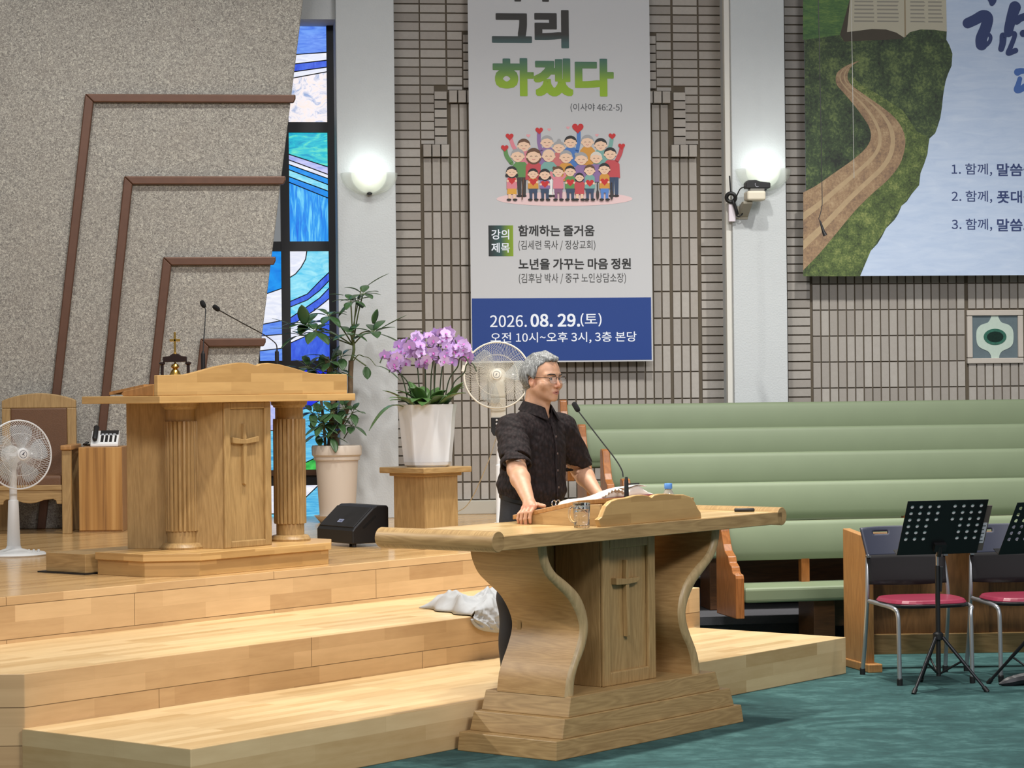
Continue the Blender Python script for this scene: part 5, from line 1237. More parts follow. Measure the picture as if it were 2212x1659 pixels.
# ------------------------------------------------------------------ wall lamps on the pillars
bulbM = NT('lit bulb glass'); bulbM.col((1, 1, 1, 1)); bulbM.b.inputs['Emission Color'].default_value = (0.94, 1.0, 0.94, 1); bulbM.b.inputs['Emission Strength'].default_value = 5
frost = NT('frosted clear bowl'); frost.set(Roughness=0.25, IOR=1.1, Alpha=0.38); frost.col(srgb(232, 236, 226)); frost.b.inputs['Transmission Weight'].default_value = 0.5
frost2 = NT('white opal bowl'); frost2.set(Roughness=0.4); frost2.col(srgb(240, 244, 236)); frost2.b.inputs['Emission Color'].default_value = (0.94, 1.0, 0.92, 1); frost2.b.inputs['Emission Strength'].default_value = 0.5
def sconce(s, z, label):
    t = thing('wall_lamp', label, 'lamp', PIER @ Matrix.Translation((s, 0, z)), 'wall lamps on the white pillars')
    def quarter(rx, rz, ry, u0=0.0):
        def f(u, v):
            a = PI * u; e = PI / 2 * v
            return (rx * math.cos(a) * math.cos(e * 0.98), -0.004 - ry * math.sin(a) * math.cos(e * 0.98), 0.045 - rz * math.sin(e))
        return f
    b = MB(); b.grid(quarter(0.222, 0.17, 0.15), 28, 12); b.build('bowl', frost.mat, t, smooth=180, solid=0.004)
    b = MB(); b.grid(quarter(0.138, 0.15, 0.10), 28, 12); b.build('inner_bowl', frost2.mat, t, smooth=180, solid=0.003)
    b = MB(); b.lathe([(0.005, -0.055), (0.03, -0.05), (0.05, -0.02), (0.05, 0.015), (0.03, 0.04), (0.004, 0.045)], (0, -0.055, 0.0), 20); b.build('bulb', bulbM.mat, t, smooth=180)
    b = MB(); b.lathe([(0.012, -0.128), (0.02, -0.122), (0.02, -0.112), (0.01, -0.105)], (0, -0.055, 0), 16); b.box(-0.02, 0.02, -0.06, 0.0, -0.122, -0.112); b.build('bracket', M['black_metal'], t)
    p = t.matrix_basis @ Vector((0, -0.17, 0.06))
    return p
for q, lb in (((-1.1605,3.3481), 'lit glass wall lamp on pillar left of the banner'), ((1.9903,3.3803), 'lit glass wall lamp on pillar above the camera')):
    p = sconce(q[0], q[1], lb)
    d = bpy.data.lights.new('wall_lamp_light', 'POINT'); d.energy = 2.2; d.color = (0.92, 1.0, 0.97); d.shadow_soft_size = 0.04
    o = bpy.data.objects.new('wall_lamp_light', d); COL.objects.link(o); o.location = p

# ------------------------------------------------------------------ camera on the second pillar
pz = (1.8821,3.151)
pt = thing('pan_tilt_camera', 'black video camera on beige turning head on the right pillar', 'camera', PIER @ Matrix.Translation((pz[0], 0, pz[1])))
k = 0.00367
bm_ = M['cream']
b = MB(); b.box(-0.12, -0.02, -0.012, 0.0, -0.125, -0.02); b.build('wall_plate', plain('taupe bracket', srgb(168, 162, 146), 0.5), pt, bevel=0.004)
b = MB(); b.prism([(0.0, -0.115), (0.0, -0.03), (-0.13, 0.005), (-0.19, 0.005), (-0.19, -0.015)], -0.095, -0.02, 'yz'); b.build('arm', plain('taupe bracket arm', srgb(160, 154, 138), 0.5), pt, bevel=0.004)
b = MB(); b.box(-0.075, 0.075, -0.25, -0.10, 0.008, 0.085); b.build('turning_head', bm_, pt, bevel=0.018, seg=4)
b = MB(); b.box(-0.045, 0.07, -0.22, -0.13, 0.085, 0.105); b.build('mount', plain('grey mount', srgb(120, 118, 112), 0.5), pt, bevel=0.003)
b = MB(); b.prism([(-0.08, 0.105), (-0.08, 0.15), (-0.06, 0.17), (0.0, 0.172), (0.035, 0.16), (0.11, 0.152), (0.118, 0.145), (0.118, 0.112), (0.11, 0.105)][::-1], -0.225, -0.135); o = b.build('camcorder', M['black'], pt, bevel=0.008)
b = MB(); b.ring((0.01, -0.226, 0.135), 0.018, 0.003, (0, 1, 0), 20, 6, 1.8, 4.6); b.build('ring', M['chrome'], o)
b = MB(); b.tube(spline([(-0.08, -0.16, 0.12), (-0.11, -0.12, 0.10), (-0.14, -0.08, 0.0), (-0.12, -0.06, -0.10), (-0.08, -0.06, -0.09), (-0.07, -0.08, -0.04)], 6), 0.005, 7); b.build('cable', M['black'], pt, smooth=60)
b = MB(); b.ring((-0.165, -0.05, 0.045), 0.035, 0.016, (0.3, 1, 0.3), 24, 8); b.tube([(-0.165, -0.05, 0.08), (-0.17, -0.03, 0.22)], 0.006, 6); b.tube(spline([(-0.15, -0.05, 0.02), (-0.13, -0.06, -0.04), (-0.115, -0.05, -0.09)], 5), 0.014, 8)
tag(b.build('cable_coil', M['black'], None, PIER @ Matrix.Translation((pz[0], 0, pz[1])), smooth=60), 'coil of black cable hanging beside the pillar camera', 'cable')
jb = MB(); jb.box(-0.025, 0.03, -0.035, 0.0, -0.07, 0.07); 
tag(jb.build('junction_box', plain('pale lilac box', srgb(214, 206, 212), 0.5), None, PIER @ Matrix.Translation((sL2 - 0.012, -0.002, pz[1] - 0.075)), bevel=0.004), 'small pale junction box on pillar corner under the coiled cable', 'box')
ct_ = MB(); ct_.box(sL2 - 0.045, sL2, 0.04, 0.10, 0.0, 6.2)
tag(ct_.build('cable_trunking', plain('white trunking', srgb(206, 204, 196), 0.5), None, PIER, bevel=0.004), 'white cable trunking running up the left side of right pillar', 'trunking')
hm = thing('hanging_microphone', 'small black choir microphone hanging on wire before the poster', 'microphone', Matrix.Translation((2.3543,18.2,2.8782)))
b = MB(); b.tube([(-0.012, 0, 0.06), (0.012, -0.004, -0.02), (0.026, -0.006, -0.052)], [0.006, 0.012, 0.017], 12); b.build('capsule', M['black'], hm, smooth=50)
b = MB(); b.tube(spline([(-0.012, 0, 0.06), (-0.02, 0, 0.08), (0.0, 0, 0.16), (0.006, 0, 0.4), (-0.01, 0, 2.2), (-0.025, 0, 4.2)], 6), 0.003, 5); b.build('wire', M['black'], hm, smooth=60)
q = (2.6035,18.2,3.257)
b = MB(); b.tube([(q[0], q[1], q[2]), (q[0] - 0.02, q[1], q[2] + 4.5)], 0.0022, 5)
tag(b.build('hanging_wire', plain('grey wire', srgb(150, 150, 146), 0.5), None, smooth=60), 'thin grey wire hanging straight down before the poster road', 'wire')

# ------------------------------------------------------------------ choir tiers and pews
M['tier'] = plain('dark grey carpet', srgb(66, 66, 70), 0.95, var=0.15, scale=60, bump=0.4, bscale=300)
PANG = 8
def pew_frame(px_x, y, z, ang): return at(IDENT, px_x, y, z, ang)
pews = [((0.415, 18.30, 0.735, PANG), 'rearmost green pew, its back against the brick wall'), ((0.535, 17.48, 0.555, PANG), 'second green pew from the brick wall'), ((0.675, 16.62, 0.392, PANG), 'third green pew from the brick wall, middle one'), ((0.775, 15.76, 0.215, PANG), 'second green pew from the front, just behind the lowest'), ((1.375, 14.93, 0.0, 12), 'frontmost green pew, with open gap under its back')]
for (x, y, z, a), lb in pews:
    L = 4.6
    t = thing('pew', lb, 'pew', pew_frame(x, y, z, a), 'green choir pews')
    ep = [(0.0, 0.25), (0.0, 0.50), (0.012, 0.525), (0.06, 0.53), (0.075, 0.54), (0.09, 0.57), (0.14, 0.59), (0.16, 0.63), (0.20, 0.645), (0.23, 0.66), (0.26, 0.70), (0.30, 0.78), (0.325, 0.86), (0.345, 0.87), (0.40, 0.87), (0.42, 0.85), (0.42, 0.25)]
    b = MB(); b.prism(ep, 0, 0.055, 'yz'); b.build('end_panel', M['pew_wood'], t, bevel=0.006)
    b = MB(); b.prism(ep, L, L + 0.055, 'yz'); b.build('end_panel', M['pew_wood'], t, bevel=0.006)
    b = MB(); b.prism([(0.362, 0.585), (0.352, 0.60), (0.348, 0.64), (0.352, 0.70), (0.362, 0.76), (0.376, 0.80), (0.385, 0.82), (0.398, 0.829), (0.415, 0.83), (0.43, 0.82), (0.44, 0.585)], 0.06, L - 0.005, 'yz'); b.build('backrest', M['leather_green'], t, smooth=50)
    b = MB(); b.box(0.06, L, 0.42, 0.45, 0.80, 0.8285); b.build('top_rail', M['pew_wood'], t, bevel=0.004)
    b = MB(); b.box(0.06, L, 0.02, 0.44, 0.345, 0.44); b.build('seat', M['leather_green'], t, bevel=0.02, seg=3)
    b = MB(); b.box(-0.015 + 0.055, 0.09, 0.04, 0.09, 0.36, 0.395); b.build('seat_bracket', M['oak_red'], t)
    for xs in (0.55, 1.95, 3.3):
        b = MB(); b.box(xs, xs + 0.055, 0.36, 0.42, 0.0, 0.62); b.build('support_post', M['pew_wood'], t, bevel=0.003)
        b = MB(); b.box(xs - 0.01, xs + 0.13, 0.10, 0.40, 0.0, 0.345); b.build('support_foot', M['dark_wood'], t, bevel=0.003)
    b = MB(); b.box(0.70, L - 0.1, 0.28, 0.31, 0.16, 0.345); b.build('skirt', M['dark_wood'], t)
def tierbox(x, y, ang, z0, z1, name_label):
    b = MB(); b.box(-0.06, 4.9, -0.36, 0.62, 0, z1); b.box(-0.06, 4.9, -0.40, -0.36, z1 - 0.05, z1 + 0.002)
    return struct(b.build('choir_tier', M['tier'], None, at(IDENT, x, y, 0, ang)), name_label, 'tier')
tierbox(0.775, 15.80, PANG, 0, 0.213, 'lowest dark carpeted choir tier')
tierbox(0.675, 16.66, PANG, 0, 0.39, 'second dark carpeted choir tier')
tierbox(0.535, 17.52, PANG, 0, 0.553, 'third dark carpeted choir tier')
tierbox(0.415, 18.34, PANG, 0, 0.733, 'topmost dark carpeted choir tier')

# ------------------------------------------------------------------ wooden choir screen
scn = thing('choir_screen', 'low brown wooden screen standing behind the black chairs', 'screen', at(IDENT, 2.06, 14.38, 0, 2))
b = MB(); b.box(0.05, 3.2, 0.012, 0.05, 0.20, 0.78); b.build('panel', M['screen_wood'], scn)
b = MB(); b.box(0.03, 3.2, -0.02, 0.06, 0.085, 0.205); b.build('bottom_rail', M['oak_x'], scn, bevel=0.004)
b = MB(); b.box(0.03, 3.2, -0.02, 0.07, 0.775, 0.81); b.build('top_rail', M['screen_wood'], scn, bevel=0.004)
for xs in (0.68, 1.42, 2.2):
    b = MB(); b.box(xs, xs + 0.10, -0.005, 0.03, 0.205, 0.775); b.build('stile', M['screen_wood'], scn, bevel=0.003)
ro = Matrix.Rotation(R(13), 4, 'Z')
b = MB(); b.prism([(-0.17, 0.04), (-0.17, 0.775), (-0.14, 0.80), (0.17, 0.83), (0.17, 0.04)], -0.03, 0.02, 'yz'); b.build('end_post', M['oak_red'], scn, ro, bevel=0.004)
b = MB(); b.box(-0.04, 0.05, -0.22, 0.19, 0.0, 0.05); b.build('foot', M['oak_red'], scn, ro, bevel=0.006)

# ------------------------------------------------------------------ black stacking chairs
M['seat_red'] = plain('wine red vinyl', srgb(140, 44, 68), 0.35, var=0.08, scale=20)
M['navy_shell'] = (lambda N: (N.set(Roughness=0.5), N.col(srgb(48, 52, 68)), N.bump(N.n('ShaderNodeTexWave', **{'Scale': 1.0}).outputs['Fac'], 0.0), N.mat)[-1])(NT('slate blue shell'))
M['steel'] = plain('grey steel tube', srgb(176, 180, 184), 0.32, 0.75)
def stacking_chair(Mx, label):
    t = thing('stacking_chair', label, 'chair', Mx, 'black chairs with red seats')
    for sx in (-1, 1):
        x = sx * 0.215
        b = MB(); b.tube(spline([(x, -0.245, 0.02), (x, -0.235, 0.30), (x * 1.01, -0.225, 0.40), (x * 1.08, -0.19, 0.43), (x * 1.12, 0.0, 0.437), (x * 1.15, 0.18, 0.44)], 6), 0.0125, 10); b.build('front_leg', M['steel'], t, smooth=60)
        b = MB(); b.tube(spline([(x * 1.18, 0.30, 0.02), (x * 1.16, 0.26, 0.2), (x * 1.15, 0.22, 0.44), (x * 1.1, 0.24, 0.62), (x * 1.05, 0.265, 0.70)], 6), 0.0125, 10); b.build('rear_leg', M['steel'], t, smooth=60)
        b = MB(); b.lathe([(0.016, 0), (0.0165, 0.035), (0.013, 0.04)], (x, -0.245, 0), 14); b.build('foot', M['black'], t)
        b = MB(); b.lathe([(0.016, 0), (0.0165, 0.035), (0.013, 0.04)], (x * 1.18, 0.30, 0), 14); b.build('foot', M['black'], t)
    def outline(k):
        pts = []
        for i in range(40):
            a = 2 * PI * i / 40
            c, s_ = math.cos(a), math.sin(a)
            r_ = 1 / (abs(c) ** 3.2 + abs(s_) ** 3.2) ** (1 / 3.2)
            pts.append((0.245 * k * r_ * c * (1.0 + 0.04 * s_), -0.02 + 0.235 * k * r_ * s_))
        return pts
    b = MB(); b.prism(outline(1.0), 0.430, 0.450, 'xy', taper=lambda p: (p[0] * 1.02, p[1] * 1.02)); b.build('seat_shell', M['black'], t, bevel=0.008, seg=3)
    b = MB(); b.prism(outline(0.985), 0.450, 0.474, 'xy', taper=lambda p: (p[0] * 0.93, -0.02 + (p[1] + 0.02) * 0.93)); b.build('seat_pad', M['seat_red'], t, bevel=0.008, seg=3)
    def back(z0, z1, hw0, hw1, y0, y1, curve):
        def f(u, v):
            x = (u - 0.5) * 2 * (hw0 + (hw1 - hw0) * v)
            return (x, y0 + (y1 - y0) * v + curve * (1 - (x / 0.25) ** 2), z0 + (z1 - z0) * v - (0.012 * (1 - (2 * u - 1) ** 2) if v == 0 and z0 < 0.6 else 0) - (0.015 * abs(2 * u - 1) ** 4 if v == 1 and z1 > 0.8 else 0))
        return f
    b = MB(); b.grid(back(0.535, 0.70, 0.232, 0.238, 0.20, 0.235, 0.05), 20, 8); b.build('lower_back', plain('black back', srgb(12, 11, 14), 0.85), t, smooth=180, solid=0.02)
    g = MB(); fb = back(0.695, 0.862, 0.234, 0.255, 0.25, 0.315, 0.05)
    g.grid(fb, 40, 18)
    hole = lambda u, v: ((0.15 < u < 0.345 or 0.655 < u < 0.85) and 0.70 < v < 0.82)
    keep = []
    for f_ in g.f:
        i0 = f_[0]; uu = ((i0 % 41) + 0.5) / 40; vv_ = (i0 // 41 + 0.5) / 18
        if not hole(uu, vv_): keep.append(f_)
    g.f = keep; g.mi = [0] * len(keep)
    g.build('upper_back', M['navy_shell'], t, smooth=180, solid=0.014)
    for sx in (-1, 1):
        b = MB(); b.box(sx * 0.235 - 0.012, sx * 0.235 + 0.012, 0.215, 0.245, 0.690, 0.700); b.build('back_clip', M['chrome'], t)
    return t
stacking_chair(at(IDENT, 2.335, 13.84, 0, 10), 'black chair with red seat, behind the centre music stand')
stacking_chair(at(IDENT, 2.945, 13.93, 0, 6), 'black chair with red seat, cut by the right picture edge')

# ------------------------------------------------------------------ music stands
def music_stand(loc, yaw, lean, label, legs=(-127, -38, 100)):
    t = thing('music_stand', label, 'music stand', at(IDENT, loc[0], loc[1], 0, 0), 'black perforated music stands')
    Wd, Ht = 0.48, 0.345
    Pm = Matrix.Translation((0.0, 0.0, 0.75)) @ Matrix.Rotation(R(yaw), 4, 'Z') @ Matrix.Rotation(R(lean), 4, 'X')
    b = MB()
    holes = []
    for r_, fv in enumerate((0.11, 0.23, 0.35, 0.47, 0.59, 0.71)):
        us = (0.072, 0.181, 0.29, 0.40, 0.60, 0.71, 0.818, 0.927) if r_ < 3 else (0.072, 0.181, 0.29, 0.71, 0.818, 0.927)
        holes.append((1 - fv, us))
    vc = sorted({0.0, 0.18} | {round(h[0] - 0.06, 4) for h in holes} | {round(h[0] + 0.06, 4) for h in holes} | {1.0})
    for j in range(len(vc) - 1):
        v0, v1 = vc[j], vc[j + 1]
        row = next((h for h in holes if abs(h[0] - (v0 + v1) / 2) < 0.02), None)
        if row is None:
            b.add([((u - 0.5) * Wd, 0, v * Ht) for u, v in ((0, v0), (1, v0), (1, v1), (0, v1))], [(0, 1, 2, 3)]); continue
        xs = [0.0]
        for u in row[1]: xs += [u - 0.045, u + 0.045]
        xs.append(1.0)
        for i in range(len(xs) - 1):
            if i % 2 == 0:
                if xs[i + 1] - xs[i] > 1e-4: b.add([((u - 0.5) * Wd, 0, v * Ht) for u, v in ((xs[i], v0), (xs[i + 1], v0), (xs[i + 1], v1), (xs[i], v1))], [(0, 1, 2, 3)])
            else:
                cu, cv = (xs[i] + xs[i + 1]) / 2, (v0 + v1) / 2
                hw, hh = (xs[i + 1] - xs[i]) / 2 * Wd, (v1 - v0) / 2 * Ht
                vs = []
                for k in range(16):
                    a = 2 * PI * k / 16; c_, s_ = math.cos(a), math.sin(a); m_ = max(abs(c_) / hw, abs(s_) / hh)
                    vs.append(((cu - 0.5) * Wd + c_ / m_, 0, cv * Ht + s_ / m_))
                for k in range(16):
                    a = 2 * PI * k / 16; vs.append(((cu - 0.5) * Wd + 0.0112 * math.cos(a), 0, cv * Ht + 0.0112 * math.sin(a)))
                b.add(vs, [(k, (k + 1) % 16, 16 + (k + 1) % 16, 16 + k) for k in range(16)])
    desk = b.build('desk', M['black_metal'], t, Pm, solid=0.003)
    b = MB(); b.box(-Wd / 2, Wd / 2, 0.0, 0.055, -0.003, 0.0); b.build('ledge', M['black_metal'], desk)
    b = MB(); b.box(-0.035, 0.035, -0.03, -0.002, 0.03, 0.075); b.tube([(0, -0.02, 0.06), (0, -0.025, 0.0)], 0.014, 12); b.build('desk_clamp', M['black'], desk)
    b = MB(); b.tube([(0, -0.01, 0.60), (0, -0.008, 0.775)], 0.0085, 12); b.build('inner_tube', M['chrome'], t, smooth=60)
    b = MB(); b.tube([(0, -0.01, 0.07), (0, -0.01, 0.685)], 0.0135, 14); b.build('pole', M['black'], t, smooth=60)
    b = MB(); b.prism([(0.012, 0.68), (0.032, 0.68), (0.022, 0.54), (0.012, 0.54)], -0.02, 0.0); b.build('height_lever', M['black'], t, bevel=0.003)
    b = MB(); b.lathe([(0.02, 0.27), (0.03, 0.275), (0.03, 0.305), (0.018, 0.315)], (0, -0.01, 0), 16); b.build('collar', M['black'], t, smooth=40)
    for i, a in enumerate(legs):
        d = Vector((math.cos(R(a)), math.sin(R(a)), 0))
        o0 = Vector((0, -0.01, 0.285)) + d * 0.03; o1 = Vector((0, -0.01, 0.012)) + d * 0.29
        b = MB(); b.tube([o0, o0.lerp(o1, 0.5)], 0.010, 10); b.tube([o0.lerp(o1, 0.48), o1], 0.0085, 10); leg = b.build('leg', plain('dark leg tube', srgb(44, 45, 48), 0.35, 0.6), t, smooth=60)
        b = MB(); b.tube([o1 - (o1 - o0).normalized() * 0.02, o1 + (o1 - o0).normalized() * 0.015], 0.013, 10); b.build('foot', M['black'], leg, smooth=60)
        b = MB(); b.tube([Vector((0, -0.01, 0.085)) + d * 0.012, o0.lerp(o1, 0.45)], 0.006, 8); b.build('brace', M['black'], t, smooth=60)
    return t
music_stand((2.358, 13.42), 14, 28, 'black perforated music stand before the centre black chair')
music_stand((2.90, 13.42), 24, 32, 'black music stand, half cut by the right picture edge', (-100, 20, 140))
fo_ = thing('music_folder', 'dark folder with white label and sheets resting on the music stand', 'folder', at(IDENT, 2.358, 13.42, 0, 0))
FM = Matrix.Translation((0.0, 0.0, 0.75)) @ Matrix.Rotation(R(14), 4, 'Z') @ Matrix.Rotation(R(28), 4, 'X')
b = MB(); b.box(-0.225, 0.228, 0.0035, 0.0055, 0.012, 0.325); b.build('sheet_music', plain('white sheet music', srgb(216, 216, 216), 0.7), fo_, FM)
b = MB(); b.box(0.02, 0.275, 0.0062, 0.012, 0.01, 0.30); b.build('cover', plain('grey brown card', srgb(88, 80, 74), 0.6), fo_, FM)
b = MB(); b.box(0.225, 0.268, 0.004, 0.0058, 0.06, 0.19); lb_ = b.build('label', plain('pale label', srgb(186, 188, 194), 0.6), fo_, FM)
b = MB()
for k in range(5): b.box(0.229, 0.262 - 0.006 * (k % 2), 0.0034, 0.0039, 0.072 + k * 0.024, 0.079 + k * 0.024)
b.build('label_print', INK['grey'], lb_)
um = MB(); um.tube(spline([(0, 0, 0.012), (0.05, 0.012, 0.02), (0.14, 0.03, 0.035), (0.28, 0.06, 0.045), (0.45, 0.1, 0.05)], 5), [0.006, 0.010, 0.014, 0.02, 0.024, 0.028, 0.03, 0.031, 0.032, 0.033, 0.034, 0.035, 0.036, 0.036, 0.037, 0.037, 0.037, 0.037, 0.037, 0.037, 0.037], 9)
tag(um.build('umbrella', plain('black folded cloth', srgb(26, 26, 30), 0.45), None, Matrix.Translation((2.7094,13.4852,-0)), smooth=30), 'black folded umbrella lying on carpet at right picture edge', 'umbrella')

# ------------------------------------------------------------------ grey jacket on the step edge
rb = random.Random(9)
ph_ = [(rb.uniform(-9, 9), rb.uniform(-9, 9), rb.uniform(0, 6)) for _ in range(6)]
ph2 = [(rb.uniform(-26, 26), rb.uniform(-26, 26), rb.uniform(0, 6)) for _ in range(5)]
def crease(x, y):
    wx = 0.5 * math.sin(5 * y + 1) + 0.3 * math.sin(9 * x); wy = 0.5 * math.sin(6 * x)
    h = sum((1 - abs(math.sin(a * x + c * y + p + wx + wy))) ** 1.3 for a, c, p in ph_) / 6
    h2 = sum((1 - abs(math.sin(a * x + c * y + p + 2 * wx))) ** 2 for a, c, p in ph2) / 5
    return 0.8 * h + 0.2 * h2
def cloth(u, v):
    # u along the step, v from the back to the front edge and over it (stage coordinates)
    if v < 0.66:
        f = v / 0.66
        s = 3.36 - 0.24 * f + (0.60 - 0.20 * f) * u
        t = 1.62 - 0.56 * f - 0.20 * u * (1 - f)
        rim = min(1, min(u, 1 - u) * 9) ** 0.6 * min(1, f * 7 + 0.05) ** 0.6
        z = TH2 + 0.006 + rim * (0.012 + 0.16 * crease(s * 1.6, t * 1.6) + 0.02 * math.sin(PI * min(1, f * 1.05)))
        return (s + 0.02 * math.sin(t * 30), t, z)
    f = (v - 0.66) / 0.34
    s = 3.12 + 0.40 * u - 0.02 * f + 0.01 * math.sin(f * 9 + u * 12)
    w_ = math.sin(min(1, u * 1.6) * PI / 2) ** 0.6
    bulge = 0.055 * crease(s * 3.2, f * 0.9 + 2) * min(1, (1 - f) * 6 + 0.2)
    return (s, 1.050 - bulge - 0.015 * math.sin(f * PI), TH2 + 0.045 * (1 - f) ** 3 + 0.004 - 0.105 * f * w_ - 0.012 * (1 - w_))
b = MB(); b.grid(cloth, 100, 110)
tag(b.build('jacket', plain('pale grey cloth', srgb(168, 170, 172), 0.75, var=0.05, scale=10, bump=0.15, bscale=300), None, STAGE, smooth=180, solid=0.004), 'crumpled pale grey jacket lying over the edge of middle step', 'jacket')

# ------------------------------------------------------------------ the standing man
# smooth bodies from distance fields, meshed with surface nets
def d_cap(P, a, c, r1, r2):
    a = np.array(a, float); c = np.array(c, float); ba = c - a
    t = np.clip(((P - a) @ ba) / (ba @ ba), 0, 1)
    return np.linalg.norm(P - a - t[:, None] * ba, axis=1) - (r1 + (r2 - r1) * t)
def d_ell(P, c, r, rot=None):
    q = P - np.array(c, float)
    if rot is not None: q = q @ rot
    r = np.array(r, float)
    k0 = np.linalg.norm(q / r, axis=1); k1 = np.linalg.norm(q / (r * r), axis=1)
    return k0 * (k0 - 1) / np.maximum(k1, 1e-9)
def smin(a, c, k):
    h = np.clip(0.5 + 0.5 * (c - a) / k, 0, 1)
    return c + (a - c) * h - k * h * (1 - h)
def smax(a, c, k): return -smin(-a, -c, k)
def rotz(a): 
    c, s_ = math.cos(a), math.sin(a); return np.array([[c, -s_, 0], [s_, c, 0], [0, 0, 1]])
def roty(a):
    c, s_ = math.cos(a), math.sin(a); return np.array([[c, 0, s_], [0, 1, 0], [-s_, 0, c]])
def surface_nets(fn, lo, hi, h, bs=16):
    lo = np.array(lo, float); hi = np.array(hi, float)
    nb = np.ceil((hi - lo) / (h * bs)).astype(int)
    g = np.stack(np.meshgrid(*[np.arange(n) for n in nb], indexing='ij'), -1).reshape(-1, 3)
    dc = np.abs(fn(lo + (g + 0.5) * bs * h))
    act = g[dc < bs * h * 1.25]
    NX, NY = 4096, 4096
    loc = np.stack(np.meshgrid(*[np.arange(bs + 1)] * 3, indexing='ij'), -1).reshape(-1, 3)
    off = [np.array(o) for o in ((0, 0, 0), (1, 0, 0), (0, 1, 0), (1, 1, 0), (0, 0, 1), (1, 0, 1), (0, 1, 1), (1, 1, 1))]
    keys, pos, quads = [], [], []
    key = lambda c: (c[:, 2].astype(np.int64) * NY + c[:, 1]) * NX + c[:, 0]
    for blk in act:
        base = blk * bs
        D = fn(lo + (base + loc) * h).reshape(bs + 1, bs + 1, bs + 1)
        S = D < 0
        if S.all() or not S.any(): continue
        cs = sum(S[o[0]:bs + o[0], o[1]:bs + o[1], o[2]:bs + o[2]].astype(int) for o in off)
        cells = np.argwhere((cs > 0) & (cs < 8))
        acc = np.zeros((len(cells), 3)); cnt = np.zeros(len(cells))
        dv = [D[cells[:, 0] + o[0], cells[:, 1] + o[1], cells[:, 2] + o[2]] for o in off]
        for i in range(8):
            for ax in range(3):
                if off[i][ax] == 0:
                    o2 = off[i].copy(); o2[ax] = 1
                    j = next(k for k in range(8) if (off[k] == o2).all())
                    cr = (dv[i] < 0) != (dv[j] < 0)
                    den = np.where(cr, dv[i] - dv[j], 1)
                    t = np.clip(np.where(cr, dv[i] / den, 0), 0, 1)
                    p = np.repeat(off[i][None].astype(float), len(cells), 0); p[:, ax] += t
                    acc += np.where(cr[:, None], p, 0); cnt += cr
        keys.append(key(cells + base + 1)); pos.append(lo + (cells + base + acc / cnt[:, None]) * h)
        for ax in range(3):
            sl0 = [slice(0, bs)] * 3; sl1 = [slice(0, bs)] * 3; sl1[ax] = slice(1, bs + 1)
            a, c = S[tuple(sl0)], S[tuple(sl1)]
            e = np.argwhere(a != c)
            if not len(e): continue
            fl_ = a[e[:, 0], e[:, 1], e[:, 2]]
            b1, b2 = (ax + 1) % 3, (ax + 2) % 3
            u = np.zeros(3, int); u[b1] = 1; w_ = np.zeros(3, int); w_[b2] = 1
            G = e + base + 1
            q = np.stack([key(G), key(G - u), key(G - u - w_), key(G - w_)], 1)
            q[~fl_] = q[~fl_][:, ::-1]
            quads.append(q)
    keys = np.concatenate(keys); pos = np.concatenate(pos); quads = np.concatenate(quads)
    o = np.argsort(keys); ks = keys[o]; pos = pos[o]
    idx = np.searchsorted(ks, quads); idx = np.clip(idx, 0, len(ks) - 1)
    ok = (ks[idx] == quads).all(1)
    return pos, idx[ok]
def field_mesh(name, fn, lo, hi, h, mat, parent, smooth_it=2, colour=None):
    v, q = surface_nets(fn, lo, hi, h)
    # a little relaxation takes the voxel steps out
    for _ in range(smooth_it):
        acc = np.zeros_like(v); n = np.zeros(len(v))
        for a, c in ((0, 1), (1, 2), (2, 3), (3, 0)):
            np.add.at(acc, q[:, a], v[q[:, c]]); np.add.at(acc, q[:, c], v[q[:, a]])
            np.add.at(n, q[:, a], 1); np.add.at(n, q[:, c], 1)
        v = v * 0.5 + 0.5 * acc / np.maximum(n, 1)[:, None]
    me = bpy.data.meshes.new(name)
    me.vertices.add(len(v)); me.vertices.foreach_set('co', v.astype(np.float32).ravel())
    me.loops.add(len(q) * 4); me.loops.foreach_set('vertex_index', q.astype(np.int32).ravel())
    me.polygons.add(len(q)); me.polygons.foreach_set('loop_start', np.arange(len(q), dtype=np.int32) * 4)
    me.update(calc_edges=True); me.validate()
    me.polygons.foreach_set('use_smooth', [True] * len(me.polygons))
    me.materials.append(mat)
    if colour is not None:
        at_ = me.color_attributes.new('tint', 'FLOAT_COLOR', 'POINT')
        vv_ = np.empty(len(me.vertices) * 3); me.vertices.foreach_get('co', vv_)
        at_.data.foreach_set('color', colour(vv_.reshape(-1, 3)).astype(np.float32).ravel())
    o = bpy.data.objects.new(name, me); COL.objects.link(o); o.parent = parent
    return o

man = thing('person', 'grey-haired man with glasses in dark short-sleeved shirt standing behind the wide lectern', 'person', STAGE @ Matrix.Translation((2.6, 0.2, TH1)) @ Matrix.Rotation(R(-90), 4, 'Z'))
HC = np.array([0.055, 0.0, 1.537]); HR = rotz(R(-3)) @ roty(R(4))
def to_head(P): return (P - HC) @ HR
def from_head(p): return np.array(p) @ HR.T + HC
RS, RE, RW = (0.0, -0.182, 1.275), (0.15, -0.335, 1.085), (0.335, -0.475, 0.935)
LS, LE, LW = (0.03, 0.182, 1.275), (0.03, 0.34, 1.06), (0.21, 0.255, 0.935)
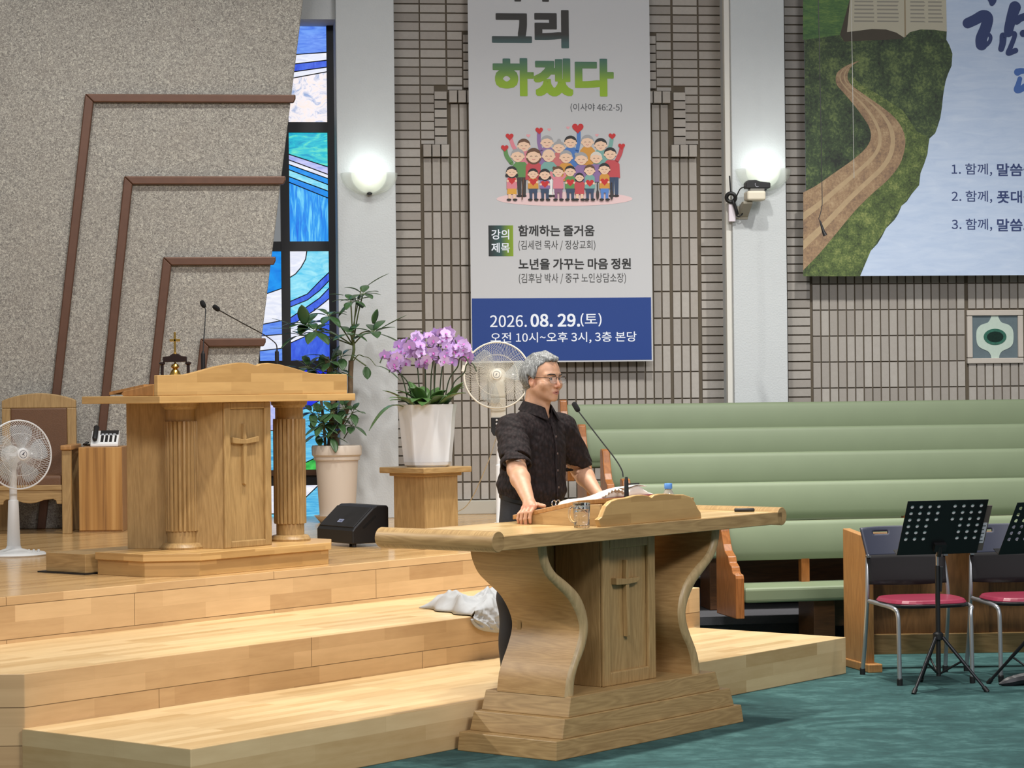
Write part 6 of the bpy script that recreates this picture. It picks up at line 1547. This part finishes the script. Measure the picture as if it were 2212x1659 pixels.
# hands: wrist, knuckles and finger joints
def finger_chain(P, pts, r0, r1):
    d = None
    n = len(pts) - 1
    for i in range(n):
        c = d_cap(P, pts[i], pts[i + 1], r0 + (r1 - r0) * i / n, r0 + (r1 - r0) * (i + 1) / n)
        d = c if d is None else smin(d, c, 0.004)
    return d
R_MCP = [(0.385, -0.502, 0.915), (0.366, -0.509, 0.916), (0.346, -0.511, 0.912), (0.327, -0.509, 0.906)]
R_FING = [[R_MCP[0], (0.390, -0.536, 0.890), (0.388, -0.540, 0.862), (0.386, -0.534, 0.842)],
          [R_MCP[1], (0.369, -0.543, 0.889), (0.366, -0.548, 0.858), (0.364, -0.541, 0.834)],
          [R_MCP[2], (0.346, -0.545, 0.885), (0.343, -0.549, 0.855), (0.341, -0.542, 0.832)],
          [R_MCP[3], (0.322, -0.540, 0.881), (0.319, -0.544, 0.858), (0.318, -0.538, 0.840)]]
R_THUMB = [(0.350, -0.470, 0.925), (0.385, -0.468, 0.922), (0.418, -0.484, 0.921), (0.442, -0.494, 0.920)]
L_MCP = [(0.286, 0.205, 0.918), (0.293, 0.226, 0.922), (0.291, 0.247, 0.920), (0.283, 0.266, 0.914)]
L_FING = [[m, (m[0] + 0.038, m[1] - 0.006 + 0.004 * i, m[2] - 0.004), (m[0] + 0.058, m[1] - 0.008 + 0.004 * i, m[2] - 0.018), (m[0] + 0.068, m[1] - 0.008 + 0.004 * i, m[2] - 0.034)] for i, m in enumerate(L_MCP)]
L_THUMB = [(0.230, 0.225, 0.925), (0.252, 0.195, 0.916), (0.276, 0.180, 0.908), (0.296, 0.176, 0.902)]
FR = [0.0095, 0.0100, 0.0095, 0.0085]
def hand(P, W_, mcp, fing, thumb):
    d = None
    for m, r_ in zip(mcp, (0.0145, 0.0145, 0.0140, 0.0130)):
        w_ = tuple(W_[i] + (m[i] - W_[i]) * 0.12 for i in range(3))
        c = d_cap(P, w_, m, 0.020, r_); d = c if d is None else smin(d, c, 0.010)
    t = finger_chain(P, thumb, 0.0135, 0.0088); d = smin(d, t, 0.008)
    fs = None
    for f, r_ in zip(fing, FR):
        c = finger_chain(P, f, r_ + 0.001, r_ - 0.0018); fs = c if fs is None else np.minimum(fs, c)
    for m in mcp: d = smin(d, np.linalg.norm(P - np.array(m) - np.array((0.0, 0.0, 0.003)), axis=1) - 0.011, 0.006)
    return smin(d, fs, 0.004)
def head_field(P):
    H = to_head(P); A_ = H.copy(); A_[:, 1] = np.abs(A_[:, 1])
    d = d_ell(H, (-0.004, 0, 0.026), (0.099, 0.077, 0.090))
    d = smin(d, d_ell(H, (0.034, 0, -0.045), (0.058, 0.065, 0.062)), 0.03)              # mid face
    d = smin(d, d_cap(A_, (0.005, 0.052, -0.058), (0.072, 0.014, -0.098), 0.021, 0.016), 0.025)  # jaw line
    d = smin(d, d_ell(H, (0.079, 0, -0.098), (0.016, 0.020, 0.014)), 0.018)              # chin
    d = smin(d, d_ell(A_, (0.062, 0.046, -0.032), (0.027, 0.027, 0.026)), 0.02)          # cheek
    d = smin(d, d_cap(A_, (0.086, 0.010, 0.019), (0.070, 0.052, 0.017), 0.011, 0.009), 0.016)  # brow ridge
    d = smax(d, -d_ell(A_, (0.100, 0.032, -0.001), (0.020, 0.021, 0.013)), 0.014)         # eye hollow
    d = smin(d, d_ell(A_, (0.0745, 0.032, -0.001), (0.0150, 0.0170, 0.0130)), 0.004)      # lids over the eyeball
    d = smax(d, -d_ell(A_, (0.0925, 0.032, -0.0025), (0.008, 0.0130, 0.0034)), 0.002)     # lid opening
    d = smin(d, d_cap(H, (0.088, 0, 0.006), (0.111, 0, -0.034), 0.0075, 0.0105), 0.012)  # nose
    d = smin(d, d_ell(A_, (0.099, 0.0140, -0.040), (0.011, 0.0095, 0.0085)), 0.006)       # wings
    d = smax(d, -d_ell(A_, (0.106, 0.0065, -0.0475), (0.006, 0.0035, 0.004)), 0.003)      # nostrils
    d = smin(d, d_ell(H, (0.084, 0, -0.068), (0.018, 0.028, 0.022)), 0.012)              # mouth mound
    d = smin(d, d_cap(A_, (0.1000, 0.0, -0.0640), (0.0890, 0.021, -0.0690), 0.0050, 0.0028), 0.004)   # upper lip
    d = smin(d, d_cap(A_, (0.0975, 0.0, -0.0775), (0.0885, 0.018, -0.0730), 0.0056, 0.0030), 0.004)   # lower lip
    d = smax(d, -d_ell(H, (0.104, 0, -0.0706), (0.012, 0.0150, 0.0028)), 0.002)           # parted lips
    d = smax(d, -d_cap(A_, (0.101, 0.021, -0.043), (0.086, 0.033, -0.066), 0.0016, 0.0012), 0.004)  # smile fold
    ear = d_ell(A_, (-0.006, 0.077, -0.016), (0.019, 0.0075, 0.033), roty(R(-12)))
    ear = smax(ear, -d_ell(A_, (-0.002, 0.0845, -0.012), (0.011, 0.0055, 0.020), roty(R(-12))), 0.004)
    d = smin(d, ear, 0.005)
    return d
def torso_core(P, grow=0.0):
    zt = np.array([0.70, 0.86, 0.92, 1.0, 1.1, 1.2, 1.28, 1.33, 1.37, 1.42])
    at_ = np.interp(P[:, 2], zt, [0.135, 0.140, 0.140, 0.146, 0.140, 0.130, 0.110, 0.085, 0.06, 0.05]) + grow
    bt_ = np.interp(P[:, 2], zt, [0.165, 0.168, 0.168, 0.172, 0.174, 0.178, 0.170, 0.135, 0.078, 0.06]) + grow
    cx = np.interp(P[:, 2], zt, [-0.03, -0.03, -0.025, -0.02, -0.01, 0.0, 0.0, 0.004, 0.008, 0.012])
    k0 = np.sqrt(((P[:, 0] - cx) / at_) ** 2 + (P[:, 1] / bt_) ** 2)
    k1 = np.sqrt(((P[:, 0] - cx) / at_ ** 2) ** 2 + (P[:, 1] / bt_ ** 2) ** 2)
    return k0 * (k0 - 1) / np.maximum(k1, 1e-6)
def body_field(P):
    d = head_field(P)
    nk = d_cap(P, (0.004, 0, 1.33), (0.030, 0, 1.47), 0.066, 0.061)
    nk = smin(nk, d_cap(P, (0.062, 0, 1.36), (0.068, 0, 1.44), 0.016, 0.030), 0.03)
    d = smin(d, nk, 0.022)
    t = smax(torso_core(P, -0.012), np.maximum(P[:, 2] - 1.345, 0.74 - P[:, 2]), 0.02)
    d = smin(d, t, 0.03)
    for S_, E_, W_ in ((RS, RE, RW), (LS, LE, LW)):
        a = d_cap(P, S_, E_, 0.056, 0.046)
        E2 = tuple(E_[i] + (W_[i] - E_[i]) * 0.28 for i in range(3))
        f = smin(d_cap(P, E_, E2, 0.045, 0.047), d_cap(P, E2, W_, 0.046, 0.0285), 0.02)
        d = smin(d, smin(a, f, 0.02), 0.03)
    d = smin(d, hand(P, RW, R_MCP, R_FING, R_THUMB), 0.016)
    d = smin(d, hand(P, LW, L_MCP, L_FING, L_THUMB), 0.016)
    return d
def skin_tint(v):
    H = to_head(v); c = np.zeros((len(v), 4)); c[:, 3] = 1
    lips = (np.abs(H[:, 1]) < 0.024) & (H[:, 0] > 0.084) & (np.abs(H[:, 2] + 0.0705) < 0.0115 - 0.35 * np.abs(H[:, 1]))
    red = np.exp(-((H[:, 0] - 0.11) ** 2 + H[:, 1] ** 2 + (H[:, 2] + 0.036) ** 2) / 0.0005) * 0.5
    red += np.exp(-((H[:, 0] + 0.006) ** 2 + (np.abs(H[:, 1]) - 0.08) ** 2 + (H[:, 2] + 0.016) ** 2) / 0.0012) * 0.35
    for m in R_MCP + L_MCP: red += np.exp(-((v - np.array(m)) ** 2).sum(1) / 0.0004) * 0.4
    for f in R_FING + L_FING: red += np.exp(-((v - np.array(f[3])) ** 2).sum(1) / 0.0002) * 0.4
    c[:, 0] = np.clip(red, 0, 1); c[:, 1] = lips; return c
N = NT('skin'); N.set(Roughness=0.48)
N.b.inputs['Subsurface Weight'].default_value = 0.12; N.b.inputs['Subsurface Radius'].default_value = (0.012, 0.005, 0.003); N.b.inputs['Subsurface Scale'].default_value = 0.5
va = N.n('ShaderNodeVertexColor', layer_name='tint'); ss = N.n('ShaderNodeSeparateColor'); N.l(va.outputs[0], ss.inputs[0])
f = N.noise(N.coord(), 45, 4, 0.6)
c = N.mix(f, srgb(178, 132, 102), srgb(204, 160, 130))
c = N.mix(ss.outputs[0], c, srgb(200, 116, 94)); c = N.mix(ss.outputs[1], c, srgb(166, 108, 94))
N.col(c); N.bump(N.noise(N.coord(), 420, 3), 0.12, 0.002)
body = field_mesh('body', body_field, (-0.2, -0.60, 0.72), (0.47, 0.44, 1.68), 0.0030, N.mat, man, 2, skin_tint)
# hair: swept back, receding at the temples
def hair_field(P):
    H = to_head(P); A_ = H.copy(); A_[:, 1] = np.abs(A_[:, 1])
    x, y, z = H[:, 0], A_[:, 1], H[:, 2]
    ang = np.arctan2(H[:, 1], x); 
    st_ = 0.0008 * np.sin(ang * 46 + z * 60 + 2.2 * np.sin(z * 70)) + 0.0006 * np.sin(ang * 91 + z * 30) + 0.0016 * np.sin(H[:, 1] * 170 + 2.0 * np.sin(x * 45)) * np.clip((z - 0.07) / 0.03, 0, 1)
    d = d_ell(H, (-0.012, 0, 0.032), (0.105, 0.085, 0.096))
    d = smin(d, d_ell(H, (-0.045, 0, 0.0), (0.070, 0.079, 0.072)), 0.03)
    d = smin(d, d_ell(A_, (-0.032, 0.044, 0.014), (0.068, 0.049, 0.070)), 0.02)
    d = smin(d, d_cap(H, (0.075, 0.014, 0.098), (0.01, 0.0, 0.118), 0.012, 0.018), 0.02)
    d = smin(d, d_cap(H, (0.072, -0.022, 0.095), (-0.02, -0.04, 0.108), 0.010, 0.016), 0.02)
    d = smin(d, d_cap(H, (-0.050, 0, -0.05), (-0.050, 0, -0.09), 0.050, 0.044), 0.02)
    d = d - st_
    # hairline: high over the forehead, back at the temples, before and behind the ear
    hl = np.interp(x, [-0.2, -0.075, -0.045, -0.022, -0.0215, 0.012, 0.022, 0.030, 0.05, 0.075, 0.2], [-0.112, -0.110, -0.094, -0.062, 0.012, -0.006, 0.012, 0.052, 0.077, 0.091, 0.100])
    hl = hl + np.clip(0.03 - y, 0, 0.03) * -0.25 + 0.003 * np.sin(H[:, 1] * 260)
    d = smax(d, (hl - z) * 0.7, 0.004)
    d = smax(d, (x - (0.098 - 0.66 * y * y / 0.08)) , 0.006)
    return d
N = NT('grey hair'); N.set(Roughness=0.5)
v = N.coord(scale=(30, 30, 5)); f = N.noise(v, 6.0, 4, 0.7, 0.6)
tc = N.n('ShaderNodeTexCoord'); sp = N.n('ShaderNodeSeparateXYZ'); N.l(tc.outputs['Object'], sp.inputs[0])
c = N.ramp(f, [(0.3, srgb(58, 58, 57)), (0.5, srgb(108, 110, 109)), (0.7, srgb(178, 180, 180))])
N.col(c); N.bump(f, 0.5, 0.003)
field_mesh('hair', hair_field, (-0.09, -0.12, 1.41), (0.18, 0.12, 1.70), 0.0026, N.mat, man, 1)
# eyes, brows, glasses
HM = Matrix.Translation(tuple(HC)) @ Matrix([list(r_) for r_ in HR]).to_4x4()
iris = plain('dark iris', srgb(28, 20, 16), 0.1); scl = plain('eye white', srgb(216, 208, 200), 0.2)
for sy in (-1, 1):
    b = MB(); b.lathe([(0.0005, -0.0125), (0.006, -0.011), (0.011, -0.006), (0.0125, 0), (0.011, 0.006), (0.006, 0.011), (0.0005, 0.0125)], n=20); e = b.build('eye', scl, man, HM @ Matrix.Translation((0.0765, sy * 0.032, -0.002)), smooth=180)
    b = MB(); b.lathe([(0.0005, 0.0131), (0.003, 0.0128), (0.0055, 0.0117), (0.0056, 0.011)][::-1], n=20, M=Matrix.Rotation(R(90), 4, 'Y')); b.build('iris', iris, e, Matrix.Rotation(R(-6), 4, 'Z') @ Matrix.Rotation(R(6), 4, 'Y'), smooth=180)
    b = MB(); b.tube(spline([(0.101, sy * 0.014, 0.0165), (0.099, sy * 0.026, 0.021), (0.090, sy * 0.042, 0.022), (0.078, sy * 0.054, 0.017)], 6), [0.003] * 4 + [0.0042] * 10 + [0.003] * 5, 8, flat=0.7); b.build('eyebrow', plain('dark eyebrow', srgb(48, 42, 38), 0.8), man, HM, smooth=180)
gl_ = MB()
lens_pts = lambda sy: [(0.1135 - 0.010 * ((k_[0] + 0.0) ** 2) * 1.2, sy * (0.034 + 0.0255 * k_[0]), -0.006 + 0.0165 * k_[1]) for k_ in [(max(-1, min(1, 1.15 * math.cos(2 * PI * k / 32))), max(-1, min(1, 1.1 * math.sin(2 * PI * k / 32)))) for k in range(32)]]
b = MB()
for sy in (-1, 1):
    b.tube([lens_pts(sy)[k % 32] for k in range(1, 16)], 0.0016, 6)
b.tube(spline([lens_pts(-1)[12], (0.1165, 0, 0.002), lens_pts(1)[12]], 5), 0.0013, 6)
for sy in (-1, 1):
    b.tube(spline([lens_pts(sy)[2], (0.098, sy * 0.066, 0.004), (0.06, sy * 0.074, 0.003), (0.0, sy * 0.0835, 0.002), (-0.018, sy * 0.084, -0.012)], 5), 0.0019, 6)
gf = b.build('glasses', plain('dark brown spectacle frame', srgb(38, 28, 24), 0.3), man, HM, smooth=60)
b = MB()
for sy in (-1, 1): b.tube([lens_pts(sy)[k % 32] for k in range(15, 34)], 0.0008, 6)
b.build('lower_rim', M['chrome'], gf, smooth=60)
lm = NT('spectacle lens'); lm.set(Roughness=0.05, Alpha=0.12); lm.col((0.9, 0.93, 0.95, 1))
for sy in (-1, 1):
    b = MB(); b.poly(lens_pts(sy)); b.build('lens', lm.mat, gf)
# shirt
def sleeve(P, S_, E_, t1):
    e = tuple(S_[i] + (E_[i] - S_[i]) * t1 for i in range(3))
    ax = np.array(E_) - np.array(S_); ax /= np.linalg.norm(ax); ax = ax + np.array((0, 0, -0.8)); ax /= np.linalg.norm(ax)
    d = d_cap(P, S_, E_, 0.082, 0.077)
    cut = (P - np.array(e)) @ ax
    d = smax(d, cut, 0.004)
    hole = np.maximum(d_cap(P, S_, E_, 0.074, 0.070), -(cut + 0.05))
    return smax(d, -hole, 0.003)
def shirt_field(P):
    t = torso_core(P, 0.011)
    t = smin(t, d_cap(P, (0.0, -0.165, 1.272), (0.015, 0.165, 1.272), 0.074, 0.074), 0.05)
    t = smax(t, P[:, 2] - 1.375 + 0.10 * np.abs(P[:, 0]), 0.012)
    t = smax(t, 0.937 - 0.18 * (P[:, 0] + 0.0255) - P[:, 2], 0.008)
    # blouse over the belt and hanging folds
    ang = np.arctan2(P[:, 1], P[:, 0] + 0.02)
    lowb = np.clip((1.18 - P[:, 2]) / 0.25, 0, 1)
    t = t - 0.006 * lowb * np.sin(ang * 9 + 1.5 * np.sin(P[:, 2] * 14)) * np.clip((P[:, 2] - 0.92) / 0.06, 0, 1) - 0.012 * np.exp(-((P[:, 2] + 0.18 * (P[:, 0] + 0.0255) - 0.985) / 0.035) ** 2)
    s1 = sleeve(P, RS, RE, 0.90); s2 = sleeve(P, LS, LE, 0.90)
    wr = 0.004 * np.sin(P[:, 2] * 70 + P[:, 1] * 40 + 2 * np.sin(P[:, 0] * 30))
    d = smin(t, np.minimum(s1, s2) - wr * 0.6, 0.028)
    nk = d_cap(P, (0.008, 0, 1.33), (0.034, 0, 1.47), 0.072, 0.067)
    d = smax(d, -np.maximum(nk, 1.335 - P[:, 2]), 0.004)
    vee = d_ell(P, (0.085, 0, 1.375), (0.06, 0.030, 0.05))
    d = smax(d, -vee, 0.006)
    return d + 0.0012 * np.sin(P[:, 2] * 150 + P[:, 1] * 90)
N = NT('dark brown crinkled shirt'); N.set(Roughness=0.8, Specular_IOR_Level=0.25)
v = N.coord(scale=(60, 60, 34), rot=(0.3, 0.5, 0.4)); wv = N.n('ShaderNodeTexVoronoi'); N.l(v, wv.inputs['Vector']); wv.inputs['Scale'].default_value = 1.0
N.col(N.ramp(wv.outputs['Distance'], [(0.1, srgb(42, 32, 32)), (0.7, srgb(24, 18, 19))])); N.bump(wv.outputs['Distance'], 0.5, -0.010); M['shirt'] = N.mat
shirt = field_mesh('shirt', shirt_field, (-0.24, -0.46, 0.87), (0.27, 0.46, 1.42), 0.0040, M['shirt'], man, 2)
# collar
def collar(u, v):
    a = R(-158) + R(316) * u + PI                       # open at the front
    fr = abs(2 * u - 1) ** 2.2                          # 1 at the collar points
    if v < 0.4:
        f = v / 0.4; r_ = 0.075 - 0.004 * f; dz = -0.03 + 0.055 * f
    else:
        f = (v - 0.4) / 0.6; r_ = 0.071 + 0.028 * f + 0.012 * fr * f; dz = 0.025 - (0.046 + 0.022 * fr) * f
    lift = 0.028 * (1 - fr)
    cx = 0.012 + 0.012 * (1 if v < 0.4 else 1)
    return (cx - 0.0 + r_ * math.cos(a), r_ * 0.97 * math.sin(a), 1.372 + dz + lift - 0.012 * fr)
b = MB(); b.grid(collar, 48, 14); b.build('collar', M['shirt'], shirt, smooth=180, solid=0.004)
fx = lambda z: float(np.interp(z, [0.93, 1.0, 1.1, 1.2, 1.28, 1.33], [0.150, 0.148, 0.142, 0.144, 0.126, 0.104]))
b = MB()
zs = [1.31 - 0.0135 * k for k in range(29)]
b.add([(fx(z) + 0.002, y, z) for z in zs for y in (-0.016, 0.016)], [(2 * i, 2 * i + 1, 2 * i + 3, 2 * i + 2) for i in range(len(zs) - 1)])
b.build('placket', M['shirt'], shirt, smooth=180, solid=0.003)
for z in (1.24, 1.155, 1.07, 0.985):
    b = MB(); b.lathe([(0.0055, 0), (0.006, 0.0015), (0.004, 0.003)], n=14, M=Matrix.Translation((fx(z) + 0.003, 0, z)) @ Matrix.Rotation(R(90), 4, 'Y')); b.build('button', plain('brown button', srgb(92, 74, 66), 0.3), shirt)
# trousers, belt, shoes
def trouser_field(P):
    t = torso_core(P, 0.004)
    t = smax(t, np.maximum(P[:, 2] + 0.18 * (P[:, 0] + 0.0255) - 0.945, 0.74 - P[:, 2]), 0.02)
    for sy in (-1, 1):
        l = smin(d_cap(P, (-0.035, sy * 0.085, 0.80), (-0.062, sy * 0.112, 0.43), 0.098, 0.075), d_cap(P, (-0.062, sy * 0.112, 0.43), (-0.058, sy * 0.125, 0.06), 0.074, 0.064), 0.03)
        t = smin(t, l, 0.03)
    t = t - 0.004 * np.sin(P[:, 2] * 26 + P[:, 1] * 22) * np.clip((0.6 - P[:, 2]) / 0.3, 0, 1)
    return smax(t, 0.03 - P[:, 2], 0.004)
field_mesh('trousers', trouser_field, (-0.24, -0.26, 0.0), (0.20, 0.26, 0.96), 0.006, plain('black trousers', srgb(24, 25, 30), 0.8, bump=0.3, bscale=500), man, 3)
b = MB()
def belt(z0):
    out = []
    for k in range(64):
        a = 2 * PI * k / 64
        out.append((-0.0255 + 0.1475 * math.cos(a), 0.1755 * math.sin(a), z0))
    return out
vs = []
for z0, g in ((0.885, 0.0), (0.885, 0.005), (0.92, 0.005), (0.92, 0.0)):
    for k in range(64):
        a = 2 * PI * k / 64; vs.append((-0.0255 + (0.146 + g) * math.cos(a), (0.174 + g) * math.sin(a), z0 + 0.032 - 0.18 * (0.146 + g) * math.cos(a)))
b.add(vs, [(r_ * 64 + k, r_ * 64 + (k + 1) % 64, ((r_ + 1) % 4) * 64 + (k + 1) % 64, ((r_ + 1) % 4) * 64 + k) for r_ in range(4) for k in range(64)])
bl_ = b.build('belt', plain('black leather belt', srgb(20, 20, 21), 0.35), man, smooth=40)
b = MB()
for y in (-0.017, 0.017): b.ring((0.131, y, 0.906), 0.0155, 0.0046, (1, 0, 0), 24, 8)
b.build('buckle', M['chrome'], bl_, smooth=60)
for sy in (-1, 1):
    b = MB()
    def shoe(u, v, sy=sy):
        a = 2 * PI * u
        x = -0.125 + 0.275 * v
        w_ = 0.046 * (0.62 + 0.5 * math.sin(PI * min(1, 0.15 + v * 0.85)) ** 0.7) * (1 if v < 0.97 else 0.4) * (1 if v > 0.02 else 0.4)
        hgt = 0.085 - 0.045 * v if v < 0.96 else 0.03
        return (x, sy * (0.125 + 0.02 * v) + w_ * math.cos(a), max(0.0, 0.5 * hgt + 0.55 * hgt * math.sin(a)))
    b.grid(shoe, 24, 20, True); b.build('shoe', plain('black shoe', srgb(18, 18, 18), 0.3), man, smooth=180)
